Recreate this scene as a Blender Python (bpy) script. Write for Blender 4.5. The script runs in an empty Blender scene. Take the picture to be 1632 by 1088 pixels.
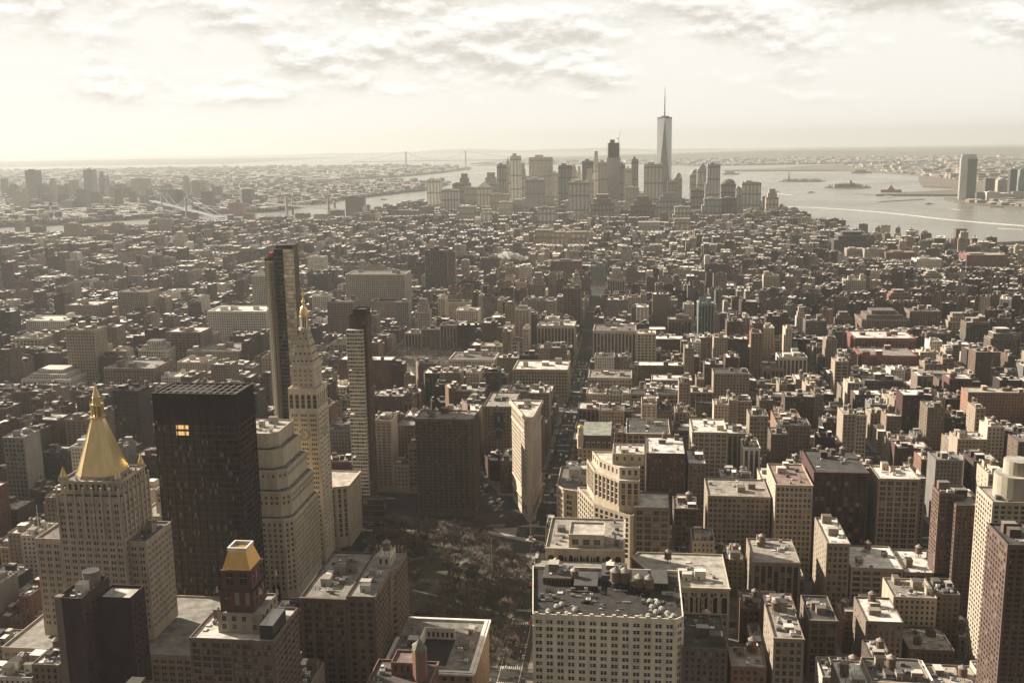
import bpy, bmesh, math, random
import numpy as np
from math import sin, cos, pi, radians, sqrt, atan2, hypot
from mathutils import Vector
from mathutils.geometry import tessellate_polygon

# ------------------------------------------------------------------ camera, sky, sun, exposure
# Axes: +Y runs downtown along the avenues, +X is west (to the right), Z up, metres. The camera stands on a
# high observation deck above x = y = 0.
SC = bpy.context.scene
COL = SC.collection
FPX, YAW, PIT, ROLL, CZ = 1648.6, radians(6.83), radians(10.854), radians(-.85), 320.0
cam = bpy.data.cameras.new('camera')
cam.sensor_width = 36.0
cam.lens = 36.0 * FPX / 1632.0
cam.clip_start = 5.0
cam.clip_end = 200000.0
cam_o = bpy.data.objects.new('camera', cam)
COL.objects.link(cam_o)
fw = Vector((-sin(YAW) * cos(PIT), cos(YAW) * cos(PIT), -sin(PIT)))
rt = Vector((cos(YAW), sin(YAW), 0))
up = rt.cross(fw)
r2 = rt * cos(ROLL) - up * sin(ROLL) * -1
u2 = up * cos(ROLL) - rt * sin(ROLL)
from mathutils import Matrix
cam_o.matrix_world = Matrix(((r2.x, u2.x, -fw.x, 0), (r2.y, u2.y, -fw.y, 0), (r2.z, u2.z, -fw.z, CZ), (0, 0, 0, 1)))
SC.camera = cam_o

SUN_AZ, SUN_EL = radians(-66), radians(28)          # azimuth from +Y, negative is to the left
wd = bpy.data.worlds.new('World')
SC.world = wd
wd.use_nodes = True
wn, wl = wd.node_tree.nodes, wd.node_tree.links
wn.clear()


def N(nodes, t, **kw):
    n = nodes.new(t)
    for k, v in kw.items():
        if k in n.inputs:
            n.inputs[k].default_value = v
        else:
            setattr(n, k, v)
    return n


def mth(nodes, links, op, a, b=None, clamp=False):
    n = nodes.new('ShaderNodeMath')
    n.operation = op
    n.use_clamp = clamp
    for i, v in enumerate((a, b)):
        if v is None:
            continue
        if isinstance(v, (int, float)):
            n.inputs[i].default_value = v
        else:
            links.new(v, n.inputs[i])
    return n.outputs[0]


def mixc(nodes, links, fac, a, b, blend='MIX'):
    n = nodes.new('ShaderNodeMix')
    n.data_type = 'RGBA'
    n.blend_type = blend
    for s, v in ((n.inputs[0], fac), (n.inputs[6], a), (n.inputs[7], b)):
        if isinstance(v, (int, float)):
            s.default_value = v
        elif isinstance(v, tuple):
            s.default_value = v if len(v) == 4 else (*v, 1)
        else:
            links.new(v, s)
    return n.outputs[2]


sky = wn.new('ShaderNodeTexSky')
sky.sky_type = 'NISHITA'
sky.sun_disc = False
sky.sun_elevation = SUN_EL
sky.sun_rotation = SUN_AZ
sky.air_density = 1.0
sky.dust_density = 3.0
hs = N(wn, 'ShaderNodeHueSaturation', Saturation=0.25, Value=0.46)
wl.new(sky.outputs[0], hs.inputs['Color'])
nish = mixc(wn, wl, 1.0, hs.outputs[0], (1.0, 0.91, 0.94), 'MULTIPLY')
tc = wn.new('ShaderNodeTexCoord')
mp = wn.new('ShaderNodeMapping')
mp.inputs['Scale'].default_value = (11.0, 11.0, 27.0)
mp.inputs['Location'].default_value = (3.1, 0.7, 0.35)
wl.new(tc.outputs['Generated'], mp.inputs['Vector'])
mp2 = wn.new('ShaderNodeMapping')
mp2.inputs['Scale'].default_value = (11.0, 11.0, 27.0)
mp2.inputs['Location'].default_value = (3.1, 0.7, 0.35 + 0.18)
wl.new(tc.outputs['Generated'], mp2.inputs['Vector'])
cl = []
for m_ in (mp, mp2):
    nz = N(wn, 'ShaderNodeTexNoise', Scale=1.0, Detail=9.0, Roughness=0.6, Distortion=0.0)
    wl.new(m_.outputs[0], nz.inputs['Vector'])
    cl.append(nz.outputs['Fac'])
sep = wn.new('ShaderNodeSeparateXYZ')
wl.new(tc.outputs['Generated'], sep.inputs[0])
def ramp(src, a, b, c=0.0, d=1.0):
    n = wn.new('ShaderNodeMapRange')
    n.interpolation_type = 'SMOOTHSTEP'
    for k_, v_ in (('From Min', a), ('From Max', b), ('To Min', c), ('To Max', d)):
        n.inputs[k_].default_value = v_
    wl.new(src, n.inputs[0])
    return n.outputs[0]


# a bright veil of thin cloud low in the south, fading upwards and towards the north
veil = mth(wn, wl, 'MULTIPLY', ramp(sep.outputs['Z'], 0.34, 0.10), ramp(sep.outputs['Y'], -0.5, 0.7, 0.08, 1.0))
skyc = mixc(wn, wl, veil, nish, (5.75, 5.6, 5.25))
low = N(wn, 'ShaderNodeTexNoise', Scale=1.0, Detail=2.0)
mp3 = wn.new('ShaderNodeMapping')
mp3.inputs['Scale'].default_value = (3.2, 3.2, 13.0)
mp3.inputs['Location'].default_value = (1.7, 5.2, 0.0)
wl.new(tc.outputs['Generated'], mp3.inputs['Vector'])
wl.new(mp3.outputs[0], low.inputs['Vector'])
base_cov = mth(wn, wl, 'ADD', cl[0], mth(wn, wl, 'MULTIPLY', mth(wn, wl, 'SUBTRACT', low.outputs['Fac'], 0.5), 0.45))
cov = mth(wn, wl, 'ADD', base_cov, ramp(sep.outputs['Z'], 0.022, 0.085, -0.085, 0.03))
dmask = mth(wn, wl, 'MULTIPLY', ramp(cov, 0.40, 0.58), ramp(sep.outputs['Z'], 0.022, 0.05), True)
lit = ramp(mth(wn, wl, 'SUBTRACT', cl[0], cl[1]), -0.10, 0.10)
cloudc = mixc(wn, wl, lit, (3.9, 3.7, 3.3), (6.6, 6.5, 6.2))
cloudv = mixc(wn, wl, ramp(sep.outputs['Y'], -0.5, 0.6), mixc(wn, wl, 0.75, cloudc, (1.0, 0.9, 0.75)), cloudc)
final = mixc(wn, wl, mth(wn, wl, 'MULTIPLY', dmask, 0.9), skyc, cloudv)
bg = N(wn, 'ShaderNodeBackground', Strength=0.073)
wl.new(final, bg.inputs['Color'])
wo = wn.new('ShaderNodeOutputWorld')
wl.new(bg.outputs[0], wo.inputs['Surface'])

sl = bpy.data.lights.new('sun', 'SUN')
sl.energy = 5.0
sl.angle = radians(0.6)
sl.color = (1.0, 0.91, 0.79)
so = bpy.data.objects.new('sun', sl)
COL.objects.link(so)
sdir = Vector((sin(SUN_AZ) * cos(SUN_EL), cos(SUN_AZ) * cos(SUN_EL), sin(SUN_EL)))
so.rotation_euler = sdir.to_track_quat('Z', 'Y').to_euler()
so.location = (0, 0, 900)
vs = SC.view_settings
vs.view_transform = 'Standard'
vs.look = 'None'
vs.exposure = 1.25
vs.gamma = 1.0
cy = SC.cycles
cy.use_denoising = True
cy.max_bounces = 5
cy.diffuse_bounces = 3
cy.glossy_bounces = 3
cy.volume_bounces = 1
cy.transparent_max_bounces = 4
cy.caustics_reflective = False
cy.caustics_refractive = False


# ------------------------------------------------------------------ a pixel of the photograph <-> a point of the place
def ray(px, py):
    u, v = px - 816, py - 544
    u, v = u * cos(ROLL) + v * sin(ROLL), -u * sin(ROLL) + v * cos(ROLL)
    y, z = FPX * cos(PIT) - v * sin(PIT), -FPX * sin(PIT) - v * cos(PIT)
    return u * cos(YAW) - y * sin(YAW), u * sin(YAW) + y * cos(YAW), z


def at(px, py, z=0.0):
    x, y, dz = ray(px, py)
    t = (z - CZ) / dz
    return x * t, y * t


def aty(px, py, Y):
    x, y, dz = ray(px, py)
    return x * Y / y, CZ + dz * Y / y


def proj(x, y, z):
    x, y = x * cos(YAW) + y * sin(YAW), -x * sin(YAW) + y * cos(YAW)
    z = z - CZ
    f = y * cos(PIT) - z * sin(PIT)
    if f < 1:
        return (-9999, -9999)
    u, v = FPX * x / f, -FPX * (y * sin(PIT) + z * cos(PIT)) / f
    return 816 + u * cos(ROLL) - v * sin(ROLL), 544 + u * sin(ROLL) + v * cos(ROLL)


def S(k):
    return 820 + (23 - k) * 80.4                     # centre line of numbered street k


def BW(y):
    return 38 - 0.427 * (y - 507)                    # centre line of the diagonal avenue


# ------------------------------------------------------------------ materials
MAT = {}


def newmat(name):
    m = bpy.data.materials.new(name)
    m.use_nodes = True
    MAT[name] = m
    nt = m.node_tree
    return m, nt.nodes, nt.links, nt.nodes['Principled BSDF']


def mat_col(name, rough=0.85, spec=0.3, noise=0.35, scale=0.25, streak=True, metallic=0.0, bump=0.0):
    """Colour from the mesh's own 'Col' attribute, broken up by weathering noise."""
    m, n, l, b = newmat(name)
    a = N(n, 'ShaderNodeAttribute', attribute_name='Col')
    g = n.new('ShaderNodeNewGeometry')
    mp = n.new('ShaderNodeMapping')
    mp.inputs['Scale'].default_value = (1, 1, 0.25 if streak else 1)
    l.new(g.outputs['Position'], mp.inputs[0])
    z = N(n, 'ShaderNodeTexNoise', Scale=scale, Detail=6.0, Roughness=0.65)
    l.new(mp.outputs[0], z.inputs['Vector'])
    r = N(n, 'ShaderNodeMapRange')
    r.inputs['From Min'].default_value = 0.3
    r.inputs['From Max'].default_value = 0.7
    r.inputs['To Min'].default_value = 1 - noise
    r.inputs['To Max'].default_value = 1 + noise
    l.new(z.outputs['Fac'], r.inputs[0])
    c = n.new('ShaderNodeVectorMath')
    c.operation = 'SCALE'
    l.new(a.outputs['Color'], c.inputs[0])
    l.new(r.outputs[0], c.inputs['Scale'])
    l.new(c.outputs[0], b.inputs['Base Color'])
    b.inputs['Roughness'].default_value = rough
    b.inputs['Specular IOR Level'].default_value = spec
    b.inputs['Metallic'].default_value = metallic
    return m


mat_col('masonry', 0.9, 0.2, 0.22, 0.22)
mat_col('roofing', 0.85, 0.25, 0.5, 0.16, False)
mat_col('pane', 0.12, 0.28, 0.1, 0.3, False)
mat_col('metal', 0.42, 0.5, 0.15, 0.5, False, 0.75)
mat_col('paint', 0.45, 0.5, 0.08, 0.4, False)
mat_col('curtain_glass', 0.14, 0.6, 0.1, 0.02, True, 0.75)
mat_col('ground', 0.92, 0.15, 0.35, 0.05, False)
mat_col('bark', 0.95, 0.1, 0.25, 0.6, False)
mat_col('gilding', 0.34, 0.6, 0.10, 0.35, True, 0.85)


def mat_emit(name, col, s):
    m, n, l, b = newmat(name)
    b.inputs['Base Color'].default_value = (*col, 1)
    b.inputs['Emission Color'].default_value = (*col, 1)
    b.inputs['Emission Strength'].default_value = s


mat_emit('lit_window', (1.0, 0.60, 0.24), 0.34)


def mat_facade():
    """Masonry with window openings laid out from the UV map, which is in metres (u along the wall, v up)."""
    m, n, l, b = newmat('facade')
    a = N(n, 'ShaderNodeAttribute', attribute_name='Col')
    uv = n.new('ShaderNodeUVMap')
    uv.uv_map = 'UVMap'
    s = n.new('ShaderNodeSeparateXYZ')
    l.new(uv.outputs[0], s.inputs[0])
    bay = mth(n, l, 'ADD', mth(n, l, 'MULTIPLY', a.outputs['Alpha'], 2.2), 1.9)
    u = mth(n, l, 'DIVIDE', s.outputs['X'], bay)
    v = mth(n, l, 'DIVIDE', s.outputs['Y'], 3.3)
    fu, fv = mth(n, l, 'FRACT', u), mth(n, l, 'FRACT', v)

    def win(f, lo, hi):
        return mth(n, l, 'MULTIPLY', mth(n, l, 'GREATER_THAN', f, lo), mth(n, l, 'LESS_THAN', f, hi))
    mask = mth(n, l, 'MULTIPLY', win(fu, 0.22, 0.74), win(fv, 0.25, 0.78))
    cb = n.new('ShaderNodeCombineXYZ')
    l.new(mth(n, l, 'FLOOR', u), cb.inputs[0])
    l.new(mth(n, l, 'FLOOR', v), cb.inputs[1])
    l.new(a.outputs['Alpha'], cb.inputs[2])
    w = n.new('ShaderNodeTexWhiteNoise')
    l.new(cb.outputs[0], w.inputs['Vector'])
    rp = n.new('ShaderNodeValToRGB')
    rp.color_ramp.interpolation = 'CONSTANT'
    e = rp.color_ramp.elements
    e[0].color = (.025, .022, .02, 1)
    e[1].position = .6
    e[1].color = (.06, .052, .045, 1)
    x = e.new(.9)
    x.color = (.2, .17, .13, 1)
    l.new(w.outputs['Value'], rp.inputs[0])
    g = n.new('ShaderNodeNewGeometry')
    z = N(n, 'ShaderNodeTexNoise', Scale=0.12, Detail=5.0)
    l.new(g.outputs['Position'], z.inputs['Vector'])
    r = N(n, 'ShaderNodeMapRange')
    r.inputs['From Min'].default_value, r.inputs['From Max'].default_value = .3, .7
    r.inputs['To Min'].default_value, r.inputs['To Max'].default_value = .78, 1.2
    l.new(z.outputs['Fac'], r.inputs[0])
    c = n.new('ShaderNodeVectorMath')
    c.operation = 'SCALE'
    l.new(a.outputs['Color'], c.inputs[0])
    l.new(r.outputs[0], c.inputs['Scale'])
    l.new(mixc(n, l, mask, c.outputs[0], rp.outputs[0]), b.inputs['Base Color'])
    l.new(mth(n, l, 'SUBTRACT', 0.9, mth(n, l, 'MULTIPLY', mask, 0.6)), b.inputs['Roughness'])
    b.inputs['Specular IOR Level'].default_value = 0.3


mat_facade()


def mat_water():
    m, n, l, b = newmat('water')
    g = n.new('ShaderNodeNewGeometry')
    mp = n.new('ShaderNodeMapping')
    mp.inputs['Scale'].default_value = (0.012, 0.03, 0.02)
    l.new(g.outputs['Position'], mp.inputs[0])
    z = N(n, 'ShaderNodeTexNoise', Scale=1.0, Detail=8.0, Roughness=0.62)
    l.new(mp.outputs[0], z.inputs['Vector'])
    bp = N(n, 'ShaderNodeBump', Strength=0.5, Distance=9.0)
    l.new(z.outputs['Fac'], bp.inputs['Height'])
    l.new(bp.outputs[0], b.inputs['Normal'])
    b.inputs['Base Color'].default_value = (.16, .145, .11, 1)
    z2 = N(n, 'ShaderNodeTexNoise', Scale=0.0016, Detail=4.0)
    l.new(g.outputs['Position'], z2.inputs['Vector'])
    r = N(n, 'ShaderNodeMapRange')
    r.inputs['From Min'].default_value, r.inputs['From Max'].default_value = .35, .65
    r.inputs['To Min'].default_value, r.inputs['To Max'].default_value = .18, .34
    l.new(z2.outputs['Fac'], r.inputs[0])
    l.new(r.outputs[0], b.inputs['Roughness'])
    b.inputs['IOR'].default_value = 1.33


mat_water()


def mat_land():
    m, n, l, b = newmat('land')
    a = N(n, 'ShaderNodeAttribute', attribute_name='Col')
    g = n.new('ShaderNodeNewGeometry')
    vz = N(n, 'ShaderNodeTexVoronoi', Scale=0.011)
    l.new(g.outputs['Position'], vz.inputs['Vector'])
    z = N(n, 'ShaderNodeTexNoise', Scale=0.004, Detail=9.0, Roughness=0.7)
    l.new(g.outputs['Position'], z.inputs['Vector'])
    f = mth(n, l, 'ADD', mth(n, l, 'MULTIPLY', z.outputs['Fac'], 1.3), 0.3)
    c = n.new('ShaderNodeVectorMath')
    c.operation = 'SCALE'
    l.new(a.outputs['Color'], c.inputs[0])
    l.new(f, c.inputs['Scale'])
    l.new(c.outputs[0], b.inputs['Base Color'])
    b.inputs['Roughness'].default_value = 0.95
    b.inputs['Specular IOR Level'].default_value = 0.1


mat_land()


# ------------------------------------------------------------------ mesh builder
class MB:
    """Collects polygons in world metres; build() links them as ONE mesh object."""

    def __init__(self):
        self.V, self.P, self.n = [], [], 0           # P: (corners per face, count, mat ids, cols, uvs)
        self.mats = []

    def mi(self, name):
        if name not in self.mats:
            self.mats.append(name)
        return self.mats.index(name)

    def polys(self, P, mat, col, uv=None):
        P = np.asarray(P, dtype=np.float32)
        if P.ndim == 2:
            P = P[None]
        n, k = P.shape[:2]
        if n == 0:
            return
        col = np.asarray(col, dtype=np.float32)
        if col.ndim == 1:
            col = np.tile(col, (n, 1))
        if col.shape[1] == 3:
            col = np.hstack([col, np.full((n, 1), .5, np.float32)])
        uv = np.full((n, k, 2), 0.0, np.float32) if uv is None else np.asarray(uv, np.float32).reshape(n, k, 2)
        self.V.append(P.reshape(-1, 3))
        self.P.append((k, n, np.full(n, self.mi(mat), np.int32), col, uv.reshape(-1, 2)))
        self.n += n

    def mesh(self, name, origin=(0, 0, 0)):
        me = bpy.data.meshes.new(name)
        if not self.V:
            return me
        V = np.concatenate(self.V) - np.asarray(origin, np.float32)
        sizes = np.concatenate([np.full(n, k, np.int32) for k, n, *_ in self.P])
        starts = np.concatenate([[0], np.cumsum(sizes)[:-1]]).astype(np.int32)
        me.vertices.add(len(V))
        me.vertices.foreach_set('co', V.astype(np.float32).ravel())
        me.loops.add(len(V))
        me.loops.foreach_set('vertex_index', np.arange(len(V), dtype=np.int32))
        me.polygons.add(len(sizes))
        me.polygons.foreach_set('loop_start', starts)
        me.polygons.foreach_set('material_index', np.concatenate([p[2] for p in self.P]))
        at_ = me.attributes.new('Col', 'FLOAT_COLOR', 'FACE')
        at_.data.foreach_set('color', np.concatenate([p[3] for p in self.P]).astype(np.float32).ravel())
        if 'facade' in self.mats:
            u = me.uv_layers.new(name='UVMap')
            u.data.foreach_set('uv', np.concatenate([p[4] for p in self.P]).ravel())
        for m in self.mats:
            me.materials.append(MAT[m])
        me.update(calc_edges=True)
        return me

    def build(self, name, origin=(0, 0, 0), parent=None, loc=(0, 0, 0)):
        o = bpy.data.objects.new(name, self.mesh(name, origin))
        COL.objects.link(o)
        if parent is not None:
            o.parent = parent
            o.location = loc
        else:
            o.location = origin
        return o


def tag(o, label=None, cat=None, group=None, kind=None):
    for k, v in (('label', label), ('category', cat), ('group', group), ('kind', kind)):
        if v:
            o[k] = v
    return o


def empty(name, loc, label, cat, group=None, rz=0):
    o = bpy.data.objects.new(name, None)
    o.location = loc
    o.rotation_euler = (0, 0, rz)
    COL.objects.link(o)
    return tag(o, label, cat, group)


def copy_tree(o, parent=None):
    c = o.copy()
    COL.objects.link(c)
    c.parent = parent
    for ch in KIDS.get(o.name, []):
        copy_tree(ch, c)
    return c


KIDS = {}


def kid(mb, name, root, origin=(0, 0, 0), loc=(0, 0, 0)):
    o = mb.build(name, origin, root, loc)
    KIDS.setdefault(root.name, []).append(o)
    return o


def rect(x0, x1, y0, y1):
    return [(x0, y0), (x1, y0), (x1, y1), (x0, y1)]


def prism(mb, pts, z0, z1, mat, col, top=None, topcol=None, bottom=False, pts1=None, cap=True):
    """Extrudes a convex outline (counter-clockwise from above), or lofts it to pts1."""
    p0 = np.array([(x, y, z0) for x, y in pts])
    p1 = np.array([(x, y, z1) for x, y in (pts1 or pts)])
    n = len(pts)
    j = (np.arange(n) + 1) % n
    Q = np.stack([p0, p0[j], p1[j], p1], 1)
    e = np.linalg.norm(p0[j] - p0, axis=1)
    uv = np.zeros((n, 4, 2), np.float32)
    uv[:, 1, 0] = uv[:, 2, 0] = e
    uv[:, 2, 1] = uv[:, 3, 1] = z1 - z0
    mb.polys(Q, mat, col, uv)
    if cap and (pts1 is None or hypot(pts1[0][0] - pts1[1][0], pts1[0][1] - pts1[1][1]) > 0.05):
        fan(mb, p1, top or mat, topcol if topcol is not None else col)
    if bottom:
        fan(mb, p0[::-1], mat, col)


def fan(mb, p, mat, col):
    p = np.asarray(p, float)
    if len(p) == 4 or len(p) == 3:
        mb.polys(p[None], mat, col)
    else:
        mb.polys(p[None], mat, col)


def box(mb, x0, x1, y0, y1, z0, z1, mat, col, topcol=None, bottom=False):
    prism(mb, rect(x0, x1, y0, y1), z0, z1, mat, col, None, topcol, bottom)


def ngon(cx, cy, r, n, a0=0.0, ry=None):
    return [(cx + r * cos(a0 + 2 * pi * i / n), cy + (ry or r) * sin(a0 + 2 * pi * i / n)) for i in range(n)]


def tube(mb, a, b, r0, r1, mat, col, n=5):
    a, b = Vector(a), Vector(b)
    d = (b - a).normalized()
    u = d.orthogonal().normalized()
    w = d.cross(u)
    A = [a + (u * cos(2 * pi * i / n) + w * sin(2 * pi * i / n)) * r0 for i in range(n)]
    B = [b + (u * cos(2 * pi * i / n) + w * sin(2 * pi * i / n)) * r1 for i in range(n)]
    mb.polys([[A[i], A[(i + 1) % n], B[(i + 1) % n], B[i]] for i in range(n)], mat, col)


def inset(pts, d):
    """Moves each edge of a convex counter-clockwise outline inwards by d."""
    n = len(pts)
    out = []
    L = []
    for i in range(n):
        (x0, y0), (x1, y1) = pts[i], pts[(i + 1) % n]
        l = hypot(x1 - x0, y1 - y0) or 1e-6
        nx, ny = -(y1 - y0) / l, (x1 - x0) / l
        L.append((x0 + nx * d, y0 + ny * d, (x1 - x0) / l, (y1 - y0) / l))
    for i in range(n):
        ax, ay, adx, ady = L[i - 1]
        bx, by, bdx, bdy = L[i]
        den = adx * bdy - ady * bdx
        if abs(den) < 1e-5:
            out.append((bx, by))
            continue
        t = ((bx - ax) * bdy - (by - ay) * bdx) / den
        out.append((ax + adx * t, ay + ady * t))
    return out


def inside(pts, x, y):
    c = False
    n = len(pts)
    for i in range(n):
        (x0, y0), (x1, y1) = pts[i], pts[(i + 1) % n]
        if (y0 > y) != (y1 > y) and x < (x1 - x0) * (y - y0) / (y1 - y0) + x0:
            c = not c
    return c


def clip(pts, a, b, c):
    """Keeps the part of a convex outline where a*x + b*y <= c."""
    out = []
    n = len(pts)
    for i in range(n):
        p, q = pts[i], pts[(i + 1) % n]
        dp, dq = a * p[0] + b * p[1] - c, a * q[0] + b * q[1] - c
        if dp <= 0:
            out.append(p)
        if (dp < 0) != (dq < 0) and abs(dp - dq) > 1e-9:
            t = dp / (dp - dq)
            out.append((p[0] + (q[0] - p[0]) * t, p[1] + (q[1] - p[1]) * t))
    return out


def area(pts):
    return 0.5 * abs(sum(pts[i][0] * pts[(i + 1) % len(pts)][1] - pts[(i + 1) % len(pts)][0] * pts[i][1] for i in range(len(pts))))


# ------------------------------------------------------------------ facades with real, recessed windows
RNG = np.random.default_rng(7)
rnd = random.Random(11)


def pane_cols(n, tone=1.0, blind=0.14):
    r = RNG.random(n)
    c = np.tile(np.array([.022, .019, .017]) * tone, (n, 1)) * (0.6 + RNG.random((n, 1)))
    c[r < blind * 2] = np.array([.055, .046, .037]) * tone
    c[r < blind * .5] = np.array([.2, .17, .13])
    return c


def facade(mb, p, q, z0, z1, sp, col, keep=None):
    """One wall from p to q (left to right seen from outside) with rows of recessed windows. With keep, the openings are
    returned in that list and their panes left to the caller."""
    p, q = np.array(p, float), np.array(q, float)
    L = np.linalg.norm(q - p)
    col = np.asarray(col, float)
    if L < .05 or z1 - z0 < .05:
        return
    U = (q - p) / L
    Nn = np.array([U[1], -U[0]])

    def pt(u, z, d):
        u, z, d = np.broadcast_arrays(np.asarray(u, float), np.asarray(z, float), np.asarray(d, float))
        return np.stack([p[0] + U[0] * u - Nn[0] * d, p[1] + U[1] * u - Nn[1] * d, z], -1)

    def quad(u0, u1, b0, b1, d=0.0):
        return np.stack([pt(u0, b0, d), pt(u1, b0, d), pt(u1, b1, d), pt(u0, b1, d)], -2).reshape(-1, 4, 3)
    fl, g, t = sp.get('fl', 3.7), sp.get('g', 5.0), sp.get('t', 2.0)
    nf = int((z1 - z0 - g - t) / fl + .3)
    wm = sp.get('mat', 'masonry')
    if nf < 1 or L < 3.2 or sp.get('blank'):
        mb.polys(quad(0, L, z0, z1), wm, col)
        return
    fl = (z1 - z0 - g - t) / nf
    e = min(sp.get('e', 0.7), L * .1)
    nb = max(1, int(round((L - 2 * e) / sp.get('bay', 4.0))))
    bw = (L - 2 * e) / nb
    k = sp.get('wpb', 1)
    gap = sp.get('gap', .35) if k > 1 else 0
    ww = (bw * sp.get('wf', .55) - gap * (k - 1)) / k
    off = (bw - (ww * k + gap * (k - 1))) / 2
    A0 = np.array([e + i * bw + off + j * (ww + gap) for i in range(nb) for j in range(k)])
    A1 = A0 + ww
    B0 = z0 + g + fl * np.arange(nf) + fl * sp.get('sill', .25)
    B1 = B0 + fl * sp.get('hf', .55)
    d = sp.get('d', .28)
    lo = np.concatenate([[z0], B1])
    hi = np.concatenate([B0, [z1]])
    zero, full = np.zeros(nf + 1), np.full(nf + 1, L)
    sc = sp.get('spandrel')
    mb.polys(quad(zero, full, lo, hi), wm, col if sc is None else np.vstack([col, np.tile(sc, (nf - 1, 1)), col]) if nf > 0 else col)
    P0 = np.concatenate([[0], A1])
    P1 = np.concatenate([A0, [L]])
    pu0, b0 = np.meshgrid(P0, B0)
    pu1, b1 = np.meshgrid(P1, B1)
    mb.polys(quad(pu0.ravel(), pu1.ravel(), b0.ravel(), b1.ravel()), wm, col)
    a0, b0 = [x.ravel() for x in np.meshgrid(A0, B0)]
    a1, b1 = [x.ravel() for x in np.meshgrid(A1, B1)]
    rc = col * .95
    mb.polys(np.stack([pt(a0, b0, 0), pt(a1, b0, 0), pt(a1, b0, d), pt(a0, b0, d)], -2), wm, rc * 1.1)
    mb.polys(np.stack([pt(a0, b1, d), pt(a1, b1, d), pt(a1, b1, 0), pt(a0, b1, 0)], -2), wm, rc)
    mb.polys(np.stack([pt(a0, b0, 0), pt(a0, b0, d), pt(a0, b1, d), pt(a0, b1, 0)], -2), wm, rc)
    mb.polys(np.stack([pt(a1, b0, d), pt(a1, b0, 0), pt(a1, b1, 0), pt(a1, b1, d)], -2), wm, rc)
    if keep is not None:
        ang = atan2(U[1], U[0])
        C = pt((a0 + a1) / 2, b0, d)
        keep += [(tuple(c), ww, b1[0] - b0[0], ang) for c in C]
    else:
        mb.polys(quad(a0, a1, b0, b1, d), 'pane', pane_cols(len(a0), sp.get('tone', 1.0), sp.get('blind', .12)))
        if sp.get('bar', True):
            m = (b0 + b1) / 2
            mb.polys(quad(a0, a1, m - .07, m + .07, d - .06), 'paint', col * .6)

    def strip(u0, u1, s0, s1, o, c):
        n = len(np.atleast_1d(s0))
        u0, u1 = np.full(n, u0) if np.isscalar(u0) else u0, np.full(n, u1) if np.isscalar(u1) else u1
        mb.polys(quad(u0, u1, s0, s1, -o), wm, c)
        mb.polys(np.stack([pt(u0, s1, -o), pt(u1, s1, -o), pt(u1, s1, 0), pt(u0, s1, 0)], -2).reshape(-1, 4, 3), wm, c)
        mb.polys(np.stack([pt(u0, s0, 0), pt(u1, s0, 0), pt(u1, s0, -o), pt(u0, s0, -o)], -2).reshape(-1, 4, 3), wm, c)
        for uu in (u0, u1):
            mb.polys(np.stack([pt(uu, s0, 0), pt(uu, s0, -o), pt(uu, s1, -o), pt(uu, s1, 0)], -2).reshape(-1, 4, 3), wm, c)
    if sp.get('pil'):
        c_ = np.array([e + i * bw for i in range(nb + 1)])
        w_ = sp['pil']
        u0, u1 = np.maximum(c_ - w_ / 2, 0.0), np.minimum(c_ + w_ / 2, L)
        strip(u0, u1, np.full(nb + 1, z0 + g), np.full(nb + 1, z1 - t * .6), sp.get('po', .3), col * 1.03)
    if sp.get('sills'):
        strip(a0 - .15, a1 + .15, b0 - .28, b0 - .02, .18, col * 1.15)
    for fz, hh, o in sp.get('belts', []):
        zb = z0 + g + fl * (fz if fz >= 0 else nf + fz)
        strip(0.0, L, np.array([zb - hh / 2]), np.array([zb + hh / 2]), o, col * 1.1)
    if sp.get('corn'):
        o, hh = sp['corn']
        strip(-o * .5, L + o * .5, np.array([z1 - hh - .03]), np.array([z1 - .03]), o, np.asarray(sp.get('cc', col * 1.12)))


WINMESH = {}


def window_mesh(w, h, lit, fc):
    key = (round(w, 2), round(h, 2), lit, tuple(np.round(fc, 2)))
    if key not in WINMESH:
        m = MB()
        c = [(.022, .019, .017), (.05, .042, .034), (.22, .185, .14), (.012, .011, .01)]
        def q(x0, x1, z0, z1, y, mt, cc):
            m.polys([[(x0, y, z0), (x1, y, z0), (x1, y, z1), (x0, y, z1)]], mt, cc)
        q(-w / 2, w / 2, 0, h, 0, 'lit_window' if lit == 9 else 'pane', c[lit % 4])
        f = np.asarray(fc) * .7
        q(-w / 2, w / 2, h * .47, h * .54, -.05, 'paint', f)
        if w > 1.5:
            q(-.06, .06, 0, h, -.05, 'paint', f)
        WINMESH[key] = m.mesh('window')
    return WINMESH[key]


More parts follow.
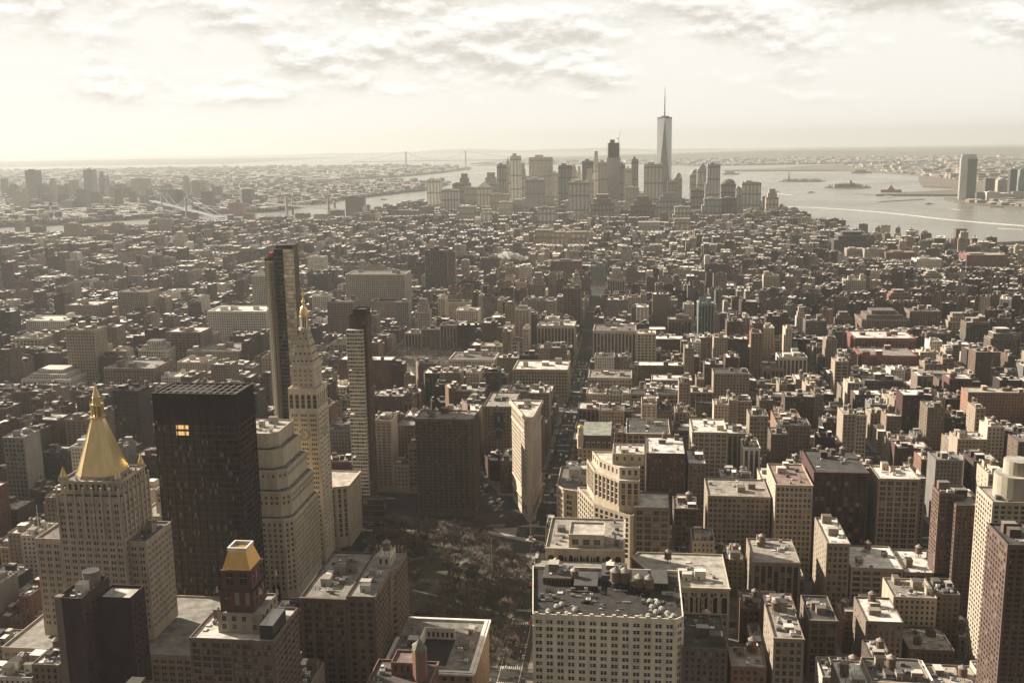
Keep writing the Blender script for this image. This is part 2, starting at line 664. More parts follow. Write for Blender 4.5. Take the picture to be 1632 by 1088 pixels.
def windows(root, keep, fc, lit=0.0, most=100, dim=False, pale=0.0):
    """The openings of a building as window children: the hundred nearest the camera singly, the rest as one."""
    o = Vector(root.location)
    keep.sort(key=lambda k: (k[0][0] ** 2 + k[0][1] ** 2 + (k[0][2] - CZ) ** 2))
    for c, w, h, a in keep[:most]:
        r = rnd.random()
        i = 9 if r < lit else (1 if dim else 2) if r < lit + .13 + pale else 1 if r < lit + .35 + pale else 3 if r < lit + .6 else 0
        b = bpy.data.objects.new('window', window_mesh(w, h, i, fc))
        COL.objects.link(b)
        b.parent = root
        b.location = Vector(c) - o
        b.rotation_euler = (0, 0, a)
    if len(keep) > most:
        m = MB()
        K = keep[most:]
        C = np.array([k[0] for k in K])
        W = np.array([k[1] for k in K])
        H = np.array([k[2] for k in K])
        A = np.array([k[3] for k in K])
        dx, dy = np.cos(A) * W / 2, np.sin(A) * W / 2
        Z = np.zeros_like(dx)

        def quad(lo, hi, off):
            ox, oy = np.sin(A) * off, -np.cos(A) * off
            b = np.stack([C + np.stack([-dx + ox, -dy + oy, H * lo], 1), C + np.stack([dx + ox, dy + oy, H * lo], 1),
                          C + np.stack([dx + ox, dy + oy, H * hi], 1), C + np.stack([-dx + ox, -dy + oy, H * hi], 1)], 1)
            return b
        m.polys(quad(0, 1, 0), 'pane', pane_cols(len(K)))
        m.polys(quad(.47, .54, .05), 'paint', np.asarray(fc) * .7)
        tag(kid(m, 'window', root, root.location), kind='stuff')


def walls(mb, pts, z0, z1, sp, col, keep=None, plain=(), side=None):
    """Walls round a convex outline: real windows where a wall faces the camera, plain elsewhere."""
    n = len(pts)
    for i in range(n):
        p, q = pts[i], pts[(i + 1) % n]
        mx, my = (p[0] + q[0]) / 2, (p[1] + q[1]) / 2
        nx, ny = q[1] - p[1], p[0] - q[0]
        if -mx * nx - my * ny <= 0 or i in plain:
            facade(mb, p, q, z0, z1, {'blank': 1, 'mat': sp.get('mat', 'masonry')}, col)
        else:
            s = sp if side is None or abs(ny) >= abs(nx) else side
            facade(mb, p, q, z0, z1, s, col, keep)


def roof_deck(mb, pts, z, roofcol, cop, par=1.0, th=.45):
    """Flat roof inside a parapet whose top is z."""
    ins = inset(pts, th)
    n = len(pts)
    a = np.array([(x, y, z) for x, y in pts])
    b = np.array([(x, y, z) for x, y in ins])
    j = (np.arange(n) + 1) % n
    mb.polys(np.stack([a, a[j], b[j], b], 1), 'masonry', cop)
    c = b - np.array([0, 0, par])
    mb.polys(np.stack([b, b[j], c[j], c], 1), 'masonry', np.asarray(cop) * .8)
    mb.polys(c[None], 'roofing', roofcol)


def clutter(root, pts, z, r, n_unit=4, n_bulk=2, org=None, wallc=(.2, .16, .12), fine=True, big=1.0):
    """Stair heads, lift housings, cooling units, ducts and pipes on a flat roof."""
    ins = inset(pts, 1.4)
    if area(ins) < 25:
        return
    x0, x1 = min(p[0] for p in ins), max(p[0] for p in ins)
    y0, y1 = min(p[1] for p in ins), max(p[1] for p in ins)
    used = []

    def spot(w, d):
        for _ in range(12):
            x, y = r.uniform(x0, max(x0 + .1, x1 - w)), r.uniform(y0, max(y0 + .1, y1 - d))
            if all(inside(ins, a, b) for a, b in rect(x, x + w, y, y + d)) and all(x > u[1] or x + w < u[0] or y > u[3] or y + d < u[2] for u in used):
                used.append((x, x + w, y, y + d))
                return x, y
    org = root.location if org is None else org
    for _ in range(n_bulk):
        w, d, h = r.uniform(3, 7) * big, r.uniform(3, 7) * big, r.uniform(2.6, 5.5) * big
        s = spot(w, d)
        if s:
            m = MB()
            c = np.array(wallc) * r.uniform(.7, 1.3)
            x, y = s
            box(m, x, x + w, y, y + d, z + .004, z + h, 'masonry', c, np.array(r.choice(ROOFS)))
            box(m, x - .15, x + w + .15, y - .15, y + d + .15, z + h + .005, z + h + .3, 'masonry', c * 1.3, np.array(r.choice(ROOFS)))
            m.polys([[(x + w * .3, y - .03, z + .2), (x + w * .3 + 1, y - .03, z + .2), (x + w * .3 + 1, y - .03, z + 2.2), (x + w * .3, y - .03, z + 2.2)]], 'paint', (.06, .05, .045))
            kid(m, 'bulkhead', root, org)
    m = MB()
    for _ in range(n_unit):
        if fine and m.n:
            kid(m, 'rooftop_unit', root, org)
            m = MB()
        w, d, h = r.uniform(1.2, 3.2) * big, r.uniform(1.2, 3.0) * big, r.uniform(.8, 2.2)
        s = spot(w, d)
        if s:
            x, y = s
            c = r.choice([(.42, .39, .34), (.3, .28, .25), (.5, .47, .42), (.16, .14, .13), (.1, .09, .085)])
            k = r.random()
            if k < .6:
                box(m, x, x + w, y, y + d, z + .3, z + .3 + h, 'paint', c, np.array(c) * 1.1, True)
                for ax in (x + .1, x + w - .25):
                    box(m, ax, ax + .15, y + .1, y + d - .1, z, z + .3, 'paint', (.1, .09, .08))
                prism(m, ngon(x + w / 2, y + d / 2, min(w, d) * .35, 8), z + .3 + h, z + .45 + h, 'paint', (.12, .11, .1))
            elif k < .8:
                box(m, x, x + w, y, y + d, z + .004, z + .5, 'paint', (.2, .18, .16), np.array((.5, .48, .43)))
            else:
                tube(m, (x, y, z), (x, y, z + 2.2), .2, .2, 'paint', c, 6)
                tube(m, (x + w, y, z + .5), (x + w, y + d, z + .5), .22, .22, 'paint', c, 5)
    for _ in range(n_unit // 2):
        x, y = r.uniform(x0, x1), r.uniform(y0, y1)
        if inside(ins, x, y):
            L = r.uniform(2, 8)
            if inside(ins, x + L, y):
                if fine and m.n:
                    kid(m, 'rooftop_unit', root, org)
                    m = MB()
                box(m, x, x + L, y, y + .5, z + .35, z + .85, 'paint', (.36, .34, .3), None, True)
    if m.n:
        kid(m, 'rooftop_unit', root, org)


ROOFS = [(.04, .035, .032), (.055, .048, .043), (.09, .08, .068), (.17, .15, .125), (.33, .3, .25), (.5, .46, .4), (.62, .58, .5), (.22, .19, .16), (.12, .105, .09), (.42, .38, .32)]
WALLC = {
    'cream': (.38, .315, .235), 'buff': (.25, .2, .15), 'tan': (.175, .135, .102), 'brown': (.1, .072, .055), 'dark brown': (.055, .041, .035),
    'red brick': (.105, .055, .045), 'maroon': (.065, .036, .034), 'grey': (.17, .155, .135), 'white': (.52, .47, .4), 'orange brick': (.2, .118, .08), 'slate': (.08, .072, .066),
}
NUMW = 'zero one two three four five six seven eight nine ten eleven twelve thirteen fourteen fifteen sixteen seventeen eighteen nineteen twenty'.split()


def numw(n):
    return NUMW[n] if n <= 20 else str(n)


ORD = 'first second third fourth fifth sixth seventh eighth ninth tenth eleventh twelfth thirteenth fourteenth fifteenth sixteenth seventeenth eighteenth nineteenth twentieth'.split()


def ordw(i):
    return ORD[i] if i < 20 else '%dth' % (i + 1)


USED = []                                            # ground footprints of the hand-placed buildings: (x0, x1, y0, y1)


def reserve(pts, m=1.0):
    USED.append((min(p[0] for p in pts) - m, max(p[0] for p in pts) + m, min(p[1] for p in pts) - m, max(p[1] for p in pts) + m))


def cen(pts):
    return (sum(p[0] for p in pts) / len(pts), sum(p[1] for p in pts) / len(pts))


# ------------------------------------------------------------------ land, water, air
SEA = -8.0


def land(name, pts, col, z=0.0, mat='land'):
    mb = MB()
    v = [Vector((x, y, z)) for x, y in pts]
    tr = tessellate_polygon([v])
    mb.polys([[tuple(v[i]) for i in t] for t in tr], mat, col)
    n = len(pts)
    mb.polys([[(*pts[i], SEA - .5), (*pts[(i + 1) % n], SEA - .5), (*pts[(i + 1) % n], z), (*pts[i], z)] for i in range(n)], mat, np.array(col) * .7)
    return tag(mb.build(name), kind='structure')


mb = MB()
mb.polys([[(-42000, -1500, SEA), (42000, -1500, SEA), (42000, 42000, SEA), (-42000, 42000, SEA)]], 'water', (.1, .1, .1))
tag(mb.build('water'), kind='structure')
MANH = [(2100, -400), (1943, 295), (1443, 1544), (1100, 2521), (1010, 2979), (764, 3374), (610, 4300), (470, 4740), (49, 5538), (-314, 5845), (-536, 5723), (-944, 5242),
        (-1164, 4421), (-1536, 3961), (-2300, 3560), (-2611, 2856), (-2303, 1692), (-1997, 1226), (-1516, 793), (-1316, -400)]
BKLN = [(-2357, 136), (-2735, 817), (-2971, 1766), (-3127, 2570), (-3500, 3900), (-2600, 4290), (-2150, 4930), (-1850, 5150), (-1795, 6169), (-1506, 7473), (-1548, 8594), (-2113, 8916),
        (-3381, 8595), (-2445, 10385), (-2226, 11905), (-2161, 13500), (-2763, 14786), (-3778, 15748), (-5833, 15627), (-7132, 17449), (-9897, 16870), (-13451, 14582), (-32000, 22000), (-32000, -500)]
NJ = [(2200, 3000), (2086, 4125), (1738, 5013), (1600, 5394), (1640, 5800), (2100, 5900), (1950, 6050), (1374, 6180), (1600, 6420), (2100, 6750), (1900, 7200), (2131, 8218), (2438, 9405), (2282, 10208), (2038, 11000), (937, 11243), (937, 11500),
      (1613, 11943), (2027, 13000), (2810, 13700), (5000, 14200), (32000, 15000), (32000, 3000)]
SI = [(855, 13740), (-25, 15413), (-1409, 16172), (-2666, 16873), (-2683, 18644), (-1718, 22992), (5375, 34552), (30000, 34000), (30000, 15600), (5000, 14800), (2500, 14000)]
land('ground', MANH, (.042, .037, .033), 0.0, 'ground')
land('land', BKLN, (.13, .112, .088))
land('land', NJ, (.15, .125, .09))
land('land', SI, (.09, .08, .06))
land('land', [(-1041, 6460), (-760, 6600), (-548, 7051), (-400, 7800), (-520, 7900), (-900, 7300)], (.09, .08, .06), -4)
LIB = [(1030 + 250 * cos(t) * .9, 8500 + 120 * sin(t)) for t in np.linspace(0, 2 * pi, 14)[:-1]]


def isle(px0, px1, py, dy, col):
    xa, ya = at(px0, py, SEA)
    xb, yb = at(px1, py, SEA)
    c, w = ((xa + xb) / 2, (ya + yb) / 2), abs(xb - xa) / 2
    return land('island', [(c[0] + w * (cos(t) + .08 * sin(5 * t)), c[1] + dy * sin(t)) for t in np.linspace(0, 2 * pi, 22)[:-1]], col, -5), c, w


LIBI = isle(1240, 1318, 289, 170, (.08, .072, .05))
ELLI = isle(1312, 1390, 299, 190, (.09, .08, .055))


def hills(cx, cy, rx, ry, hmax, seed, col, n=60):
    r = np.random.default_rng(seed)
    X, Y = np.meshgrid(np.linspace(-1, 1, n), np.linspace(-1, 1, 26))
    Z = np.zeros_like(X)
    for _ in range(26):
        a, b, s = r.uniform(-.8, .8), r.uniform(-.6, .6), r.uniform(.08, .3)
        Z += r.uniform(.3, 1) * np.exp(-((X - a) ** 2 / s ** 2 + (Y - b) ** 2 / (s * 1.6) ** 2))
    Z *= np.clip(1 - np.maximum(abs(X), abs(Y)) ** 4, 0, 1)
    Z = Z / Z.max() * hmax - 6
    P = np.stack([cx + X * rx, cy + Y * ry, Z], -1)
    mb = MB()
    mb.polys(np.stack([P[:-1, :-1], P[:-1, 1:], P[1:, 1:], P[1:, :-1]], 2).reshape(-1, 4, 3), 'land', col)
    return tag(mb.build('hills'), kind='structure')


hills(3600, 19500, 6000, 4200, 105, 3, (.11, .105, .08))
hills(14000, 24000, 9000, 6000, 130, 4, (.06, .058, .042))
hills(-5200, 37500, 8200, 2600, 135, 5, (.14, .14, .12))
hills(-19000, 25000, 11000, 5000, 45, 6, (.08, .078, .06))

hz = bpy.data.materials.new('haze')
hz.use_nodes = True
hn, hl = hz.node_tree.nodes, hz.node_tree.links
hn.remove(hn['Principled BSDF'])
pv = hn.new('ShaderNodeVolumePrincipled')
pv.inputs['Color'].default_value = (.555, .57, .545, 1)
pv.inputs['Density'].default_value = 0.000043
pv.inputs['Anisotropy'].default_value = 0.25
hl.new(pv.outputs[0], hn['Material Output'].inputs['Volume'])
mb = MB()
MAT['haze'] = hz
box(mb, -43000, 43000, -1600, 43000, SEA - 1.5, 640, 'haze', (1, 1, 1), None, True)
tag(mb.build('haze'), kind='stuff')

# ------------------------------------------------------------------ hand-placed buildings near the square
HERO = []


def stack(name, label, cat, tiers, fc, lit=0.0, indiv=True, pale=0.0, group=None, res=True, roofc=(.1, .088, .075), extra=None):
    """A building from stacked tiers (outline, z0, z1, facade, colour, parapet?): walls are the thing itself; roof and windows its parts."""
    b = tiers[0][0]
    c = cen(b)
    o3 = (c[0], c[1], 0.0)
    m, keep = MB(), [] if indiv else None
    for t in tiers:
        pts, z0, z1, sp, col = t[:5]
        walls(m, pts, z0, z1, sp, col, keep, side=sp.get('side'))
    if extra:
        extra(m)
    root = tag(m.build(name, o3), label, cat, group)
    for t in tiers:
        if len(t) < 6 or t[5] is not None:
            mr = MB()
            rc = t[5] if len(t) > 5 else roofc
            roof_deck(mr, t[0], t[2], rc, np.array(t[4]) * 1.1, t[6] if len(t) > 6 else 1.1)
            kid(mr, 'roof', root, o3)
    if keep:
        windows(root, keep, fc, lit, dim=float(np.mean(fc)) < .04, pale=pale)
    if res:
        reserve(b)
    HERO.append(root)
    return root


C = {k: np.array(v) for k, v in WALLC.items()}

# --- gilded pyramid tower
LIM = np.array((.36, .30, .225))
spn = dict(fl=3.7, g=5, t=3.2, bay=4.4, wpb=2, wf=.56, hf=.5, gap=.5, belts=[(-2, .6, .5), (-5, .5, .35), (-12, .5, .4)], pil=.5, po=.2)
spl = dict(fl=3.7, g=6, t=2.6, bay=4.6, wpb=2, wf=.55, hf=.5, gap=.5, belts=[(-1, .6, .45), (-4, .4, .3)], pil=.4, po=.15)


def nytop(m):
    for i in range(4):                               # arched loggia band and buttresses under the roof
        pass
    for x in np.linspace(-316.5, -280.5, 8):
        box(m, x - .5, x + .5, 512.7, 513.5, 108, 137, 'masonry', LIM * 1.1)
        prism(m, ngon(x, 516.8, .7, 4, pi / 4), 140, 143, 'masonry', LIM * 1.15, pts1=ngon(x, 516.8, .05, 4, pi / 4))
    for y in np.linspace(516.5, 546, 7):
        box(m, -279.5, -278.7, y - .5, y + .5, 108, 137, 'masonry', LIM * 1.1)
        prism(m, ngon(-281.2, y, .7, 4, pi / 4), 140, 143, 'masonry', LIM * 1.15, pts1=ngon(-281.2, y, .05, 4, pi / 4))


NYL = stack('office_tower', 'pale limestone tower crowned by a tall gold pyramid roof with a lantern', 'skyscraper', [
    (rect(-352, -240, 502, 576), 0, 46, spl, LIM, (.2, .18, .15)),
    (rect(-335, -269, 517.5, 549), 46, 105, spl, LIM, (.12, .1, .09)),
    (rect(-317.5, -279.5, 513.5, 548), 46, 132, spn, LIM, None),
    (rect(-316, -281, 516.5, 546.5), 132, 140, dict(fl=5, g=1, t=1.4, bay=3.2, wf=.5, hf=.62, corn=(.8, .8)), LIM * 1.05, (.13, .11, .09)),
], LIM, extra=nytop)
o3 = NYL.location
mb = MB()
PC = (-298.5, 531.5)
oct0 = [(PC[0] + sx * a, PC[1] + sy * b) for sx, sy, a, b in ((-1, -1, 9, 14), (1, -1, 9, 14), (1, -1, 16, 8), (1, 1, 16, 8), (1, 1, 9, 14), (-1, 1, 9, 14), (-1, 1, 16, 8), (-1, -1, 16, 8))]
oct0 = [(PC[0] + (x - PC[0]) * .76, PC[1] + (y - PC[1]) * .8) for x, y in oct0]
k = .25
oct1 = [(PC[0] + (x - PC[0]) * k, PC[1] + (y - PC[1]) * k) for x, y in oct0]
GOLD = (.66, .50, .24)
prism(mb, [(PC[0] + (x - PC[0]) * 1.05, PC[1] + (y - PC[1]) * 1.05) for x, y in oct0], 139, 141, 'masonry', LIM)
prism(mb, oct0, 141, 172, 'gilding', GOLD, pts1=oct1)
for p0, p1 in zip(oct0, oct1):
    tube(mb, (*p0, 141), (*p1, 172), .3, .25, 'gilding', np.array(GOLD) * 1.1)
PYR = kid(mb, 'pyramid_roof', NYL, o3)
mb = MB()
for z0, z1, r in ((172, 173, 4.3), (179, 180, 3.6), (183.3, 183.9, 2.5)):
    prism(mb, ngon(*PC, r, 8, pi / 8), z0, z1, 'gilding', GOLD)
for i in range(8):
    a = pi / 8 + i * pi / 4
    tube(mb, (PC[0] + 3.4 * cos(a), PC[1] + 3.4 * sin(a), 173), (PC[0] + 3.2 * cos(a), PC[1] + 3.2 * sin(a), 179), .45, .4, 'gilding', GOLD)
    tube(mb, (PC[0] + 3.6 * cos(a), PC[1] + 3.6 * sin(a), 179), (PC[0] + 3.4 * cos(a), PC[1] + 3.4 * sin(a), 182.5), .35, .02, 'gilding', GOLD)
prism(mb, ngon(*PC, 2.2, 8, pi / 8), 173, 179, 'gilding', np.array(GOLD) * .5)
prism(mb, ngon(*PC, 2.6, 8, pi / 8), 180, 183.3, 'gilding', np.array(GOLD) * .8, pts1=ngon(*PC, 2.1, 8, pi / 8))
prism(mb, ngon(*PC, 2.1, 8, pi / 8), 183.9, 192, 'gilding', GOLD, pts1=ngon(*PC, .12, 8, pi / 8))
kid(mb, 'lantern', NYL, o3)
for x, y in ((-314.5, 518), (-282.5, 518), (-314.5, 545), (-282.5, 545)):
    mb = MB()
    prism(mb, ngon(x, y, 1.9, 8), 137, 141.5, 'masonry', LIM)
    prism(mb, ngon(x, y, 2.1, 8), 141.5, 147.5, 'gilding', np.array(GOLD) * .75, pts1=ngon(x, y, .1, 8))
    kid(mb, 'corner_turret', NYL, o3)
clutter(NYL, rect(-278, -270, 519, 547), 104, rnd, 4, 1, o3, (.2, .17, .13))
clutter(NYL, rect(-334, -318.5, 519, 547), 104, rnd, 3, 1, o3, (.2, .17, .13))
for x, y in ((-333, 519), (-271, 530)):
    mb = MB()
    tube(mb, (x, y, 106), (x, y, 124), .25, .12, 'paint', (.5, .47, .42))
    kid(mb, 'flagpole', NYL, o3)

# --- dark bronze slab
DK = np.array((.034, .024, .021))
sp41 = dict(fl=3.95, g=8, t=17, bay=4.8, wpb=3, gap=.28, wf=.9, hf=.66, sill=.2, d=.25, pil=.55, po=.5, bar=False, e=.2, spandrel=(.062, .046, .039))
P41 = rect(-294.5, -241, 590, 619)
B41 = stack('office_tower', 'dark bronze glass slab with rows of tinted windows, two lit', 'skyscraper', [(P41, 0, 172, sp41, DK, None)], DK, 0.0)
o3 = B41.location
mb = MB()
roof_deck(mb, P41, 172, (.05, .045, .04), (.07, .055, .045), 5, .8)
for x in np.linspace(-292, -244, 12):
    box(mb, x, x + .5, 591, 618, 170.6, 171.4, 'paint', (.2, .17, .14), None, True)
for y in (598, 606, 614):
    box(mb, -293.5, -242, y, y + .6, 170.5, 171.3, 'paint', (.15, .12, .1), None, True)
box(mb, -290, -262, 600, 615, 167, 170, 'masonry', (.1, .085, .07))
kid(mb, 'roof', B41, o3)
for i in range(60):
    f = i / 59
    pass
mb = MB()
for x in np.arange(-294.5, -240.9, 1.6):
    box(mb, x - .12, x + .12, 589.6, 590, 155, 172, 'masonry', DK * 1.5)
for y in np.arange(591.6, 619, 1.6):
    box(mb, -241, -240.6, y - .12, y + .12, 155, 172, 'masonry', DK * 1.5)
kid(mb, 'louvre_crown', B41, o3)
for zr in (149.4, 145.45):
    for i in range(5):
        mb = MB()
        x = -280.6 + i * 1.62
        mb.polys([[(x, 589.7, zr), (x + 1.4, 589.7, zr), (x + 1.4, 589.7, zr + 2.5), (x, 589.7, zr + 2.5)]], 'lit_window', (1, .7, .3))
        o = kid(mb, 'lit_window', B41, o3)
        o['label'] = 'warmly lit office window'

# --- stepped limestone block
L11 = np.array((.40, .34, .255))
s11 = dict(fl=3.8, g=8, t=2.4, bay=3.9, wf=.42, hf=.55, pil=.9, po=.22)
tiers = []
for x0, x1, y0, z0, z1 in ((-352, -238, 668, 0, 62), (-340, -241, 673, 62, 80), (-325, -245, 679, 80, 94), (-312, -249.5, 685, 94, 107), (-300, -254, 691, 107, 118)):
    c = 3.0
    pts = [(x0, y0), (x1 - 2 * c, y0), (x1 - 2 * c, y0 + c), (x1, y0 + c)] if 0 else None
    P = [(x0, y0), (x1 - 6, y0), (x1, y0 + 6), (x1, 730), (x0, 730)]
    tiers.append((P, z0, z1, s11, L11, (.22, .2, .16) if z1 < 118 else (.3, .27, .22)))
B11 = stack('office_tower', 'stepped pale stone block with chamfered corner beside the clock tower', 'office building', tiers, L11)
o3 = B11.location
clutter(B11, rect(-298, -256, 694, 728), 117, rnd, 9, 3, o3, (.4, .36, .3))
for x in (-252, -262):
    mb = MB()
    P = [(x - 3, 667.9)] + [(x + 3 * cos(a), 0) for a in ()]
    pts = [(x - 2.8, 667.8, .2), (x + 2.8, 667.8, .2)] + [(x + 2.8 * cos(a), 667.8, 11 + 2.8 * sin(a)) for a in np.linspace(0, pi, 9)]
    mb.polys([pts], 'pane', (.02, .018, .016))
    kid(mb, 'entrance_arch', B11, o3)

# --- clock tower
LM = np.array((.50, .42, .315))
tw = (-261.5, -238.5, 742, 768)
s_m = dict(fl=3.75, g=9, t=1.0, bay=7.4, wpb=3, gap=.45, wf=.62, hf=.46, e=.6, pil=1.0, po=.25, belts=[(4, .5, .5), (-1, .5, .4)])
s_t = dict(fl=3.6, g=1.2, t=1.5, bay=3.6, wf=.36, hf=.5, belts=[(1, .4, .4)])
s_u = dict(fl=3.6, g=1.6, t=1.2, bay=3.8, wpb=2, wf=.4, hf=.45, corn=(.6, .6))
s_lo = dict(blank=1)
MET = stack('clock_tower', 'tall pale campanile with a round clock and gold cupola on a pyramid roof', 'tower', [
    (rect(*tw), 0, 121, s_m, LM, None),
    (rect(*tw), 121, 139, s_lo, LM * 1.02, (.3, .26, .2)),
    (rect(-258.7, -241.3, 745, 765), 138, 155, s_u, LM * .97, None),
], LM)
o3 = MET.location


def arch(m, p, u, x, w, z0, h, o, mat, col, n=8):
    """A flat round-headed panel set a little proud of a wall: p wall start, u along it, o outwards."""
    nx, ny = u[1], -u[0]
    B = [(-w / 2, z0), (w / 2, z0)] + [(w / 2 * cos(a), z0 + h - w / 2 + w / 2 * sin(a)) for a in np.linspace(0, pi, n)]
    m.polys([[(p[0] + u[0] * (x + a) + nx * o, p[1] + u[1] * (x + a) + ny * o, b) for a, b in B]], mat, col)


faces = (((-261.5, 742), (1, 0), 23), ((-238.5, 742), (0, 1), 26))
for p, u, L in faces:
    nx, ny = u[1], -u[0]
    n = 5
    for i in range(n):
        m = MB()
        x = L * (i + .5) / n
        arch(m, p, u, x, 3.5, 123.5, 11.4, .03, 'masonry', LM * .62)
        arch(m, p, u, x, 2.5, 123.5, 10.4, .06, 'pane', (.045, .038, .03))
        P_ = np.array([p[0] + u[0] * x, p[1] + u[1] * x])
        for zz in (127, 130):
            a = P_ - np.array(u) * 1.2
            b = P_ + np.array(u) * 1.2
            m.polys([[(a[0] + nx * .1, a[1] + ny * .1, zz), (b[0] + nx * .1, b[1] + ny * .1, zz), (b[0] + nx * .1, b[1] + ny * .1, zz + .35), (a[0] + nx * .1, a[1] + ny * .1, zz + .35)]], 'masonry', LM * .9)
        kid(m, 'loggia_arch', MET, o3)
    m = MB()
    zc, R = 103.0, 4.1
    cx_, cy_ = p[0] + u[0] * L / 2, p[1] + u[1] * L / 2

    def disc(r0, r1, o, col, seg=32):
        A = np.linspace(0, 2 * pi, seg + 1)
        def P(r, a): return (cx_ + u[0] * r * cos(a) + nx * o, cy_ + u[1] * r * cos(a) + ny * o, zc + r * sin(a))
        m.polys([[P(r0, A[i]), P(r1, A[i]), P(r1, A[i + 1]), P(r0, A[i + 1])] for i in range(seg)], 'masonry', col)
    w_ = R * 1.35
    a, b = (cx_ - u[0] * w_, cy_ - u[1] * w_), (cx_ + u[0] * w_, cy_ + u[1] * w_)
    m.polys([[(a[0] + nx * .28, a[1] + ny * .28, zc - w_), (b[0] + nx * .28, b[1] + ny * .28, zc - w_), (b[0] + nx * .28, b[1] + ny * .28, zc + w_), (a[0] + nx * .28, a[1] + ny * .28, zc + w_)]], 'masonry', LM * 1.02)
    disc(0, R, .34, LM * 1.0)
    disc(R * .97, R * 1.14, .55, LM * .4)
    disc(R * .60, R * .66, .40, LM * .45)
    for i in range(12):
        a_ = i * pi / 6
        P = lambda r, t, o: (cx_ + u[0] * (r * cos(a_) - t * sin(a_)) + nx * o, cy_ + u[1] * (r * cos(a_) - t * sin(a_)) + ny * o, zc + r * sin(a_) + t * cos(a_))
        m.polys([[P(R * .7, -.2, .42), P(R * .93, -.2, .42), P(R * .93, .2, .42), P(R * .7, .2, .42)]], 'masonry', (.06, .05, .04))
    CLK = kid(m, 'clock_face', MET, o3)
    for ang, ln, wd_ in ((radians(90 - 320), 2.2, .28), (radians(90 - 240), 3.4, .2)):
        m = MB()
        P = lambda r, t: (cx_ + u[0] * (r * cos(ang) - t * sin(ang)) + nx * .6, cy_ + u[1] * (r * cos(ang) - t * sin(ang)) + ny * .6, zc + r * sin(ang) + t * cos(ang))
        m.polys([[P(-.5, -wd_), P(ln, -wd_ * .5), P(ln, wd_ * .5), P(-.5, wd_)]], 'masonry', (.04, .035, .03))
        o = m.build('clock_hand', o3, CLK)
m = MB()
py0 = rect(-258.9, -241.1, 744.8, 765.2)
py1 = rect(-253, -247, 752, 758)
prism(m, rect(-259.6, -240.4, 744.2, 765.8), 155, 156, 'masonry', LM * 1.1)
prism(m, py0, 156, 182, 'masonry', LM * .86, pts1=py1)
for z, n in ((159, 5), (164.5, 4), (170, 3), (175.5, 2), (179, 1)):
    f = (z - 156) / 26
    x0, x1, yn = -258.9 + 5.9 * f, -241.1 - 5.9 * f, 744.8 + 7.2 * f
    for i in range(n):
        x = x0 + (x1 - x0) * (i + .5) / n
        box(m, x - .55, x + .55, yn - .3, yn + .9, z, z + 1.3, 'masonry', (.05, .04, .035), LM * .9)
    ye0, ye1, xn = 744.8 + 7.2 * f, 765.2 - 7.2 * f, x1
    for i in range(n):
        y = ye0 + (ye1 - ye0) * (i + .5) / n
        box(m, xn - .9, xn + .3, y - .55, y + .55, z, z + 1.3, 'masonry', (.05, .04, .035), LM * .9)
kid(m, 'pyramid_roof', MET, o3)
m = MB()
cc = (-250, 755)
prism(m, ngon(*cc, 4.6, 8, pi / 8), 182, 184, 'masonry', LM)
prism(m, ngon(*cc, 1.6, 8), 184, 193, 'masonry', LM * .35)
for i in range(8):
    a = i * pi / 4 + pi / 8
    tube(m, (cc[0] + 3 * cos(a), cc[1] + 3 * sin(a), 184), (cc[0] + 3 * cos(a), cc[1] + 3 * sin(a), 192), .42, .38, 'masonry', LM)
prism(m, ngon(*cc, 3.8, 8, pi / 8), 192, 193.2, 'masonry', LM)
kid(m, 'belfry', MET, o3)
m = MB()
prof = [(3.1, 193.2), (3.3, 195), (3.0, 197), (2.2, 199), (1.2, 200.4), (1.1, 203), (1.5, 203.6), (.9, 205), (.35, 207), (.3, 209), (.55, 209.6), (.08, 213.5)]
for (r0, z0), (r1, z1) in zip(prof, prof[1:]):
    prism(m, ngon(*cc, r0, 12), z0, z1, 'gilding', (.8, .58, .24), pts1=ngon(*cc, r1, 12))
kid(m, 'cupola', MET, o3)
# its lower annex on the avenue side
AX = rect(-262, -226, 769.5, 812)
B1M = stack('office_building', 'low pale stone annex with tall window bays behind the clock tower', 'office building',
            [([(-236.5, 770), (-227, 774), (-227, 811), (-262, 811), (-262, 770)], 0, 52, dict(fl=4.2, g=8, t=3, bay=3.6, wf=.5, hf=.8, pil=.8, po=.3, corn=(.8, .9)), LM * .95, (.35, .31, .25))], LM)

# --- slim glass tower with cantilevered pods
GL = np.array((.30, .27, .225))
BR = np.array((.10, .062, .047))
ONE = (-240.5, -224.5, 840, 857)
so1 = dict(fl=3.35, g=2, t=1, bay=2.4, wf=.94, hf=.72, sill=.2, d=.12, bar=False, blind=.3, tone=2.2, e=.1, side=dict(fl=3.35, g=2, t=1, bay=4.2, wf=.45, hf=.6, d=.2))
s_b = dict(fl=3.35, g=2, t=1, bay=4.5, wf=.5, hf=.6, d=.2)
ONEM = stack('residential_tower', 'slim glass apartment tower with white floor bands and a dark crown', 'skyscraper', [
    ([(-226, 838), (-224.5, 838), (-224.5, 857), (-240.5, 857), (-240.5, 842), (-226, 842)] if 0 else rect(-240, -224.5, 843, 857), 0, 178, s_b, BR, None),
    (rect(-236, -225, 842, 857.3), 178, 184, dict(blank=1), BR * .5, (.05, .045, .04)),
], BR, indiv=False)
o3 = ONEM.location
z = 18.0
for i, nfl in enumerate((11, 11, 11, 10)):
    m = MB()
    w = .6 if i % 2 else 0.0
    zz = z + nfl * 3.35
    P = rect(-240.9 - w, -227.4, 838.2, 843.05)
    walls(m, P, z, zz, dict(fl=3.35, g=.1, t=.3, bay=2.3, wf=.95, hf=.74, sill=.2, d=.1, bar=False, blind=.34, tone=2.6, e=.1), np.array((.62, .57, .48)))
    prism(m, P, zz, zz + .01, 'masonry', (.5, .46, .4), bottom=True)
    kid(m, 'glass_pod', ONEM, o3)
    z = zz + 1.6
m = MB()
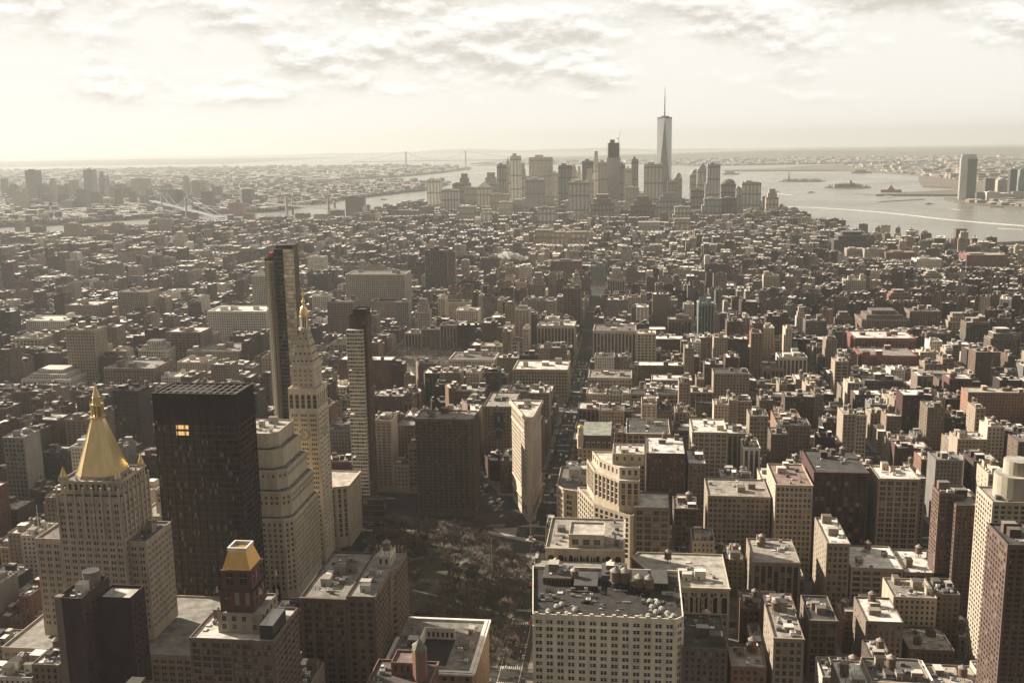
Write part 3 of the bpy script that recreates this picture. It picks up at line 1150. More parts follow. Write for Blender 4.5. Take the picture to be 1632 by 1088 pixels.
for x in np.arange(-235.6, -224.6, 1.0):
    box(m, x, x + .25, 841.7, 842, 171, 184.2, 'paint', (.05, .04, .036))
kid(m, 'louvre_crown', ONEM, o3)
stack('office_building', 'low black glass base block under the slim glass apartment tower', 'building',
      [(rect(-246, -212, 829.5, 837.9), 0, 21, dict(fl=5, g=4.6, t=1.2, bay=5, wf=.92, hf=.7, d=.2, tone=1.5), np.array((.12, .10, .085)), (.05, .045, .04))], GL)

# --- tower under construction behind
G45 = np.array((.07, .06, .052))
m = MB()
P45 = [(-341, 930), (-315, 930), (-315, 946), (-341, 946)]
P45t = [(-346, 927), (-309, 927), (-309, 957), (-346, 957)]
c3 = (*cen(P45), 0)
xs = [(-341, -334), (-334, -324.5), (-324.5, -315.5)]
tops = (219, 226, 230)


def skin(m, x0, x1, ztop, lt, mat, c0, alt):
    n = int(ztop / 3.9)
    for f in range(n):
        z0 = f * 3.9
        k = max(0, (z0 - 60) / 170) * 1.4
        a, b = x0 - (k if x0 < -340 else 0), x1 + (k if x1 > -316 else 0)
        y = 930 - k
        nb = max(2, int((b - a) / 2.2))
        for i in range(nb):
            u0, u1 = a + (b - a) * i / nb, a + (b - a) * (i + 1) / nb
            cc_ = c0 * (.6 + .8 * RNG.random()) if RNG.random() > alt else np.array(lt) * (.6 + .6 * RNG.random())
            m.polys([[(u0, y, z0 + .5), (u1, y, z0 + .5), (u1, y, z0 + 3.9), (u0, y, z0 + 3.9)]], mat, cc_)
        m.polys([[(a, y - .05, z0), (b, y - .05, z0), (b, y - .05, z0 + .5), (a, y - .05, z0 + .5)]], 'masonry', (.2, .17, .14))


for (a, b), zt in zip(xs, tops):
    prism(m, rect(a, b, 930.3, 946), 0, zt, 'pane', (.04, .035, .03), 'roofing', (.06, .05, .045))
C45 = tag(m.build('skyscraper', c3), 'unfinished glass tower with a builders hoist climbing its front', 'skyscraper')
reserve(P45)
m = MB()
skin(m, *xs[1], 226, (.10, .085, .07), 'pane', np.array((.03, .026, .022)), .12)
kid(m, 'dark_glass_skin', C45, c3)
m = MB()
skin(m, *xs[2], 230, (.60, .52, .38), 'curtain_glass', np.array((.8, .7, .54)), .5)  # pale panels: bright sky reflections painted into the glass colour
m.polys([[(-315.4, 930, 0), (-315.4, 946, 0), (-315.4, 946, 230), (-315.4, 930, 230)]], 'pane', (.06, .05, .04))
kid(m, 'reflecting_glass_skin', C45, c3)
m = MB()
skin(m, *xs[0], 219, (.14, .12, .10), 'pane', np.array((.05, .045, .04)), .3)
kid(m, 'glass_skin', C45, c3)
m = MB()
for x in (-340, -337.6, -335.2, -332.8):
    for y in (922, 926):
        box(m, x - .22, x + .22, y - .22, y + .22, 0, 216, 'paint', (.30, .25, .18))
for z in np.arange(2, 216, 1.95):
    box(m, -340.2, -332.6, 921.8, 922.1, z, z + .28, 'paint', (.34, .29, .21))
    if int(z / 1.95) % 2:
        for x in (-340, -336.4):
            tube(m, (x, 921.8, z), (x + 3.6, 921.8, z + 3.9), .14, .14, 'paint', (.34, .28, .2), 4)
    box(m, -340.2, -332.6, 922, 930, z, z + .18, 'paint', (.22, .18, .13), None, True)
kid(m, 'builders_hoist', C45, c3)
m = MB()
for x in (-333, -327):
    tube(m, (x, 940, 226), (x + 3, 938, 233), .4, .2, 'paint', (.1, .08, .07))
box(m, -333, -325, 934, 944, 226, 229.5, 'paint', (.08, .065, .055))
box(m, -339, -335, 928, 934, 219, 223, 'paint', (.35, .08, .06))
kid(m, 'roof_machinery', C45, c3)

# --- brown apartment slab on the square
BG = np.array((.11, .085, .067))
sMG = dict(fl=2.85, g=7, t=2.2, bay=4.6, wf=.66, wpb=2, gap=.3, hf=.62, d=.7, pil=.9, po=.55, tone=1.2, blind=.1)
PMG = [(-187, 848), (-140, 848), (-136.5, 851.5), (-136.5, 878), (-187, 878)]
MGR = stack('apartment_building', 'dark brown apartment slab with ribbed bays facing the bare park', 'apartment building', [(PMG, 0, 88, sMG, BG, (.2, .17, .14))], BG)
clutter(MGR, rect(-184, -140, 852, 876), 87, rnd, 8, 3, MGR.location, (.17, .14, .11))

# --- flatiron wedge
FC = np.array((.46, .38, .285))
Zf = 92.0
a_, b_, p_ = np.array((-108.6, 896.0)), np.array((-82.0, 896.0)), np.array((-86.5, 838.0))
prow = [(p_[0] + 2.6 * cos(t) - .6, p_[1] + 2.6 * sin(t) + 2.6) for t in np.linspace(radians(196), radians(356), 7)]
PF = prow + [tuple(b_), tuple(a_)]
sF0 = dict(fl=3.9, g=9, t=1.2, bay=4.3, wpb=2, wf=.6, gap=.5, hf=.58, d=.03, pil=.8, po=.06, bar=False, belts=[(0, .8, .6)])
sF1 = dict(fl=4.3, g=1.2, t=4.2, bay=4.3, wpb=2, wf=.56, gap=.4, hf=.68, d=.05, pil=1.2, po=.12, belts=[(0, .9, .8)])
FLAT = stack('wedge_tower', 'pale wedge-shaped tower with rounded prow at the avenue crossing', 'landmark building', [(PF, 0, 17, dict(fl=4.6, g=5.5, t=1.5, bay=4.3, wf=.66, hf=.7, d=.05, belts=[(-.02, .9, .8)]), FC * .95, None), (PF, 17, 77, sF0, FC, None), (PF, 77, Zf, sF1, FC, None)], FC)
o3 = FLAT.location
m = MB()
for o, z0, z1 in ((-.6, Zf - 3.0, Zf - 2.2), (-1.3, Zf - 2.2, Zf - 1.2), (-2.0, Zf - 1.2, Zf)):
    PP = inset(PF, o)
    prism(m, PP, z0, z1, 'masonry', FC * 1.08, bottom=True)
for i in range(len(PF)):
    pass
kid(m, 'cornice', FLAT, o3)
m = MB()
roof_deck(m, inset(PF, -1.2), Zf + 1.6, (.42, .38, .31), FC * 1.1, 1.4)
prism(m, inset(PF, -1.2), Zf, Zf + 1.6, 'masonry', FC, cap=False)
kid(m, 'roof', FLAT, o3)
clutter(FLAT, [(-103, 892), (-86, 892), (-87, 860)][::-1] if 0 else rect(-102, -86, 868, 892), Zf + .3, rnd, 6, 2, o3, FC)

# --- white rooftop-bar block in the foreground
CW = np.array((.64, .56, .435))
P23 = [(-52, 507), (23, 507), (27, 511), (27, 570), (-58, 570)]
s23 = dict(fl=3.95, g=6, t=1.6, bay=5.9, wpb=2, wf=.56, gap=.35, hf=.56, pil=1.5, po=.3, d=.45, belts=[(-1, .5, .9), (-5, .4, .5)], e=.4)
B230 = stack('loft_building', 'wide cream loft block with paired windows and a roof garden of igloos', 'loft building', [(P23, 0, 75, s23, CW, None)], CW)
o3 = B230.location
m = MB()
roof_deck(m, P23, 76, (.03, .026, .022), CW * 1.1, 1.6, .5)
prism(m, P23, 75, 76, 'masonry', CW, cap=False)
for x in np.linspace(-50, 20, 13):
    box(m, x - .9, x + .9, 506.7, 507.6, 75.2, 77, 'masonry', CW * 1.05)
kid(m, 'roof', B230, o3)
for x0, x1, y0, y1, h, c_ in ((-50, -34, 548, 566, 78.4, (.10, .085, .07)), (-32, -19, 541, 560, 77.6, (.07, .062, .052)), (-17, -3, 549, 567, 80.5, (.085, .075, .065)), (-1, 9, 543, 562, 78.8, (.12, .1, .085)), (11, 20, 547, 566, 77.8, (.06, .052, .046))):
    m = MB()
    box(m, x0, x1, y0, y1, 74.4, h, 'masonry', c_, np.array((.07, .064, .055)))
    box(m, x0 - .2, x1 + .2, y0 - .2, y1 + .2, h - .4, h - .1, 'masonry', np.array(c_) * 1.6, np.array((.08, .07, .06)))
    for x in np.arange(x0 + .6, x1 - 1, 2.2):
        m.polys([[(x, y0 - .06, 75), (x + 1.2, y0 - .06, 75), (x + 1.2, y0 - .06, 77), (x, y0 - .06, 77)]], 'pane', (.03, .027, .024))
    kid(m, 'bulkhead', B230, o3)
clutter(B230, rect(-54, 24, 524, 547), 74.4, rnd, 16, 0, o3, (.15, .13, .11))
clutter(B230, rect(-17, -3, 549, 567), 80.5, rnd, 6, 1, o3, (.15, .13, .11))
clutter(B230, rect(-50, -34, 548, 566), 78.4, rnd, 6, 1, o3, (.15, .13, .11))


def dome(m, x, y, z, r, mat, c, nseg=10, rings=4, a0=.0):
    R_ = [(r * cos(t), r * sin(t)) for t in np.linspace(a0, pi / 2, rings + 1)]
    for (r0, h0), (r1, h1) in zip(R_, R_[1:]):
        prism(m, ngon(x, y, r0, nseg), z + h0, z + h1, mat, c, pts1=ngon(x, y, max(r1, .01), nseg))


r_ = random.Random(77)
for i in range(46):
    m = MB()
    if i < 20:
        x, y, L = (r_.uniform(-50, 22), r_.choice([509.6, 509.6, 525, 538]), r_.uniform(2, 5)) if i < 14 else (r_.choice([-50.5, 24]), r_.uniform(515, 560), 1.4)
        for _ in range(26):
            p = Vector((x + r_.uniform(0, L), y + r_.uniform(-.5, .5), 74.4 + r_.uniform(.3, 1.9)))
            e = Vector((r_.gauss(0, 1), r_.gauss(0, 1), r_.gauss(0, 1))).normalized() * .8
            u = e.orthogonal().normalized() * .4
            m.polys([[p - u, p + u, p + e]], 'bark', (.045, .05, .03))
        box(m, x, x + L, y - .5, y + .5, 74.4, 75.0, 'paint', (.06, .045, .035))
        kid(m, 'planter', B230, o3)
    else:
        x, y = r_.uniform(-46, 20), r_.uniform(511, 538)
        c_ = r_.choice([(.4, .36, .3), (.08, .06, .05), (.12, .05, .04), (.2, .16, .12)])
        box(m, x, x + 1.2, y, y + 1.0, 75.0, 75.15, 'paint', c_, None, True)
        tube(m, (x + .6, y + .5, 74.4), (x + .6, y + .5, 75), .08, .08, 'paint', (.06, .05, .045), 4)
        for sx in (-.6, 1.3):
            box(m, x + sx, x + sx + .5, y + .2, y + .7, 74.4, 74.9, 'paint', c_)
        kid(m, 'table_set', B230, o3)
IGL = [(-44, 513), (-40, 519), (-37.5, 522), (-34, 511), (-30, 516), (9, 512), (13, 517), (11, 523), (16, 521), (19, 516), (14, 528), (10, 530), (18.5, 511), (22, 513), (5, 510)]
for i, (x, y) in enumerate(IGL):
    m = MB()
    dome(m, x, y, 74.5, 1.75, 'pane', (.36, .33, .28))
    for k in range(10):
        a = 2 * pi * k / 10
        pr = [(1.8 * cos(t), 1.8 * sin(t)) for t in np.linspace(0, pi / 2, 5)]
        for (r0, h0), (r1, h1) in zip(pr, pr[1:]):
            tube(m, (x + r0 * cos(a), y + r0 * sin(a), 74.5 + h0), (x + r1 * cos(a), y + r1 * sin(a), 74.5 + h1), .06, .06, 'paint', (.5, .46, .39), 3)
    where = 'west' if x > -10 else 'east'
    tag(m.build('igloo_dome', (x, y, 74.4)), 'translucent igloo dome on the %s end of the cream block roof garden' % where, 'igloo tent', 'igloo domes on the %s end of the roof garden' % where)

# --- others on the west side of the square
sT = dict(fl=4.4, g=6, t=5.5, bay=6.2, wpb=2, gap=.3, wf=.66, hf=.68, pil=1.3, po=.4, d=.6, corn=(.8, 1.0), belts=[(-2, .6, .5)])
TC = np.array((.37, .31, .235))
TOY = stack('office_building', 'tan stone block with arched top windows and a pale penthouse', 'office building', [
    (rect(-52, -5, 588.5, 640), 0, 80, sT, TC, (.24, .21, .17)),
    (rect(-38, -17, 591, 612), 78.9, 88, dict(fl=4, g=1, t=2.5, bay=7, wf=.6, hf=.6, corn=(.4, .5)), TC * 1.1, (.35, .31, .26)),
], TC)
for i in range(8):
    m = MB()
    x = 3.4 + i * 5.75
    arch(m, (-52, 588.5), (1, 0), x, 4.6, 69, 7.4, .12, 'masonry', TC * 1.1)
    arch(m, (-52, 588.5), (1, 0), x, 3.6, 69, 6.6, .16, 'pane', (.03, .026, .022))
    kid(m, 'arched_window', TOY, TOY.location)
clutter(TOY, rect(-51, -39, 592, 638), 79, rnd, 4, 1, TOY.location)
clutter(TOY, rect(-16, -6, 592, 638), 79, rnd, 5, 1, TOY.location)
GRN = np.array((.15, .16, .12))
m = MB()
PG = rect(-56, -2, 572.5, 586.5)
CRO = stack('office_building', 'narrow building with a weathered green copper mansard behind the roof garden', 'office building', [(rect(-56, -2, 573, 587), 0, 66, sT, TC * .9, None)], TC)
m = MB()
prism(m, rect(-56, -2, 573, 587), 66, 73, 'masonry', GRN, 'roofing', (.2, .18, .15), pts1=rect(-54, -4, 575.5, 585))
kid(m, 'copper_roof', CRO, CRO.location)
for x in (-45, -12):
    m = MB()
    box(m, x - 4, x + 4, 572.8, 580, 66, 74, 'masonry', (.33, .22, .15), np.array((.25, .2, .15)))
    prism(m, rect(x - 4.4, x + 4.4, 572.6, 580), 74, 77.5, 'masonry', (.36, .25, .18), pts1=[(x - .05, 572.6), (x + .05, 572.6), (x + .05, 580), (x - .05, 580)])
    arch(m, (x - 4, 572.8), (1, 0), 4, 2.6, 67, 5.5, .05, 'pane', (.05, .03, .03))
    kid(m, 'dormer', CRO, CRO.location)
AC = np.array((.41, .34, .25))
sA = dict(fl=4.2, g=6, t=3.6, bay=6, wpb=2, gap=.4, wf=.6, hf=.66, pil=1.2, po=.4, d=.6, corn=(1.2, 1.3), belts=[(-3, .8, .6)])
PA = [(22, 588.5), (58, 588.5), (58, 640), (4, 640), (0, 632)]
ARC = stack('loft_building', 'ornate cream block with arcaded top floors and a slanted side', 'loft building', [(PA, 0, 58, sA, AC, (.3, .27, .22))], AC)
for i in range(7):
    m = MB()
    x = 2.8 + i * 5.05
    arch(m, (22, 588.5), (1, 0), x, 4.4, 40.5, 12.0, .12, 'masonry', AC * 1.12)
    arch(m, (22, 588.5), (1, 0), x, 3.3, 40.5, 11.2, .17, 'pane', (.035, .03, .026))
    kid(m, 'arched_window', ARC, ARC.location)
clutter(ARC, rect(24, 56, 594, 636), 57, rnd, 8, 3, ARC.location, (.4, .36, .3))
PM = np.array((.38, .315, .23))
sPm = dict(fl=3.7, g=5, t=2, bay=4.4, wf=.55, hf=.85, sill=.1, d=.5, pil=1.0, po=.4)
PST = stack('office_building', 'tan stepped tower with stacked terraces and blank stone base', 'office building', [
    ([(-27, 690), (-1.5, 668.5), (1, 668.5), (1, 725), (-40, 725)], 0, 72, dict(fl=3.7, g=40, t=2, bay=4.4, wf=.6, hf=.75, sill=.1, d=.5), PM, (.3, .26, .2)),
    ([(-27, 698), (-9, 676), (5, 676), (5, 722), (-33, 722)], 70.9, 94, sPm, PM * 1.12, (.4, .36, .29)),
    ([(-24, 702), (-9, 683), (5, 683), (5, 720), (-29, 720)], 92.9, 101, dict(fl=3.7, g=1, t=1, bay=5, wf=.45, hf=.6), PM * 1.2, (.42, .38, .31)),
    (rect(-14, 8, 692, 716), 99.9, 108, dict(fl=4, g=2, t=1, bay=5, wf=.3, hf=.5), PM * 1.15, (.45, .4, .33)),
], PM)
clutter(PST, rect(-12, 6, 694, 714), 106.9, rnd, 6, 1, PST.location, (.4, .36, .28), big=.8)
stack('office_building', 'brown gridded office block beside the tan stepped tower', 'office building',
      [(rect(1.4, 25, 668.5, 700), 0, 78, dict(fl=4.3, g=6, t=2, bay=5.6, wf=.72, hf=.62, d=.6, tone=1), np.array((.19, .145, .105)), (.45, .41, .34))], PM)
FIF = stack('office_building', 'cream corner block with a curved end and arched windows on the long avenue', 'office building', [
    ([(-44, 749), (-30, 749), (-22, 752), (-22, 808), (-58, 808), (-58, 762), (-52, 752)], 0, 61, dict(fl=4.3, g=7, t=4, bay=5.2, wpb=2, gap=.3, wf=.6, hf=.64, d=.5, pil=.9, po=.35, corn=(1.0, 1.1), belts=[(-1, .6, .5)]), np.array((.45, .375, .28)), (.1, .09, .075)),
], PM)
clutter(FIF, rect(-54, -26, 765, 806), 60, rnd, 6, 3, FIF.location, (.4, .34, .27), big=1.3)
MC = np.array((.40, .33, .24))
DOM = stack('office_building', 'cream mansard block with dormers and a small gilded corner dome', 'office building', [
    (rect(-50, -18, 909.5, 962), 0, 46, dict(fl=3.9, g=6, t=1.6, bay=3.8, wf=.5, hf=.58, pil=.7, po=.25, corn=(.9, .8)), MC, None)], MC)
m = MB()
prism(m, rect(-49, -19, 910, 962), 46, 57, 'masonry', (.10, .085, .07), 'roofing', (.2, .2, .16), pts1=rect(-46, -20, 913.5, 960))
kid(m, 'mansard_roof', DOM, DOM.location)
for i in range(5):
    m = MB()
    x = -41 + i * 5
    box(m, x - 1.4, x + 1.4, 910, 913, 47, 51.5, 'masonry', MC * 1.1)
    arch(m, (x - 1.4, 910), (1, 0), 1.4, 1.9, 47.6, 3.4, .04, 'pane', (.03, .026, .022))
    kid(m, 'dormer', DOM, DOM.location)
m = MB()
prism(m, ngon(-47.5, 912.5, 3.2, 8), 45, 58, 'masonry', MC * 1.15)
prism(m, ngon(-47.5, 912.5, 2.6, 8), 58, 64, 'masonry', MC * 1.2)
dome(m, -47.5, 912.5, 64, 3.0, 'gilding', (.75, .5, .18))
kid(m, 'corner_dome', DOM, DOM.location)

# --- foreground left: mansard tower, dark party wall, brown blocks, roof terraces
RB = np.array((.105, .05, .046))
GC = np.array((.30, .255, .20))
sG = dict(fl=3.3, g=5, t=2, bay=5.2, wpb=2, gap=.25, wf=.72, hf=.62, d=.35, tone=2.0, blind=.25, pil=.8, po=.3, belts=[(-2, .5, .4), (-6, .4, .3)])
(xa, za), (xb, zb) = aty(300, 1000, 427), aty(455, 985, 427)
GM = stack('apartment_building', 'red brick tower with stone trim and a bright gold mansard cap', 'apartment building', [
    (rect(-204, -163.5, 425, 460), 0, 97, sG, (.165, .118, .1), (.45, .41, .35)),
    (rect(-193, -172, 433, 456), 96, 106, dict(fl=3.3, g=1, t=1, bay=5, wf=.4, hf=.6), GC * .9, (.3, .27, .22)),
    (rect(-192, -175.5, 435, 452), 106, 116, dict(fl=8, g=.8, t=1, bay=6, wf=.5, hf=.8, d=.3, tone=4), RB, None),
    (rect(-191, -176.5, 436, 451), 116, 126, dict(fl=8, g=.8, t=1, bay=5.4, wf=.5, hf=.8, d=.3, tone=4, corn=(.6, .8)), RB, (.1, .08, .07)),
], GC, .0, pale=.35)
o3 = GM.location
m = MB()
prism(m, rect(-190.6, -176.9, 436.4, 450.6), 126, 134.5, 'gilding', (.70, .44, .15), pts1=rect(-188, -179.5, 439, 448))
for z in np.arange(127, 134, .8):
    f = (z - 126) / 8.5 * 2.6
    for y, sgn in ((436.4 + f, -1),):
        box(m, -190.6 + f, -176.9 - f, y - .1, y + .05, z, z + .2, 'gilding', (.5, .3, .1))
kid(m, 'gold_mansard', GM, o3)
m = MB()
roof_deck(m, rect(-188.4, -179.1, 438.6, 448.4), 136, (.06, .05, .045), (.62, .57, .49), 2, .8)
prism(m, rect(-188.4, -179.1, 438.6, 448.4), 134.5, 136, 'masonry', (.62, .57, .49), cap=False)
kid(m, 'white_cornice', GM, o3)
for z in (106, 116):
    m = MB()
    for sx in (-192.5, -171.5):
        for sy in (433.5, 454.5):
            prism(m, ngon(sx, sy, .9, 4, pi / 4), z, z + 2.6, 'masonry', GC * 1.3, pts1=ngon(sx, sy, .3, 4, pi / 4))
    kid(m, 'corner_finial', GM, o3)
m = MB()
box(m, -171, -164.5, 428, 446, 96.2, 103, 'pane', (.05, .04, .035), np.array((.5, .46, .4)))
kid(m, 'glass_penthouse', GM, o3)
clutter(GM, rect(-203, -194, 430, 458), 96, rnd, 4, 1, o3)
DM = np.array((.05, .03, .03))
DRK = stack('apartment_building', 'maroon brick building showing a blank dark party wall and open rooftop', 'apartment building', [
    (rect(-278, -265, 441, 468), 0, 106.5, dict(blank=1, side=dict(fl=3.3, g=10, t=5, bay=7, wf=.25, hf=.4)), DM, (.05, .045, .04), 2.2),
], DM)
m = MB()
box(m, -278.6, -275, 440.6, 444, 0, 107, 'masonry', (.16, .13, .11))
kid(m, 'corner_pier', DRK, DRK.location)
m = MB()
prism(m, ngon(-270.5, 461.5, 4.2, 14), 104, 112, 'masonry', (.15, .13, .11), 'roofing', (.05, .045, .04))
kid(m, 'round_tank_housing', DRK, DRK.location)
clutter(DRK, rect(-276.5, -266.5, 444, 456), 104.4, rnd, 7, 1, DRK.location, (.4, .36, .3))
stack('apartment_building', 'maroon brick wing with a crenellated roof beside the blank party wall', 'apartment building', [
    (rect(-264.8, -247.5, 455, 470), 0, 101, dict(blank=1, side=dict(fl=3.4, g=6, t=3, bay=4, wf=.35, hf=.5, pil=.8, po=.3)), DM * .9, (.4, .36, .3), 1.5)], DM)
BB = np.array((.125, .093, .07))
sB = dict(fl=3.8, g=6, t=3, bay=6.5, wpb=2, gap=.3, wf=.6, hf=.6, d=.5, pil=1.4, po=.45, corn=(1.1, 1.0), belts=[(-3, .7, .5)])
BRN = stack('loft_building', 'brown brick loft block with projecting cornice and roof terraces', 'loft building', [
    (rect(-178.5, -153, 507, 571), 0, 80.5, sB, BB, (.17, .15, .125))], BB, .004)
clutter(BRN, rect(-177, -155, 510, 568), 79.4, rnd, 14, 4, BRN.location, (.3, .26, .21))
BRR = stack('loft_building', 'brown loft block stepping back to a roof terrace with pergola, beside the park', 'loft building', [
    ([(-152.8, 507), (-137, 507), (-137, 540), (-133.5, 546), (-133.5, 571), (-152.8, 571)], 0, 82, dict(fl=3.8, g=6, t=3, bay=4.6, wf=.5, hf=.6, d=.5, pil=.9, po=.3), BB * 1.15, (.2, .18, .15)),
    (rect(-146, -138, 548, 562), 80.9, 88, dict(fl=4, g=1, t=1, bay=4, wf=.4, hf=.6), np.array((.42, .37, .3)), (.5, .46, .4))], BB)
clutter(BRR, rect(-151, -139, 510, 545), 80.9, rnd, 10, 3, BRR.location, (.4, .36, .3))
m = MB()
for x in np.arange(-151, -135, 2.2):
    tube(m, (x, 569, 81), (x, 569, 86), .12, .12, 'paint', (.4, .36, .3), 4)
    tube(m, (x, 565, 86), (x, 570.5, 86), .12, .12, 'paint', (.4, .36, .3), 4)
kid(m, 'pergola', BRR, BRR.location)
WF = np.array((.24, .17, .125))
GRD = stack('apartment_building', 'brick courtyard block with a broad white roof edge by the park', 'apartment building', [
    (rect(-135.5, -85, 507, 571), 0, 40, dict(fl=3.6, g=5, t=2.2, bay=4.2, wf=.45, hf=.58, d=.4, corn=(1.4, 1.0), cc=(.6, .55, .47)), WF, None)], WF)
m = MB()
roof_deck(m, rect(-135.5, -85, 507, 571), 40.3, (.16, .14, .12), (.62, .57, .49), 1.4, 2.0)
kid(m, 'roof', GRD, GRD.location)
m = MB()
box(m, -118, -101, 516, 546, 39, 39.05, 'roofing', (.02, .018, .016))  # black sheet at roof level, painted shade for the court's depth
box(m, -119, -118, 515, 547, 39, 46, 'masonry', (.5, .45, .38), np.array((.6, .55, .47)))
box(m, -118, -101, 546, 547, 39, 46, 'masonry', (.5, .45, .38), np.array((.6, .55, .47)))
for i in range(6):
    x = -117 + i * 2.7
    m.polys([[(x, 545.95, 40.5), (x + 1.3, 545.95, 40.5), (x + 1.3, 545.95, 43.5), (x, 545.95, 43.5)]], 'pane', (.03, .026, .022))
kid(m, 'light_court', GRD, GRD.location)
clutter(GRD, rect(-132, -120, 512, 568), 39, rnd, 6, 2, GRD.location, (.35, .3, .25))
clutter(GRD, rect(-100, -88, 512, 568), 39, rnd, 8, 2, GRD.location, (.35, .3, .25))
TR = np.array((.19, .105, .078))
TUR = stack('loft_building', 'red brick building with arched parapet windows and an octagonal copper-roofed turret', 'loft building', [
    (rect(-128, -97, 448, 476), 0, 63, dict(fl=3.6, g=5, t=1.6, bay=2.6, wf=.5, hf=.62, belts=[(-1, .4, .3)], corn=(.5, .6)), TR, (.08, .065, .055)),
    (rect(-118, -104, 462, 475), 62, 69, dict(fl=3.6, g=1, t=1, bay=3, wf=.4, hf=.6), TR * .9, (.16, .12, .1))], TR)
m = MB()
prism(m, ngon(-103, 460, 3.6, 8, pi / 8), 60, 78, 'masonry', TR * 1.25)
prism(m, ngon(-103, 460, 3.9, 8, pi / 8), 78, 83.5, 'masonry', (.17, .165, .13), pts1=ngon(-103, 460, .1, 8, pi / 8))
kid(m, 'turret', TUR, TUR.location)
clutter(TUR, rect(-127, -119, 450, 474), 62, rnd, 5, 1, TUR.location, TR)
stack('office_building', 'low stone church-like hall roof beside the gilded pyramid tower', 'building', [
    (rect(-250, -214, 428, 489), 0, 62, dict(fl=4, g=6, t=3, bay=4.6, wf=.4, hf=.5), LIM * .8, (.24, .22, .18))], LIM) if 0 else None

# ------------------------------------------------------------------ measured neighbours: front top corners, front wall, depth
CLEAR = [(0, 46, 371, 3640), (66, 104, 371, 3640), (128, 232, 360, 3800), (312, 330, 352, 4400), (338, 362, 352, 4400), (385, 560, 346, 4600), (800, 885, 836, 836), (40, 280, 985, 500), (230, 415, 960, 588), (400, 512, 968, 665), (462, 560, 890, 740), (556, 606, 832, 828), (668, 768, 822, 846), (640, 875, 1088, 500),
         (420, 482, 672, 925), (660, 880, 1085, 506), (860, 1165, 880, 586), (895, 1065, 880, 667), (912, 985, 748, 905), (570, 660, 1088, 506), (470, 650, 1088, 505), (290, 460, 1088, 424), (80, 235, 1088, 440),
         (845, 1090, 1088, 506), (570, 705, 1088, 447), (815, 870, 836, 838)]
ST = {
    'loft': dict(fl=4.0, g=5.5, t=2.2, bay=5.4, wpb=2, gap=.35, wf=.68, hf=.66, pil=1.0, po=.3, corn=(1.0, .9), belts=[(-2, .5, .4)]),
    'grid': dict(fl=4.0, g=5.5, t=2.0, bay=3.3, wf=.6, hf=.6, corn=(.6, .7), sills=1),
    'brick': dict(fl=3.5, g=5, t=1.6, bay=3.1, wf=.46, hf=.56, sills=1),
    'balcony': dict(fl=2.9, g=5, t=2, bay=3.6, wf=.62, hf=.6, d=.5, tone=1.4, blind=.2),
    'piers': dict(fl=3.9, g=5.5, t=3, bay=4.2, wf=.62, hf=.8, sill=.12, pil=1.1, po=.45, d=.5, corn=(.9, 1.0), spandrel=(.06, .05, .043)),
    'tower': dict(fl=2.85, g=5, t=2, bay=4.2, wpb=2, gap=.2, wf=.6, hf=.55, d=.3, tone=1.3, blind=.2),
    'wide': dict(fl=4.2, g=5, t=2, bay=6.5, wf=.75, hf=.6, d=.5, bar=False),
}


def near(name, label, cat, pxl, pxr, py, Y, depth, st, col, roofc, units=6, ybot=None, bulk=2, side=None, py2=None):
    x0, z0 = aty(pxl, py, Y)
    x1, z1 = aty(pxr, py if py2 is None else py2, Y)
    z = (z0 + z1) / 2
    P = rect(x0, x1, Y, Y + depth)
    sp = dict(ST[st])
    sp['side'] = dict(ST[side], d=.12) if side else dict(fl=3.9, g=12, t=5, bay=7.5, wf=.22, hf=.4, d=.12)
    cc = np.array(WALLC[col] if isinstance(col, str) else col)
    r = stack(name, label, cat, [(P, 0, z, sp, cc, roofc)], cc)
    clutter(r, P, z - 1.1, random.Random(int(pxl * 7 + py)), units, bulk, r.location, cc)
    if ybot:
        CLEAR.append((pxl, pxr, ybot, Y - 1))
    return r, P, z


def row(k, second=False):
    return S(k) + 9 + (31 if second else 0)


SIL, WHT, TAR, GRV = (.5, .46, .4), (.62, .58, .5), (.055, .05, .043), (.24, .21, .175)
near('loft_building', 'long cream loft with white roof lying low beside a brown narrow block', 'loft building', 1128, 1228, 790, row(24), 40, 'grid', 'buff', GRV, 8, 850)
near('office_building', 'cream office block with an even grid of windows and two dark roof sheds', 'office building', 1103, 1160, 688, row(22), 45, 'loft', 'cream', SIL, 6, 755)
near('loft_building', 'narrow brown brick block with one arched top bay and roof clutter', 'loft building', 1097, 1125, 738, row(23), 40, 'brick', 'tan', SIL, 5, 805)
near('office_building', 'wide cream block with a dark roof edge between the dome and grid blocks', 'office building', 998, 1068, 690, row(22), 50, 'loft', 'cream', TAR, 8, 715)
near('loft_building', 'maroon brick windowless rear wall behind the tan stepped tower', 'loft building', 1030, 1092, 722, row(23), 50, 'brick', (.11, .07, .058), SIL, 7, 770)
near('loft_building', 'cream loft with reddish brown roof in front of the wide dark red loft', 'loft building', 1236, 1296, 772, row(24) - 12, 50, 'grid', 'cream', (.2, .14, .11), 6, 830)
near('loft_building', 'wide dark red loft with tall window bays and flat roof', 'loft building', 1297, 1385, 752, row(24), 55, 'piers', (.085, .044, .04), TAR, 10, 860)
near('hotel_building', 'pinkish stone hotel tower with dark recessed centre windows', 'hotel', 1400, 1466, 762, row(24), 30, 'loft', (.36, .27, .2), SIL, 6, 885, side='brick')
near('apartment_tower', 'brown brick apartment tower with sunlit balcony edge near the right margin', 'apartment tower', 1497, 1522, 785, row(25), 16, 'tower', (.13, .085, .066), TAR, 3, 900, side='balcony')
near('apartment_tower', 'taller brown brick apartment tower beside the light cream tower', 'apartment tower', 1524, 1566, 805, row(25) - 8, 40, 'tower', (.12, .078, .06), GRV, 4, 925, side='balcony')
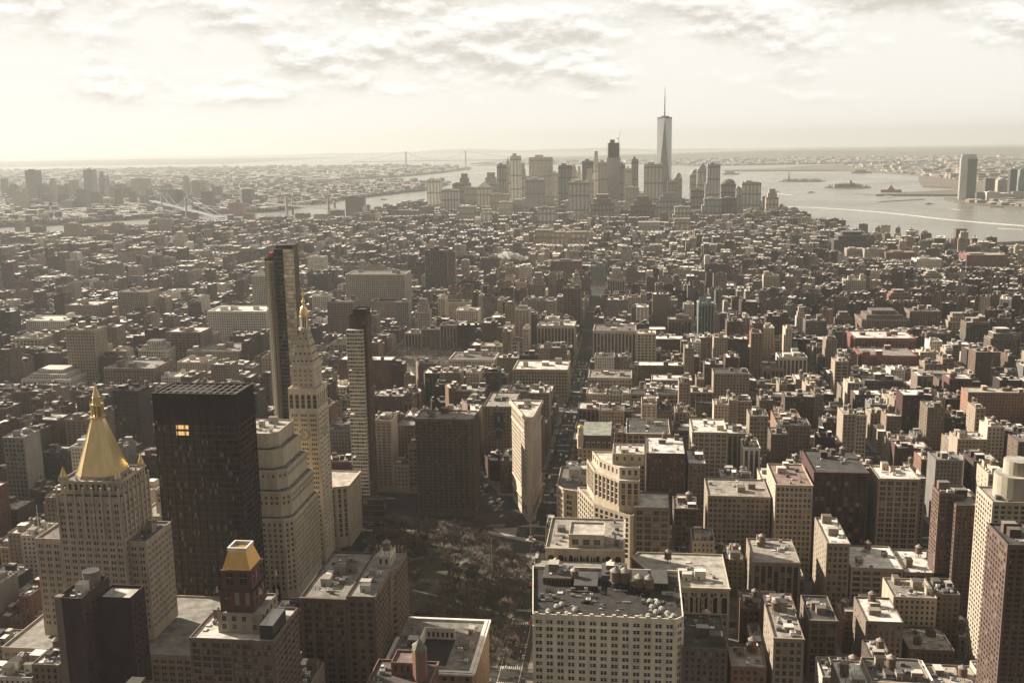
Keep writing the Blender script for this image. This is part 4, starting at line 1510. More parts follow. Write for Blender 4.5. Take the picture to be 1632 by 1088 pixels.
RT = near('apartment_tower', 'tall pale cream apartment tower with rounded top at right margin', 'apartment tower', 1582, 1660, 800, row(26), 28, 'balcony', (.36, .31, .23), GRV, 3, 1088, side='balcony')
m = MB()
(tx0, ty0), (tx1, ty1) = RT[1][0], RT[1][2]
prism(m, ngon(tx0 + 15, ty0 + 13, 10.5, 20), RT[2] - 1, RT[2] + 13, 'masonry', (.34, .3, .225), 'roofing', (.3, .27, .22))
prism(m, ngon(tx0 + 17, ty0 + 14, 7.5, 20), RT[2] + 13.01, RT[2] + 21, 'masonry', (.34, .3, .225), 'roofing', (.3, .27, .22))
kid(m, 'round_penthouse', RT[0], RT[0].location)
near('apartment_tower', 'dark brick apartment tower with one sunlit edge in the lower right corner', 'apartment tower', 1606, 1665, 868, row(27), 30, 'tower', (.11, .074, .058), TAR, 4, 1088, side='balcony')
near('loft_building', 'grey loft with two dark recessed window strips and tanks behind', 'loft building', 1200, 1276, 895, row(25), 42, 'piers', 'buff', GRV, 10, 970)
near('loft_building', 'narrow tall tan loft with sunlit side wall beside a shadowed gap', 'loft building', 1318, 1355, 865, row(25), 48, 'grid', 'buff', SIL, 5, 985)
near('loft_building', 'low white-roofed loft with wide window bands and a roof tank', 'loft building', 1356, 1440, 905, row(25), 40, 'wide', 'buff', WHT, 4, 950)
near('loft_building', 'grey-roofed low loft beside the brown brick tower', 'loft building', 1441, 1510, 912, row(25), 40, 'wide', 'tan', SIL, 6, 940)
near('loft_building', 'slender tan loft with arched top windows and open black roof', 'loft building', 1290, 1335, 987, row(26), 34, 'loft', 'tan', TAR, 6, 1060)
near('loft_building', 'cream gabled narrow loft with sunlit left wall', 'loft building', 1233, 1282, 1016, row(27), 40, 'grid', 'buff', GRV, 6, 1088)
near('loft_building', 'tan loft with pale roof and sunlit notch on its left wall', 'loft building', 1380, 1440, 990, row(26), 34, 'brick', 'tan', SIL, 5, 1060)
near('loft_building', 'brown brick loft with stepped parapet in the lower right area', 'loft building', 1448, 1522, 1035, row(26), 30, 'brick', 'brown', GRV, 6, 1088)
near('loft_building', 'dark brick shed-roofed block with skylight right of the cream igloo block', 'loft building', 1088, 1160, 1035, row(27), 40, 'brick', (.13, .1, .085), TAR, 5, 1088, py2=1030)
near('loft_building', 'orange brick low rooftop house catching sun below the arcaded block', 'loft building', 1165, 1222, 1062, row(27), 25, 'brick', 'orange brick', GRV, 4)

R_, P_, z_ = near('loft_building', 'tan brick loft with a dark vertical banner on its front, left of the wedge tower', 'loft building', 770, 818, 650, row(21), 60, 'brick', 'tan', GRV, 6, 735, py2=645)
m = MB()
bx, bz = -138, 57
m.polys([[(bx, P_[0][1] - .25, bz - 27), (bx + 10, P_[0][1] - .25, bz - 27), (bx + 10, P_[0][1] - .25, bz), (bx, P_[0][1] - .25, bz)]], 'paint', (.02, .017, .018))
for s_ in (-1, 1):
    m.polys([[(bx + 5, P_[0][1] - .3, bz - 16), (bx + 5 + s_ * 4.2, P_[0][1] - .3, bz - 19), (bx + 5 + s_ * 4.2, P_[0][1] - .3, bz - 19.5), (bx + 5, P_[0][1] - .3, bz - 16.6)]], 'paint', (.5, .46, .4))
    m.polys([[(bx + 5 + s_ * 4.2, P_[0][1] - .3, bz - 26), (bx + 5 + s_ * 3.8, P_[0][1] - .3, bz - 26), (bx + 5 + s_ * 3.8, P_[0][1] - .3, bz - 19), (bx + 5 + s_ * 4.2, P_[0][1] - .3, bz - 19)]], 'paint', (.4, .36, .3))
m.polys([[(bx + 4, P_[0][1] - .3, bz - 10), (bx + 6, P_[0][1] - .3, bz - 10), (bx + 6, P_[0][1] - .3, bz - 4), (bx + 4, P_[0][1] - .3, bz - 4)]], 'paint', (.2, .18, .15))
kid(m, 'banner', R_, R_.location)
near('loft_building', 'low brown corner building with pale roof, just left of the wedge tower base', 'building', 797, 817, 735, 912, 40, 'brick', 'brown', SIL, 3, 775, py2=733)

# ------------------------------------------------------------------ farther towers and blocks, each measured on its own
FARC = dict(stone=(.36, .31, .24), white=(.55, .5, .42), brown=(.18, .13, .1), dark=(.07, .065, .06), glass=(.2, .2, .18), red=(.2, .088, .07), grey=(.26, .245, .21), tan=(.3, .24, .175), pale=(.46, .41, .33), teal=(.18, .24, .22), bronze=(.13, .105, .085))
FOOT = []


def slab(name, label, cat, px0, px1, pt, Y=None, pb=None, depth=None, col='stone', top='flat', group=None, shade=.5, mat='facade', steps=0):
    """A building far off whose left, right and top edges were measured; Y is the distance of its front wall."""
    if Y is None:
        Y = at((px0 + px1) / 2, pb)[1]
    x0, z = aty(px0, pt, Y)
    x1, z1 = aty(px1, pt, Y)
    z = (z + z1) / 2
    w = x1 - x0
    d = depth or min(max(w * .8, 14), 60)
    c = np.array(FARC[col] if isinstance(col, str) else col)
    ca = np.append(c, shade)
    rc = rnd.choice([(.3, .27, .22), (.2, .18, .15), (.45, .41, .34), (.5, .46, .4), (.12, .1, .09)])
    m = MB()
    o3 = ((x0 + x1) / 2, Y + d / 2, 0)
    tops = []
    zb = z * (.72 if top in ('setback', 'pyramid', 'dome', 'spire') else 1)
    if top == 'pyramid' or top == 'dome':
        zb = z * .86
    fine = Y < 2350 and name in ('tower_block', 'city_block')
    if fine:
        st = dict(ST[rnd.choice(['loft', 'grid', 'grid', 'brick', 'piers'] if w > 22 else ['grid', 'brick', 'tower', 'brick'])])
        st['bay'] *= 1.15
        st.pop('sills', None)
        walls(m, rect(x0, x1, Y, Y + d), 0, zb, st, c, side=dict(fl=3.7, g=6, t=3, bay=4.5, wf=.4, hf=.5, d=.12))
    else:
        prism(m, rect(x0, x1, Y, Y + d), 0, zb, mat, ca, cap=False)
    root = tag(m.build(name, o3), label, cat, group)
    m = MB()
    P = rect(x0, x1, Y, Y + d)
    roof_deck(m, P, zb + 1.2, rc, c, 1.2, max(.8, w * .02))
    prism(m, P, zb, zb + 1.2, 'masonry', c, cap=False)
    kid(m, 'roof', root, o3)
    m = MB()
    if top == 'flat' and fine:
        clutter(root, P, zb, rnd, 4, 3, o3, c, True, 1.5)
    elif top == 'flat':
        a = rnd.uniform(.2, .5)
        box(m, x0 + w * a * .6, x0 + w * (a * .6 + .35), Y + d * .3, Y + d * .75, zb, zb + max(3, z * .045), 'masonry', c * .9, np.array(rc))
    elif top == 'setback':
        for i, f in enumerate((.12, .24)):
            prism(m, rect(x0 + w * f, x1 - w * f, Y + d * f, Y + d * (1 - f)), zb if i == 0 else zb + (z - zb) * .55, zb + (z - zb) * (.55 if i == 0 else 1), mat, ca, 'roofing', np.array(rc))
    elif top == 'spire':
        for i, (f, a, b) in enumerate(((.1, 0, .4), (.25, .4, .7), (.38, .7, .85))):
            prism(m, rect(x0 + w * f, x1 - w * f, Y + d * f, Y + d * (1 - f)), zb + (z - zb) * a, zb + (z - zb) * b, mat, ca, 'roofing', np.array(rc))
        prism(m, ngon(o3[0], o3[1], w * .1, 6), zb + (z - zb) * .85, z, 'masonry', c, pts1=ngon(o3[0], o3[1], .2, 6))
    elif top == 'pyramid':
        prism(m, rect(x0, x1, Y, Y + d), zb, z, 'masonry', c * .8, pts1=[(o3[0] + sx * w * .03, o3[1] + sy * w * .03) for sx, sy in ((-1, -1), (1, -1), (1, 1), (-1, 1))])
    elif top == 'dome':
        R_ = [(cos(t), sin(t)) for t in np.linspace(.1, pi / 2, 6)]
        for (r0, h0), (r1, h1) in zip(R_, R_[1:]):
            prism(m, ngon(o3[0], o3[1], w / 2 * r0, 12, 0, d / 2 * r0), zb + (z - zb) * h0, zb + (z - zb) * h1, 'masonry', c * .8, pts1=ngon(o3[0], o3[1], w / 2 * max(r1, .02), 12, 0, d / 2 * max(r1, .02)))
    elif top == 'slant':
        m.polys([[(x0, Y, zb), (x1, Y, zb), (x1, Y + d, zb + w * .3), (x0, Y + d, zb + w * .3)]], 'masonry', c)
    if m.n:
        kid(m, {'flat': 'bulkhead', 'setback': 'upper_tier', 'spire': 'spire', 'pyramid': 'pyramid_roof', 'dome': 'dome', 'slant': 'sloping_roof'}[top], root, o3)
    if name == 'skyscraper':
        m = MB()
        n = max(2, int(w / 13))
        rib = np.clip(c * rnd.choice([1.25, 1.35, .6, .7]), 0, .8)
        for i in range(n):
            a = x0 + w * (i + .28) / n
            box(m, a, a + w * .44 / n, Y - 1.2, Y, 4, zb * .985, 'masonry', rib)
        for i in range(max(2, int(d / 13))):
            for xs_, s_ in ((x0, -1), (x1, 1)):
                nn = max(2, int(d / 13))
                a = Y + d * (i + .28) / nn
                box(m, xs_ if s_ > 0 else xs_ - 1.2, xs_ + 1.2 if s_ > 0 else xs_, a, a + d * .44 / nn, 4, zb * .985, 'masonry', rib)
        kid(m, 'facade_rib', root, o3)
        m = MB()
        for f in (rnd.uniform(.3, .45), rnd.uniform(.62, .75), .93):
            m = MB()
            prism(m, inset(P, -1.5), zb * f, zb * f + 7, 'masonry', c * .5, bottom=True)
            kid(m, 'plant_floor_band', root, o3)
        if w > 45 and top == 'flat':
            m = MB()
            f = rnd.choice([-1, 1])
            q = (x0 - w * .16, x0) if f < 0 else (x1, x1 + w * .16)
            box(m, q[0], q[1], Y + 6, Y + d * .8, 0, zb * rnd.uniform(.55, .8), mat, ca, np.array(rc))
            kid(m, 'side_wing', root, o3)
    FOOT.append((x0 - 3, x1 + 3, Y - 4, Y + d + 4))
    USED.append(FOOT[-1])
    CLEAR.append((px0, px1, proj((x0 + x1) / 2, Y, z * .35)[1], Y - 2))
    return root, (x0, x1, Y, Y + d, z)


MID = [  # label, left, right, top, base or distance, colour, top
    ('tall brown concrete apartment slab with a sawtooth side, standing over the lower east towers', 550, 577, 314, 353, 'brown', 'flat'),
    ('broad brown twin apartment tower near the university', 677, 712, 400, 474, 'bronze', 'flat'),
    ('reddish brick half of the twin tower by the university', 712, 725, 402, 470, 'tan', 'flat'),
    ('slender stone tower with stepped top above the square', 846, 868, 435, 500, 'tan', 'setback'),
    ('stone office tower at the corner of the wooded square', 661, 684, 477, 550, 'stone', 'setback'),
    ('tan brick ribbed apartment tower rising behind the gold pyramid', 104, 150, 527, 628, 'tan', 'flat'),
    ('brown gridded office block with setback roof, left distance', 187, 235, 466, 510, 'tan', 'flat'),
    ('bright white balconied apartment block left of the bronze slab', 219, 263, 545, 592, 'white', 'setback'),
    ('wide white columned office block left of the unfinished tower', 330, 424, 497, 552, 'white', 'flat'),
    ('wide pale department store block with long cornice', 550, 645, 438, 502, 'stone', 'flat'),
    ('pale arcaded block across from the wooded square', 715, 788, 574, 604, 'pale', 'flat'),
    ('dark brown balconied apartment block behind the clock tower', 521, 562, 482, 545, 'brown', 'flat'),
    ('dark glass ziggurat office block near the river', 1330, 1390, 370, 416, 'dark', 'setback'),
    ('long red brick warehouse with many windows at right riverside', 1541, 1606, 407, 440, 'red', 'flat'),
    ('pinkish red brick warehouse in the riverside row', 1412, 1460, 403, 424, 'red', 'flat'),
    ('pale stone warehouse second in the riverside row', 1378, 1412, 398, 422, 'stone', 'flat'),
    ('reddish low warehouse first in the riverside row', 1350, 1379, 397, 420, 'tan', 'flat'),
    ('white windowless garage between the red warehouses', 1461, 1502, 414, 438, 'white', 'flat'),
    ('pale apartment slab with blank sunlit end wall', 1347, 1380, 447, 480, 'stone', 'flat'),
    ('tan apartment slab with sunlit left edge near long street', 1217, 1242, 440, 474, 'stone', 'flat'),
    ('red brick hospital tower with chimney on the right', 1417, 1452, 463, 494, 'red', 'setback'),
    ('pinkish setback apartment tower in low village roofs', 1473, 1501, 432, 458, 'tan', 'setback'),
    ('white tall apartment block with blank central shaft', 1241, 1287, 570, 622, 'white', 'flat'),
    ('teal glass apartment tower with pale edge', 1113, 1139, 484, 566, 'teal', 'flat'),
    ('brown balconied apartment block left of teal tower', 1065, 1102, 510, 556, 'brown', 'flat'),
    ('wide tan loft with row of arches on long avenue', 945, 1014, 528, 590, 'stone', 'flat'),
    ('square stone loft left of the long avenue, white cornice', 856, 916, 520, 572, 'stone', 'flat'),
    ('cream wide loft in front of the arched one', 937, 1007, 603, 640, 'stone', 'flat'),
    ('tan pair of lofts left of the long avenue', 817, 905, 590, 640, 'tan', 'flat'),
    ('tall reddish library block at the far square', 878, 926, 417, 446, 'red', 'flat'),
    ('stepped cream apartment tower ending the long avenue', 911, 925, 430, 500, 'pale', 'spire'),
    ('cream ziggurat apartment house right of the long avenue', 968, 996, 428, 490, 'pale', 'setback'),
    ('dark brick high wall block along the long avenue', 898, 926, 460, 530, 'brown', 'flat'),
    ('glassy cream apartment block near the far square', 941, 964, 424, 455, 'grey', 'flat'),
    ('brown brick cooperative block in the right middle distance', 1374, 1450, 497, 545, 'brown', 'setback'),
    ('second brown brick cooperative block beside it with red roof trim', 1450, 1500, 497, 540, 'brown', 'flat'),
    ('white-sided apartment tower facing dark brick neighbours at right', 1540, 1578, 515, 568, 'bronze', 'flat'),
    ('dark apartment tower at far right with narrow lit edge', 1580, 1622, 525, 580, 'bronze', 'setback'),
    ('long red brick block in the right middle ground', 1362, 1460, 540, 572, 'red', 'flat'),
    ('wide red brick store with white cornice, right middle ground', 1374, 1462, 568, 600, 'red', 'flat'),
    ('dark columned long block on the right cross street', 1378, 1440, 608, 640, 'dark', 'flat'),
    ('cream narrow apartment tower with sunlit flank, right of long avenue', 1270, 1284, 490, 545, 'pale', 'setback'),
    ('dark brick apartment slab beside cream narrow tower', 1284, 1318, 512, 556, 'bronze', 'flat'),
    ('brown brick setback block in the village', 1332, 1360, 498, 535, 'brown', 'setback'),
    ('grey gabled theatre front with columns', 1215, 1250, 588, 625, 'tan', 'flat'),
    ('white zigzag balcony block at left edge of the middle ground', 33, 110, 592, 640, 'white', 'setback'),
    ('low white museum-like block at far left', 41, 103, 512, 542, 'white', 'flat'),
    ('small pillared stone block by a dark churchyard of trees', 24, 66, 540, 566, 'stone', 'flat'),
    ('brown office block with pale crenellated crown, left distance', 103, 156, 487, 522, 'brown', 'flat'),
    ('brown apartment block in shade behind the tan ribbed tower', 165, 245, 588, 640, 'brown', 'flat'),
    ('dark brown broad block right of the white balconied one', 264, 320, 530, 585, 'brown', 'flat'),
    ('long tan gridded block behind the bronze slab', 298, 382, 560, 592, 'tan', 'flat'),
    ('pale low apartment block just above the bronze slab roof', 282, 330, 578, 612, 'pale', 'flat'),
    ('pale setback office tower beside a clock-topped one', 400, 424, 430, 500, 'pale', 'pyramid'),
    ('brown twin apartment block left distance with white roof', 250, 268, 350, 382, 'tan', 'flat'),
    ('round white apartment tower beyond the clock tower', 490, 516, 410, 446, 'white', 'flat'),
    ('black glass hotel beyond the clock tower', 495, 522, 437, 472, 'dark', 'flat'),
    ('white office block behind the gold cupola', 497, 524, 472, 510, 'white', 'flat'),
    ('white gridded office block in the centre', 727, 762, 495, 530, 'white', 'flat'),
    ('stone slab with blank wall beside the wooded square', 525, 566, 548, 580, 'stone', 'flat'),
    ('brick tower block west of the flat meadow roofs', 1512, 1545, 500, 545, 'tan', 'setback'),
]
for lab, a, b, t, pb, c_, tp in MID:
    slab('tower_block' if (b - a) < 50 else 'city_block', lab, 'building', a, b, t, None, pb, None, c_, tp, shade=rnd.random())

LES = [(101, 121, 357, 392), (121, 130, 362, 390), (137, 153, 363, 388), (178, 192, 356, 384), (193, 200, 359, 384), (200, 218, 366, 386), (22, 34, 352, 374), (47, 65, 361, 380), (239, 258, 358, 377), (154, 177, 374, 393),
       (104, 120, 416, 450), (120, 141, 429, 449), (141, 157, 422, 446), (157, 168, 423, 448), (169, 189, 421, 452), (204, 218, 426, 452), (218, 224, 424, 446), (224, 237, 410, 440), (238, 253, 408, 438), (254, 273, 411, 435), (0, 10, 375, 402), (10, 44, 378, 398), (352, 380, 393, 410), (275, 285, 382, 402), (325, 338, 366, 390), (351, 357, 378, 400), (387, 402, 341, 358), (300, 312, 340, 356),
       (577, 592, 342, 362), (620, 668, 336, 350), (668, 690, 330, 350), (526, 545, 336, 352), (470, 490, 341, 356), (500, 520, 342, 356)]
for i, (a, b, t, pb) in enumerate(LES):
    slab('housing_block', 'plain brick housing block with flat roof, %.1f%% across and %.1f%% down the photo' % ((a + b) / 32.64, t / 10.88), 'housing block', a, b, t, None, pb, None, rnd.choice(['tan', 'brown', 'bronze', 'tan']), 'flat', 'housing blocks of the lower east side', rnd.random())
slab('apartment_tower', 'pale stepped glass wedge tower alone among low eastern roofs', 'apartment tower', 274, 293, 370, None, 410, None, 'pale', 'setback')
slab('apartment_tower', 'blue-grey narrow glass tower among low eastern roofs', 'apartment tower', 313, 321, 380, None, 411, None, 'glass', 'flat')
slab('apartment_tower', 'tower under construction wrapped in pink netting across the river bend', 'apartment tower', 363, 385, 324, 4700, None, None, (.42, .2, .22), 'flat')

BK = [(0, 5, 286), (6, 10, 285), (10, 24, 293), (39, 57, 272), (60, 74, 295), (76, 86, 284), (85, 99, 296), (100, 109, 292), (109, 120, 288), (120, 136, 302), (132, 147, 271), (156, 164, 273), (166, 172, 279), (155, 181, 317), (182, 191, 302), (181, 196, 294), (208, 233, 285), (232, 241, 302), (241, 247, 309), (253, 276, 302), (258, 272, 293), (277, 291, 302), (291, 298, 281), (296, 303, 291), (305, 326, 288), (320, 337, 306), (337, 350, 298), (205, 214, 306), (31, 40, 300), (173, 182, 298), (196, 206, 299), (385, 400, 302), (66, 78, 310), (20, 36, 306), (140, 156, 306), (222, 236, 312), (92, 104, 310), (268, 280, 312), (300, 312, 316), (97, 115, 438 - 98 - 20), (40, 60, 318)]
for i, (a, b, t) in enumerate(BK):
    slab('apartment_tower', '%s tower across the left river, %.1f%% across and %.1f%% down the photo' % (rnd.choice(['hazy grey', 'hazy pale']), (a + b) / 32.64, t / 10.88), 'high rise', a, b, t, rnd.uniform(5900, 6600) if t < 300 else rnd.uniform(5200, 5800), None, None, rnd.choice(['grey', 'bronze', 'stone', 'glass', 'brown']), rnd.choice(['flat', 'flat', 'flat', 'setback']), 'hazy towers beyond the left river', rnd.random())

DT = [  # downtown: label, left, right, top, distance, colour, top
    ('pale ribbed telephone slab at the left end of the downtown skyline', 680, 701, 287, 4450, 'pale', 'flat'),
    ('plain grey slab right of the pale ribbed one', 704, 729, 303, 4350, 'grey', 'flat'),
    ('grey block behind the plain slab', 721, 738, 293, 4700, 'bronze', 'flat'),
    ('small hazy tower with stepped cap, far left of downtown', 730, 748, 277, 5200, 'bronze', 'setback'),
    ('wide grey low office slab left of the pyramid-roofed tower', 737, 764, 299, 4700, 'grey', 'flat'),
    ('ornate stone tower with tall pointed roof', 760, 781, 290, 4400, 'stone', 'pyramid'),
    ('grey tower with wide flat head above the pointed roof', 770, 792, 275, 4900, 'grey', 'setback'),
    ('square stone courthouse-like block with columns', 781, 809, 310, 4300, 'stone', 'flat'),
    ('dark hazy slab left of the needle tower', 792, 806, 263, 5000, 'bronze', 'flat'),
    ('slim needle-topped stone tower', 804, 814, 250, 5050, 'stone', 'spire'),
    ('rippled silver apartment tower, tallest on the left of downtown', 813, 829, 249, 4600, 'pale', 'flat'),
    ('grey tower with slanted shoulder right of the silver one', 828, 838, 260, 4850, 'grey', 'setback'),
    ('broad federal office slab with dark right side', 837, 866, 286, 4250, 'grey', 'flat'),
    ('wide pale bank tower with flat top', 843, 879, 251, 4950, 'pale', 'flat'),
    ('low stone tower right of the federal slab', 866, 882, 298, 4400, 'stone', 'setback'),
    ('hazy cream tower behind the dark flat slab', 879, 892, 276, 4900, 'pale', 'flat'),
    ('dark flat-topped glass slab in the centre left of downtown', 890, 911, 264, 4900, 'dark', 'flat'),
    ('stone tower with small green spire', 909, 920, 258, 4900, 'stone', 'spire'),
    ('slender cream tower beside the green spire', 919, 927, 265, 4800, 'pale', 'setback'),
    ('windowless grey telephone tower with ribbed top', 906, 938, 290, 4050, (.24, .22, .19), 'flat'),
    ('dark blue glass slab behind the cream tower', 928, 945, 257, 4900, 'dark', 'flat'),
    ('cream stepped tower before the dark glass slab', 932, 946, 269, 4600, 'stone', 'setback'),
    ('slender pale tower, narrow with flat cap, centre of downtown', 945, 955, 241, 4700, 'pale', 'setback'),
    ('mottled cream apartment tower next to the unfinished tower', 953, 968, 259, 4550, 'stone', 'flat'),
    ('narrow dark strip tower right of the unfinished one', 988, 996, 262, 4500, 'bronze', 'flat'),
    ('ribbed white apartment tower right of the unfinished one', 996, 1007, 269, 4350, 'pale', 'flat'),
    ('dark-edged narrow tower with flat top', 1007, 1017, 254, 4450, 'bronze', 'flat'),
    ('low cream pair beneath the ribbed white tower', 997, 1018, 299, 4200, 'stone', 'flat'),
    ('broad silver glass block left of the tallest tower', 1027, 1056, 262, 4420, 'grey', 'flat'),
    ('small stone tower with lantern at the foot of the tallest tower', 1064, 1080, 289, 4350, 'tan', 'flat'),
    ('domed grey tower right of the tallest tower', 1075, 1087, 275, 4800, 'grey', 'dome'),
    ('white stepped glass headquarters below the tallest tower', 1047, 1087, 307, 4150, (.2, .19, .17), 'setback'),
    ('dark brown telegraph building with stepped art deco mass', 942, 978, 310, 3900, 'bronze', 'setback'),
    ('dark brick stepped block right of the telegraph building', 1006, 1044, 313, 3900, 'bronze', 'setback'),
    ('domed office tower of the waterfront trio', 1100, 1115, 269, 4850, 'grey', 'dome'),
    ('pyramid-topped office tower of the waterfront trio', 1112, 1129, 260, 4780, 'grey', 'pyramid'),
    ('flat-topped striped tower of the waterfront trio', 1128, 1148, 262, 4650, 'grey', 'flat'),
    ('curved glass bank tower right of the trio', 1150, 1173, 285, 4500, 'bronze', 'dome'),
    ('dark narrow apartment tower in front of the trio', 1101, 1122, 303, 4250, 'bronze', 'flat'),
    ('blue glass apartment tower in front of the trio', 1123, 1150, 317, 4050, 'glass', 'flat'),
    ('brown brick apartment tower left of the wide umbrella slab', 1150, 1174, 316, 4100, 'bronze', 'flat'),
    ('wide pale office tower with notched crown at right of downtown', 1183, 1213, 291, 4150, 'grey', 'flat'),
    ('low shoulder block attached left of the notched crown tower', 1174, 1184, 299, 4160, 'grey', 'flat'),
    ('brown brick waterfront apartment tower, last on the right of downtown', 1222, 1241, 301, 4250, 'tan', 'setback'),
    ('narrow dark apartment tower before the last waterfront one', 1216, 1223, 314, 4300, 'dark', 'flat'),
    ('pale concrete apartment slab below the telephone tower', 858, 884, 331, 3700, 'grey', 'flat'),
    ('small pale setback block below the mottled tower', 968, 988, 318, 4000, 'pale', 'setback'),
    ('square cream loft tower below the dark stepped blocks', 1018, 1052, 356, 3560, 'stone', 'flat'),
    ('reddish apartment slab south of the far square, left', 853, 878, 368, 3050, 'tan', 'flat'),
    ('reddish apartment slab south of the far square, middle', 878, 900, 371, 3050, 'tan', 'flat'),
    ('reddish apartment slab south of the far square, right', 910, 934, 371, 3050, 'tan', 'flat'),
    ('cream office block at the foot of the pointed roof tower', 795, 815, 322, 4150, 'pale', 'flat'),
    ('hazy low office block between pointed roof and federal slab', 812, 838, 318, 4350, 'stone', 'setback'),
    ('dim low tower at the foot of the plain grey slab', 731, 756, 330, 4000, 'grey', 'flat'),
    ('pale low tower at the foot of pointed roof tower', 768, 782, 334, 3900, 'pale', 'flat'),
    ('grey office block below the broad silver glass', 1076, 1100, 330, 3800, 'grey', 'flat'),
    ('brick warehouse tower below the waterfront trio', 1075, 1100, 350, 3500, 'tan', 'flat'),
]
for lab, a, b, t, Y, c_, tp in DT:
    c_ = np.clip(np.array(FARC[c_] if isinstance(c_, str) else c_) * 1.45 + .03, 0, .75)  # wall colours lifted: distance haze painted into the downtown towers
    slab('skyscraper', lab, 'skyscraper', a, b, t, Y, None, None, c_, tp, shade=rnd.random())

# unfinished tower downtown with a crane
x0, z = aty(967, 228, 4600)
x1, _ = aty(989, 228, 4600)
m = MB()
prism(m, rect(x0, x1, 4600, 4650), 0, z * .8, 'facade', (.45, .42, .35, .3))
UN = tag(m.build('skyscraper', ((x0 + x1) / 2, 4625, 0)), 'unfinished tower with bare upper floors and a crane on top', 'skyscraper')
USED.append((x0, x1, 4598, 4652))
m = MB()
for f in np.arange(z * .8, z, 4.5):
    box(m, x0 + 1, x1 - 1, 4601, 4649, f + 3.7, f + 4.5, 'masonry', (.16, .14, .12))
box(m, x0 + 6, x1 - 6, 4606, 4644, z * .8, z, 'masonry', (.07, .06, .055))
box(m, x0 + 14, x0 + 34, 4610, 4640, z, z + 14, 'masonry', (.1, .09, .08))
kid(m, 'bare_floors', UN, UN.location)
m = MB()
xc = x1 - 8
tube(m, (xc, 4620, z * .9), (xc, 4620, z + 18), 1.2, 1.2, 'paint', (.2, .18, .15))
tube(m, (xc, 4620, z + 18), (xc + 12, 4620, z + 62), 1.0, .4, 'paint', (.2, .18, .15))
tube(m, (xc, 4620, z + 18), (xc - 10, 4620, z + 20), 1.4, 1.4, 'paint', (.2, .18, .15))
kid(m, 'crane', UN, UN.location)

# tallest tower: square base twisting to a square top, mast above
wx, wy = 124.0, 4561.0
m = MB()
B = [(wx + a * 31, wy + b * 31) for a, b in ((-1, -1), (1, -1), (1, 1), (-1, 1))]
T = [(wx, wy - 31), (wx + 31, wy), (wx, wy + 31), (wx - 31, wy)]
prism(m, B, 0, 57, 'curtain_glass', (.62, .6, .56))
cols = [(.30, .29, .26), (.17, .17, .16)]
for i in range(4):
    b0, b1, t0, t1 = B[i], B[(i + 1) % 4], T[i], T[(i + 1) % 4]
    m.polys([[(*b0, 57), (*b1, 57), (*t0, 412)]], 'curtain_glass', (.33, .33, .32))  # darker facets paint in how the glass catches the light
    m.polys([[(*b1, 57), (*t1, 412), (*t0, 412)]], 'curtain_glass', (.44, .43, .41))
WTC = tag(m.build('skyscraper', (wx, wy, 0)), 'tallest faceted glass tower of downtown with a tall mast', 'skyscraper')
USED.append((wx - 35, wx + 35, wy - 35, wy + 35))
m = MB()
prism(m, T, 412, 418, 'pane', (.12, .11, .1), 'roofing', (.2, .18, .15))
prism(m, ngon(wx, wy, 19, 20), 418, 423, 'paint', (.2, .18, .16))
kid(m, 'parapet', WTC, WTC.location)
m = MB()
for z0, z1, r0, r1 in ((418, 440, 3.2, 3), (440, 470, 2.6, 2.4), (470, 500, 2.1, 1.8), (500, 532, 1.5, 1.1), (532, 544, .9, .3)):
    tube(m, (wx, wy, z0), (wx, wy, z1), r0, r1, 'paint', (.2, .18, .16), 6)
    prism(m, ngon(wx, wy, r0 + 1.2, 8), z1 - 1.2, z1, 'paint', (.22, .2, .17))
kid(m, 'mast', WTC, WTC.location)

# tapered glass tower across the wide river, and its low neighbours
gx0, gz = aty(1534, 246, 5560)
gx1, _ = aty(1559, 246, 5560)
gy = 5560
m = MB()
gl, gd = (.52, .49, .42, .2), (.14, .135, .12, .2)
Pg = [(gx0, gy + 12), (gx0 + 26, gy), (gx1 - 3, gy), (gx1 + 2, gy + 10), (gx1 + 2, gy + 38), (gx0, gy + 38)]
Pt_ = [(gx0 + 6, gy + 14), (gx0 + 28, gy + 3), (gx1 - 5, gy + 3), (gx1 - 2, gy + 12), (gx1 - 2, gy + 36), (gx0 + 6, gy + 36)]
prism(m, Pg, 0, gz * .88, 'curtain_glass', (.6, .58, .54))
prism(m, [(gx0 + 30, gy - 1.5), (gx1 - 3, gy - 1.5), (gx1 + 3, gy + 9), (gx1 + 3, gy + 36), (gx0 + 30, gy + 36)], 0, gz * .9, 'pane', (.09, .085, .075))  # dark half: the shaded side of the glass put in as colour
GSX = tag(m.build('skyscraper', (gx0 + 40, gy + 27, 0)), 'tall rounded glass tower alone on the far right riverbank', 'skyscraper')
m = MB()
prism(m, Pg, gz * .88, gz, 'curtain_glass', (.45, .44, .41), 'roofing', (.2, .18, .15), pts1=Pt_)
kid(m, 'tapered_crown', GSX, GSX.location)
m = MB()
for f in np.linspace(8, gz * .88, 40):
    prism(m, inset(Pg, -.25), f, f + 1.2, 'masonry', (.42, .39, .33))
kid(m, 'floor_bands', GSX, GSX.location)
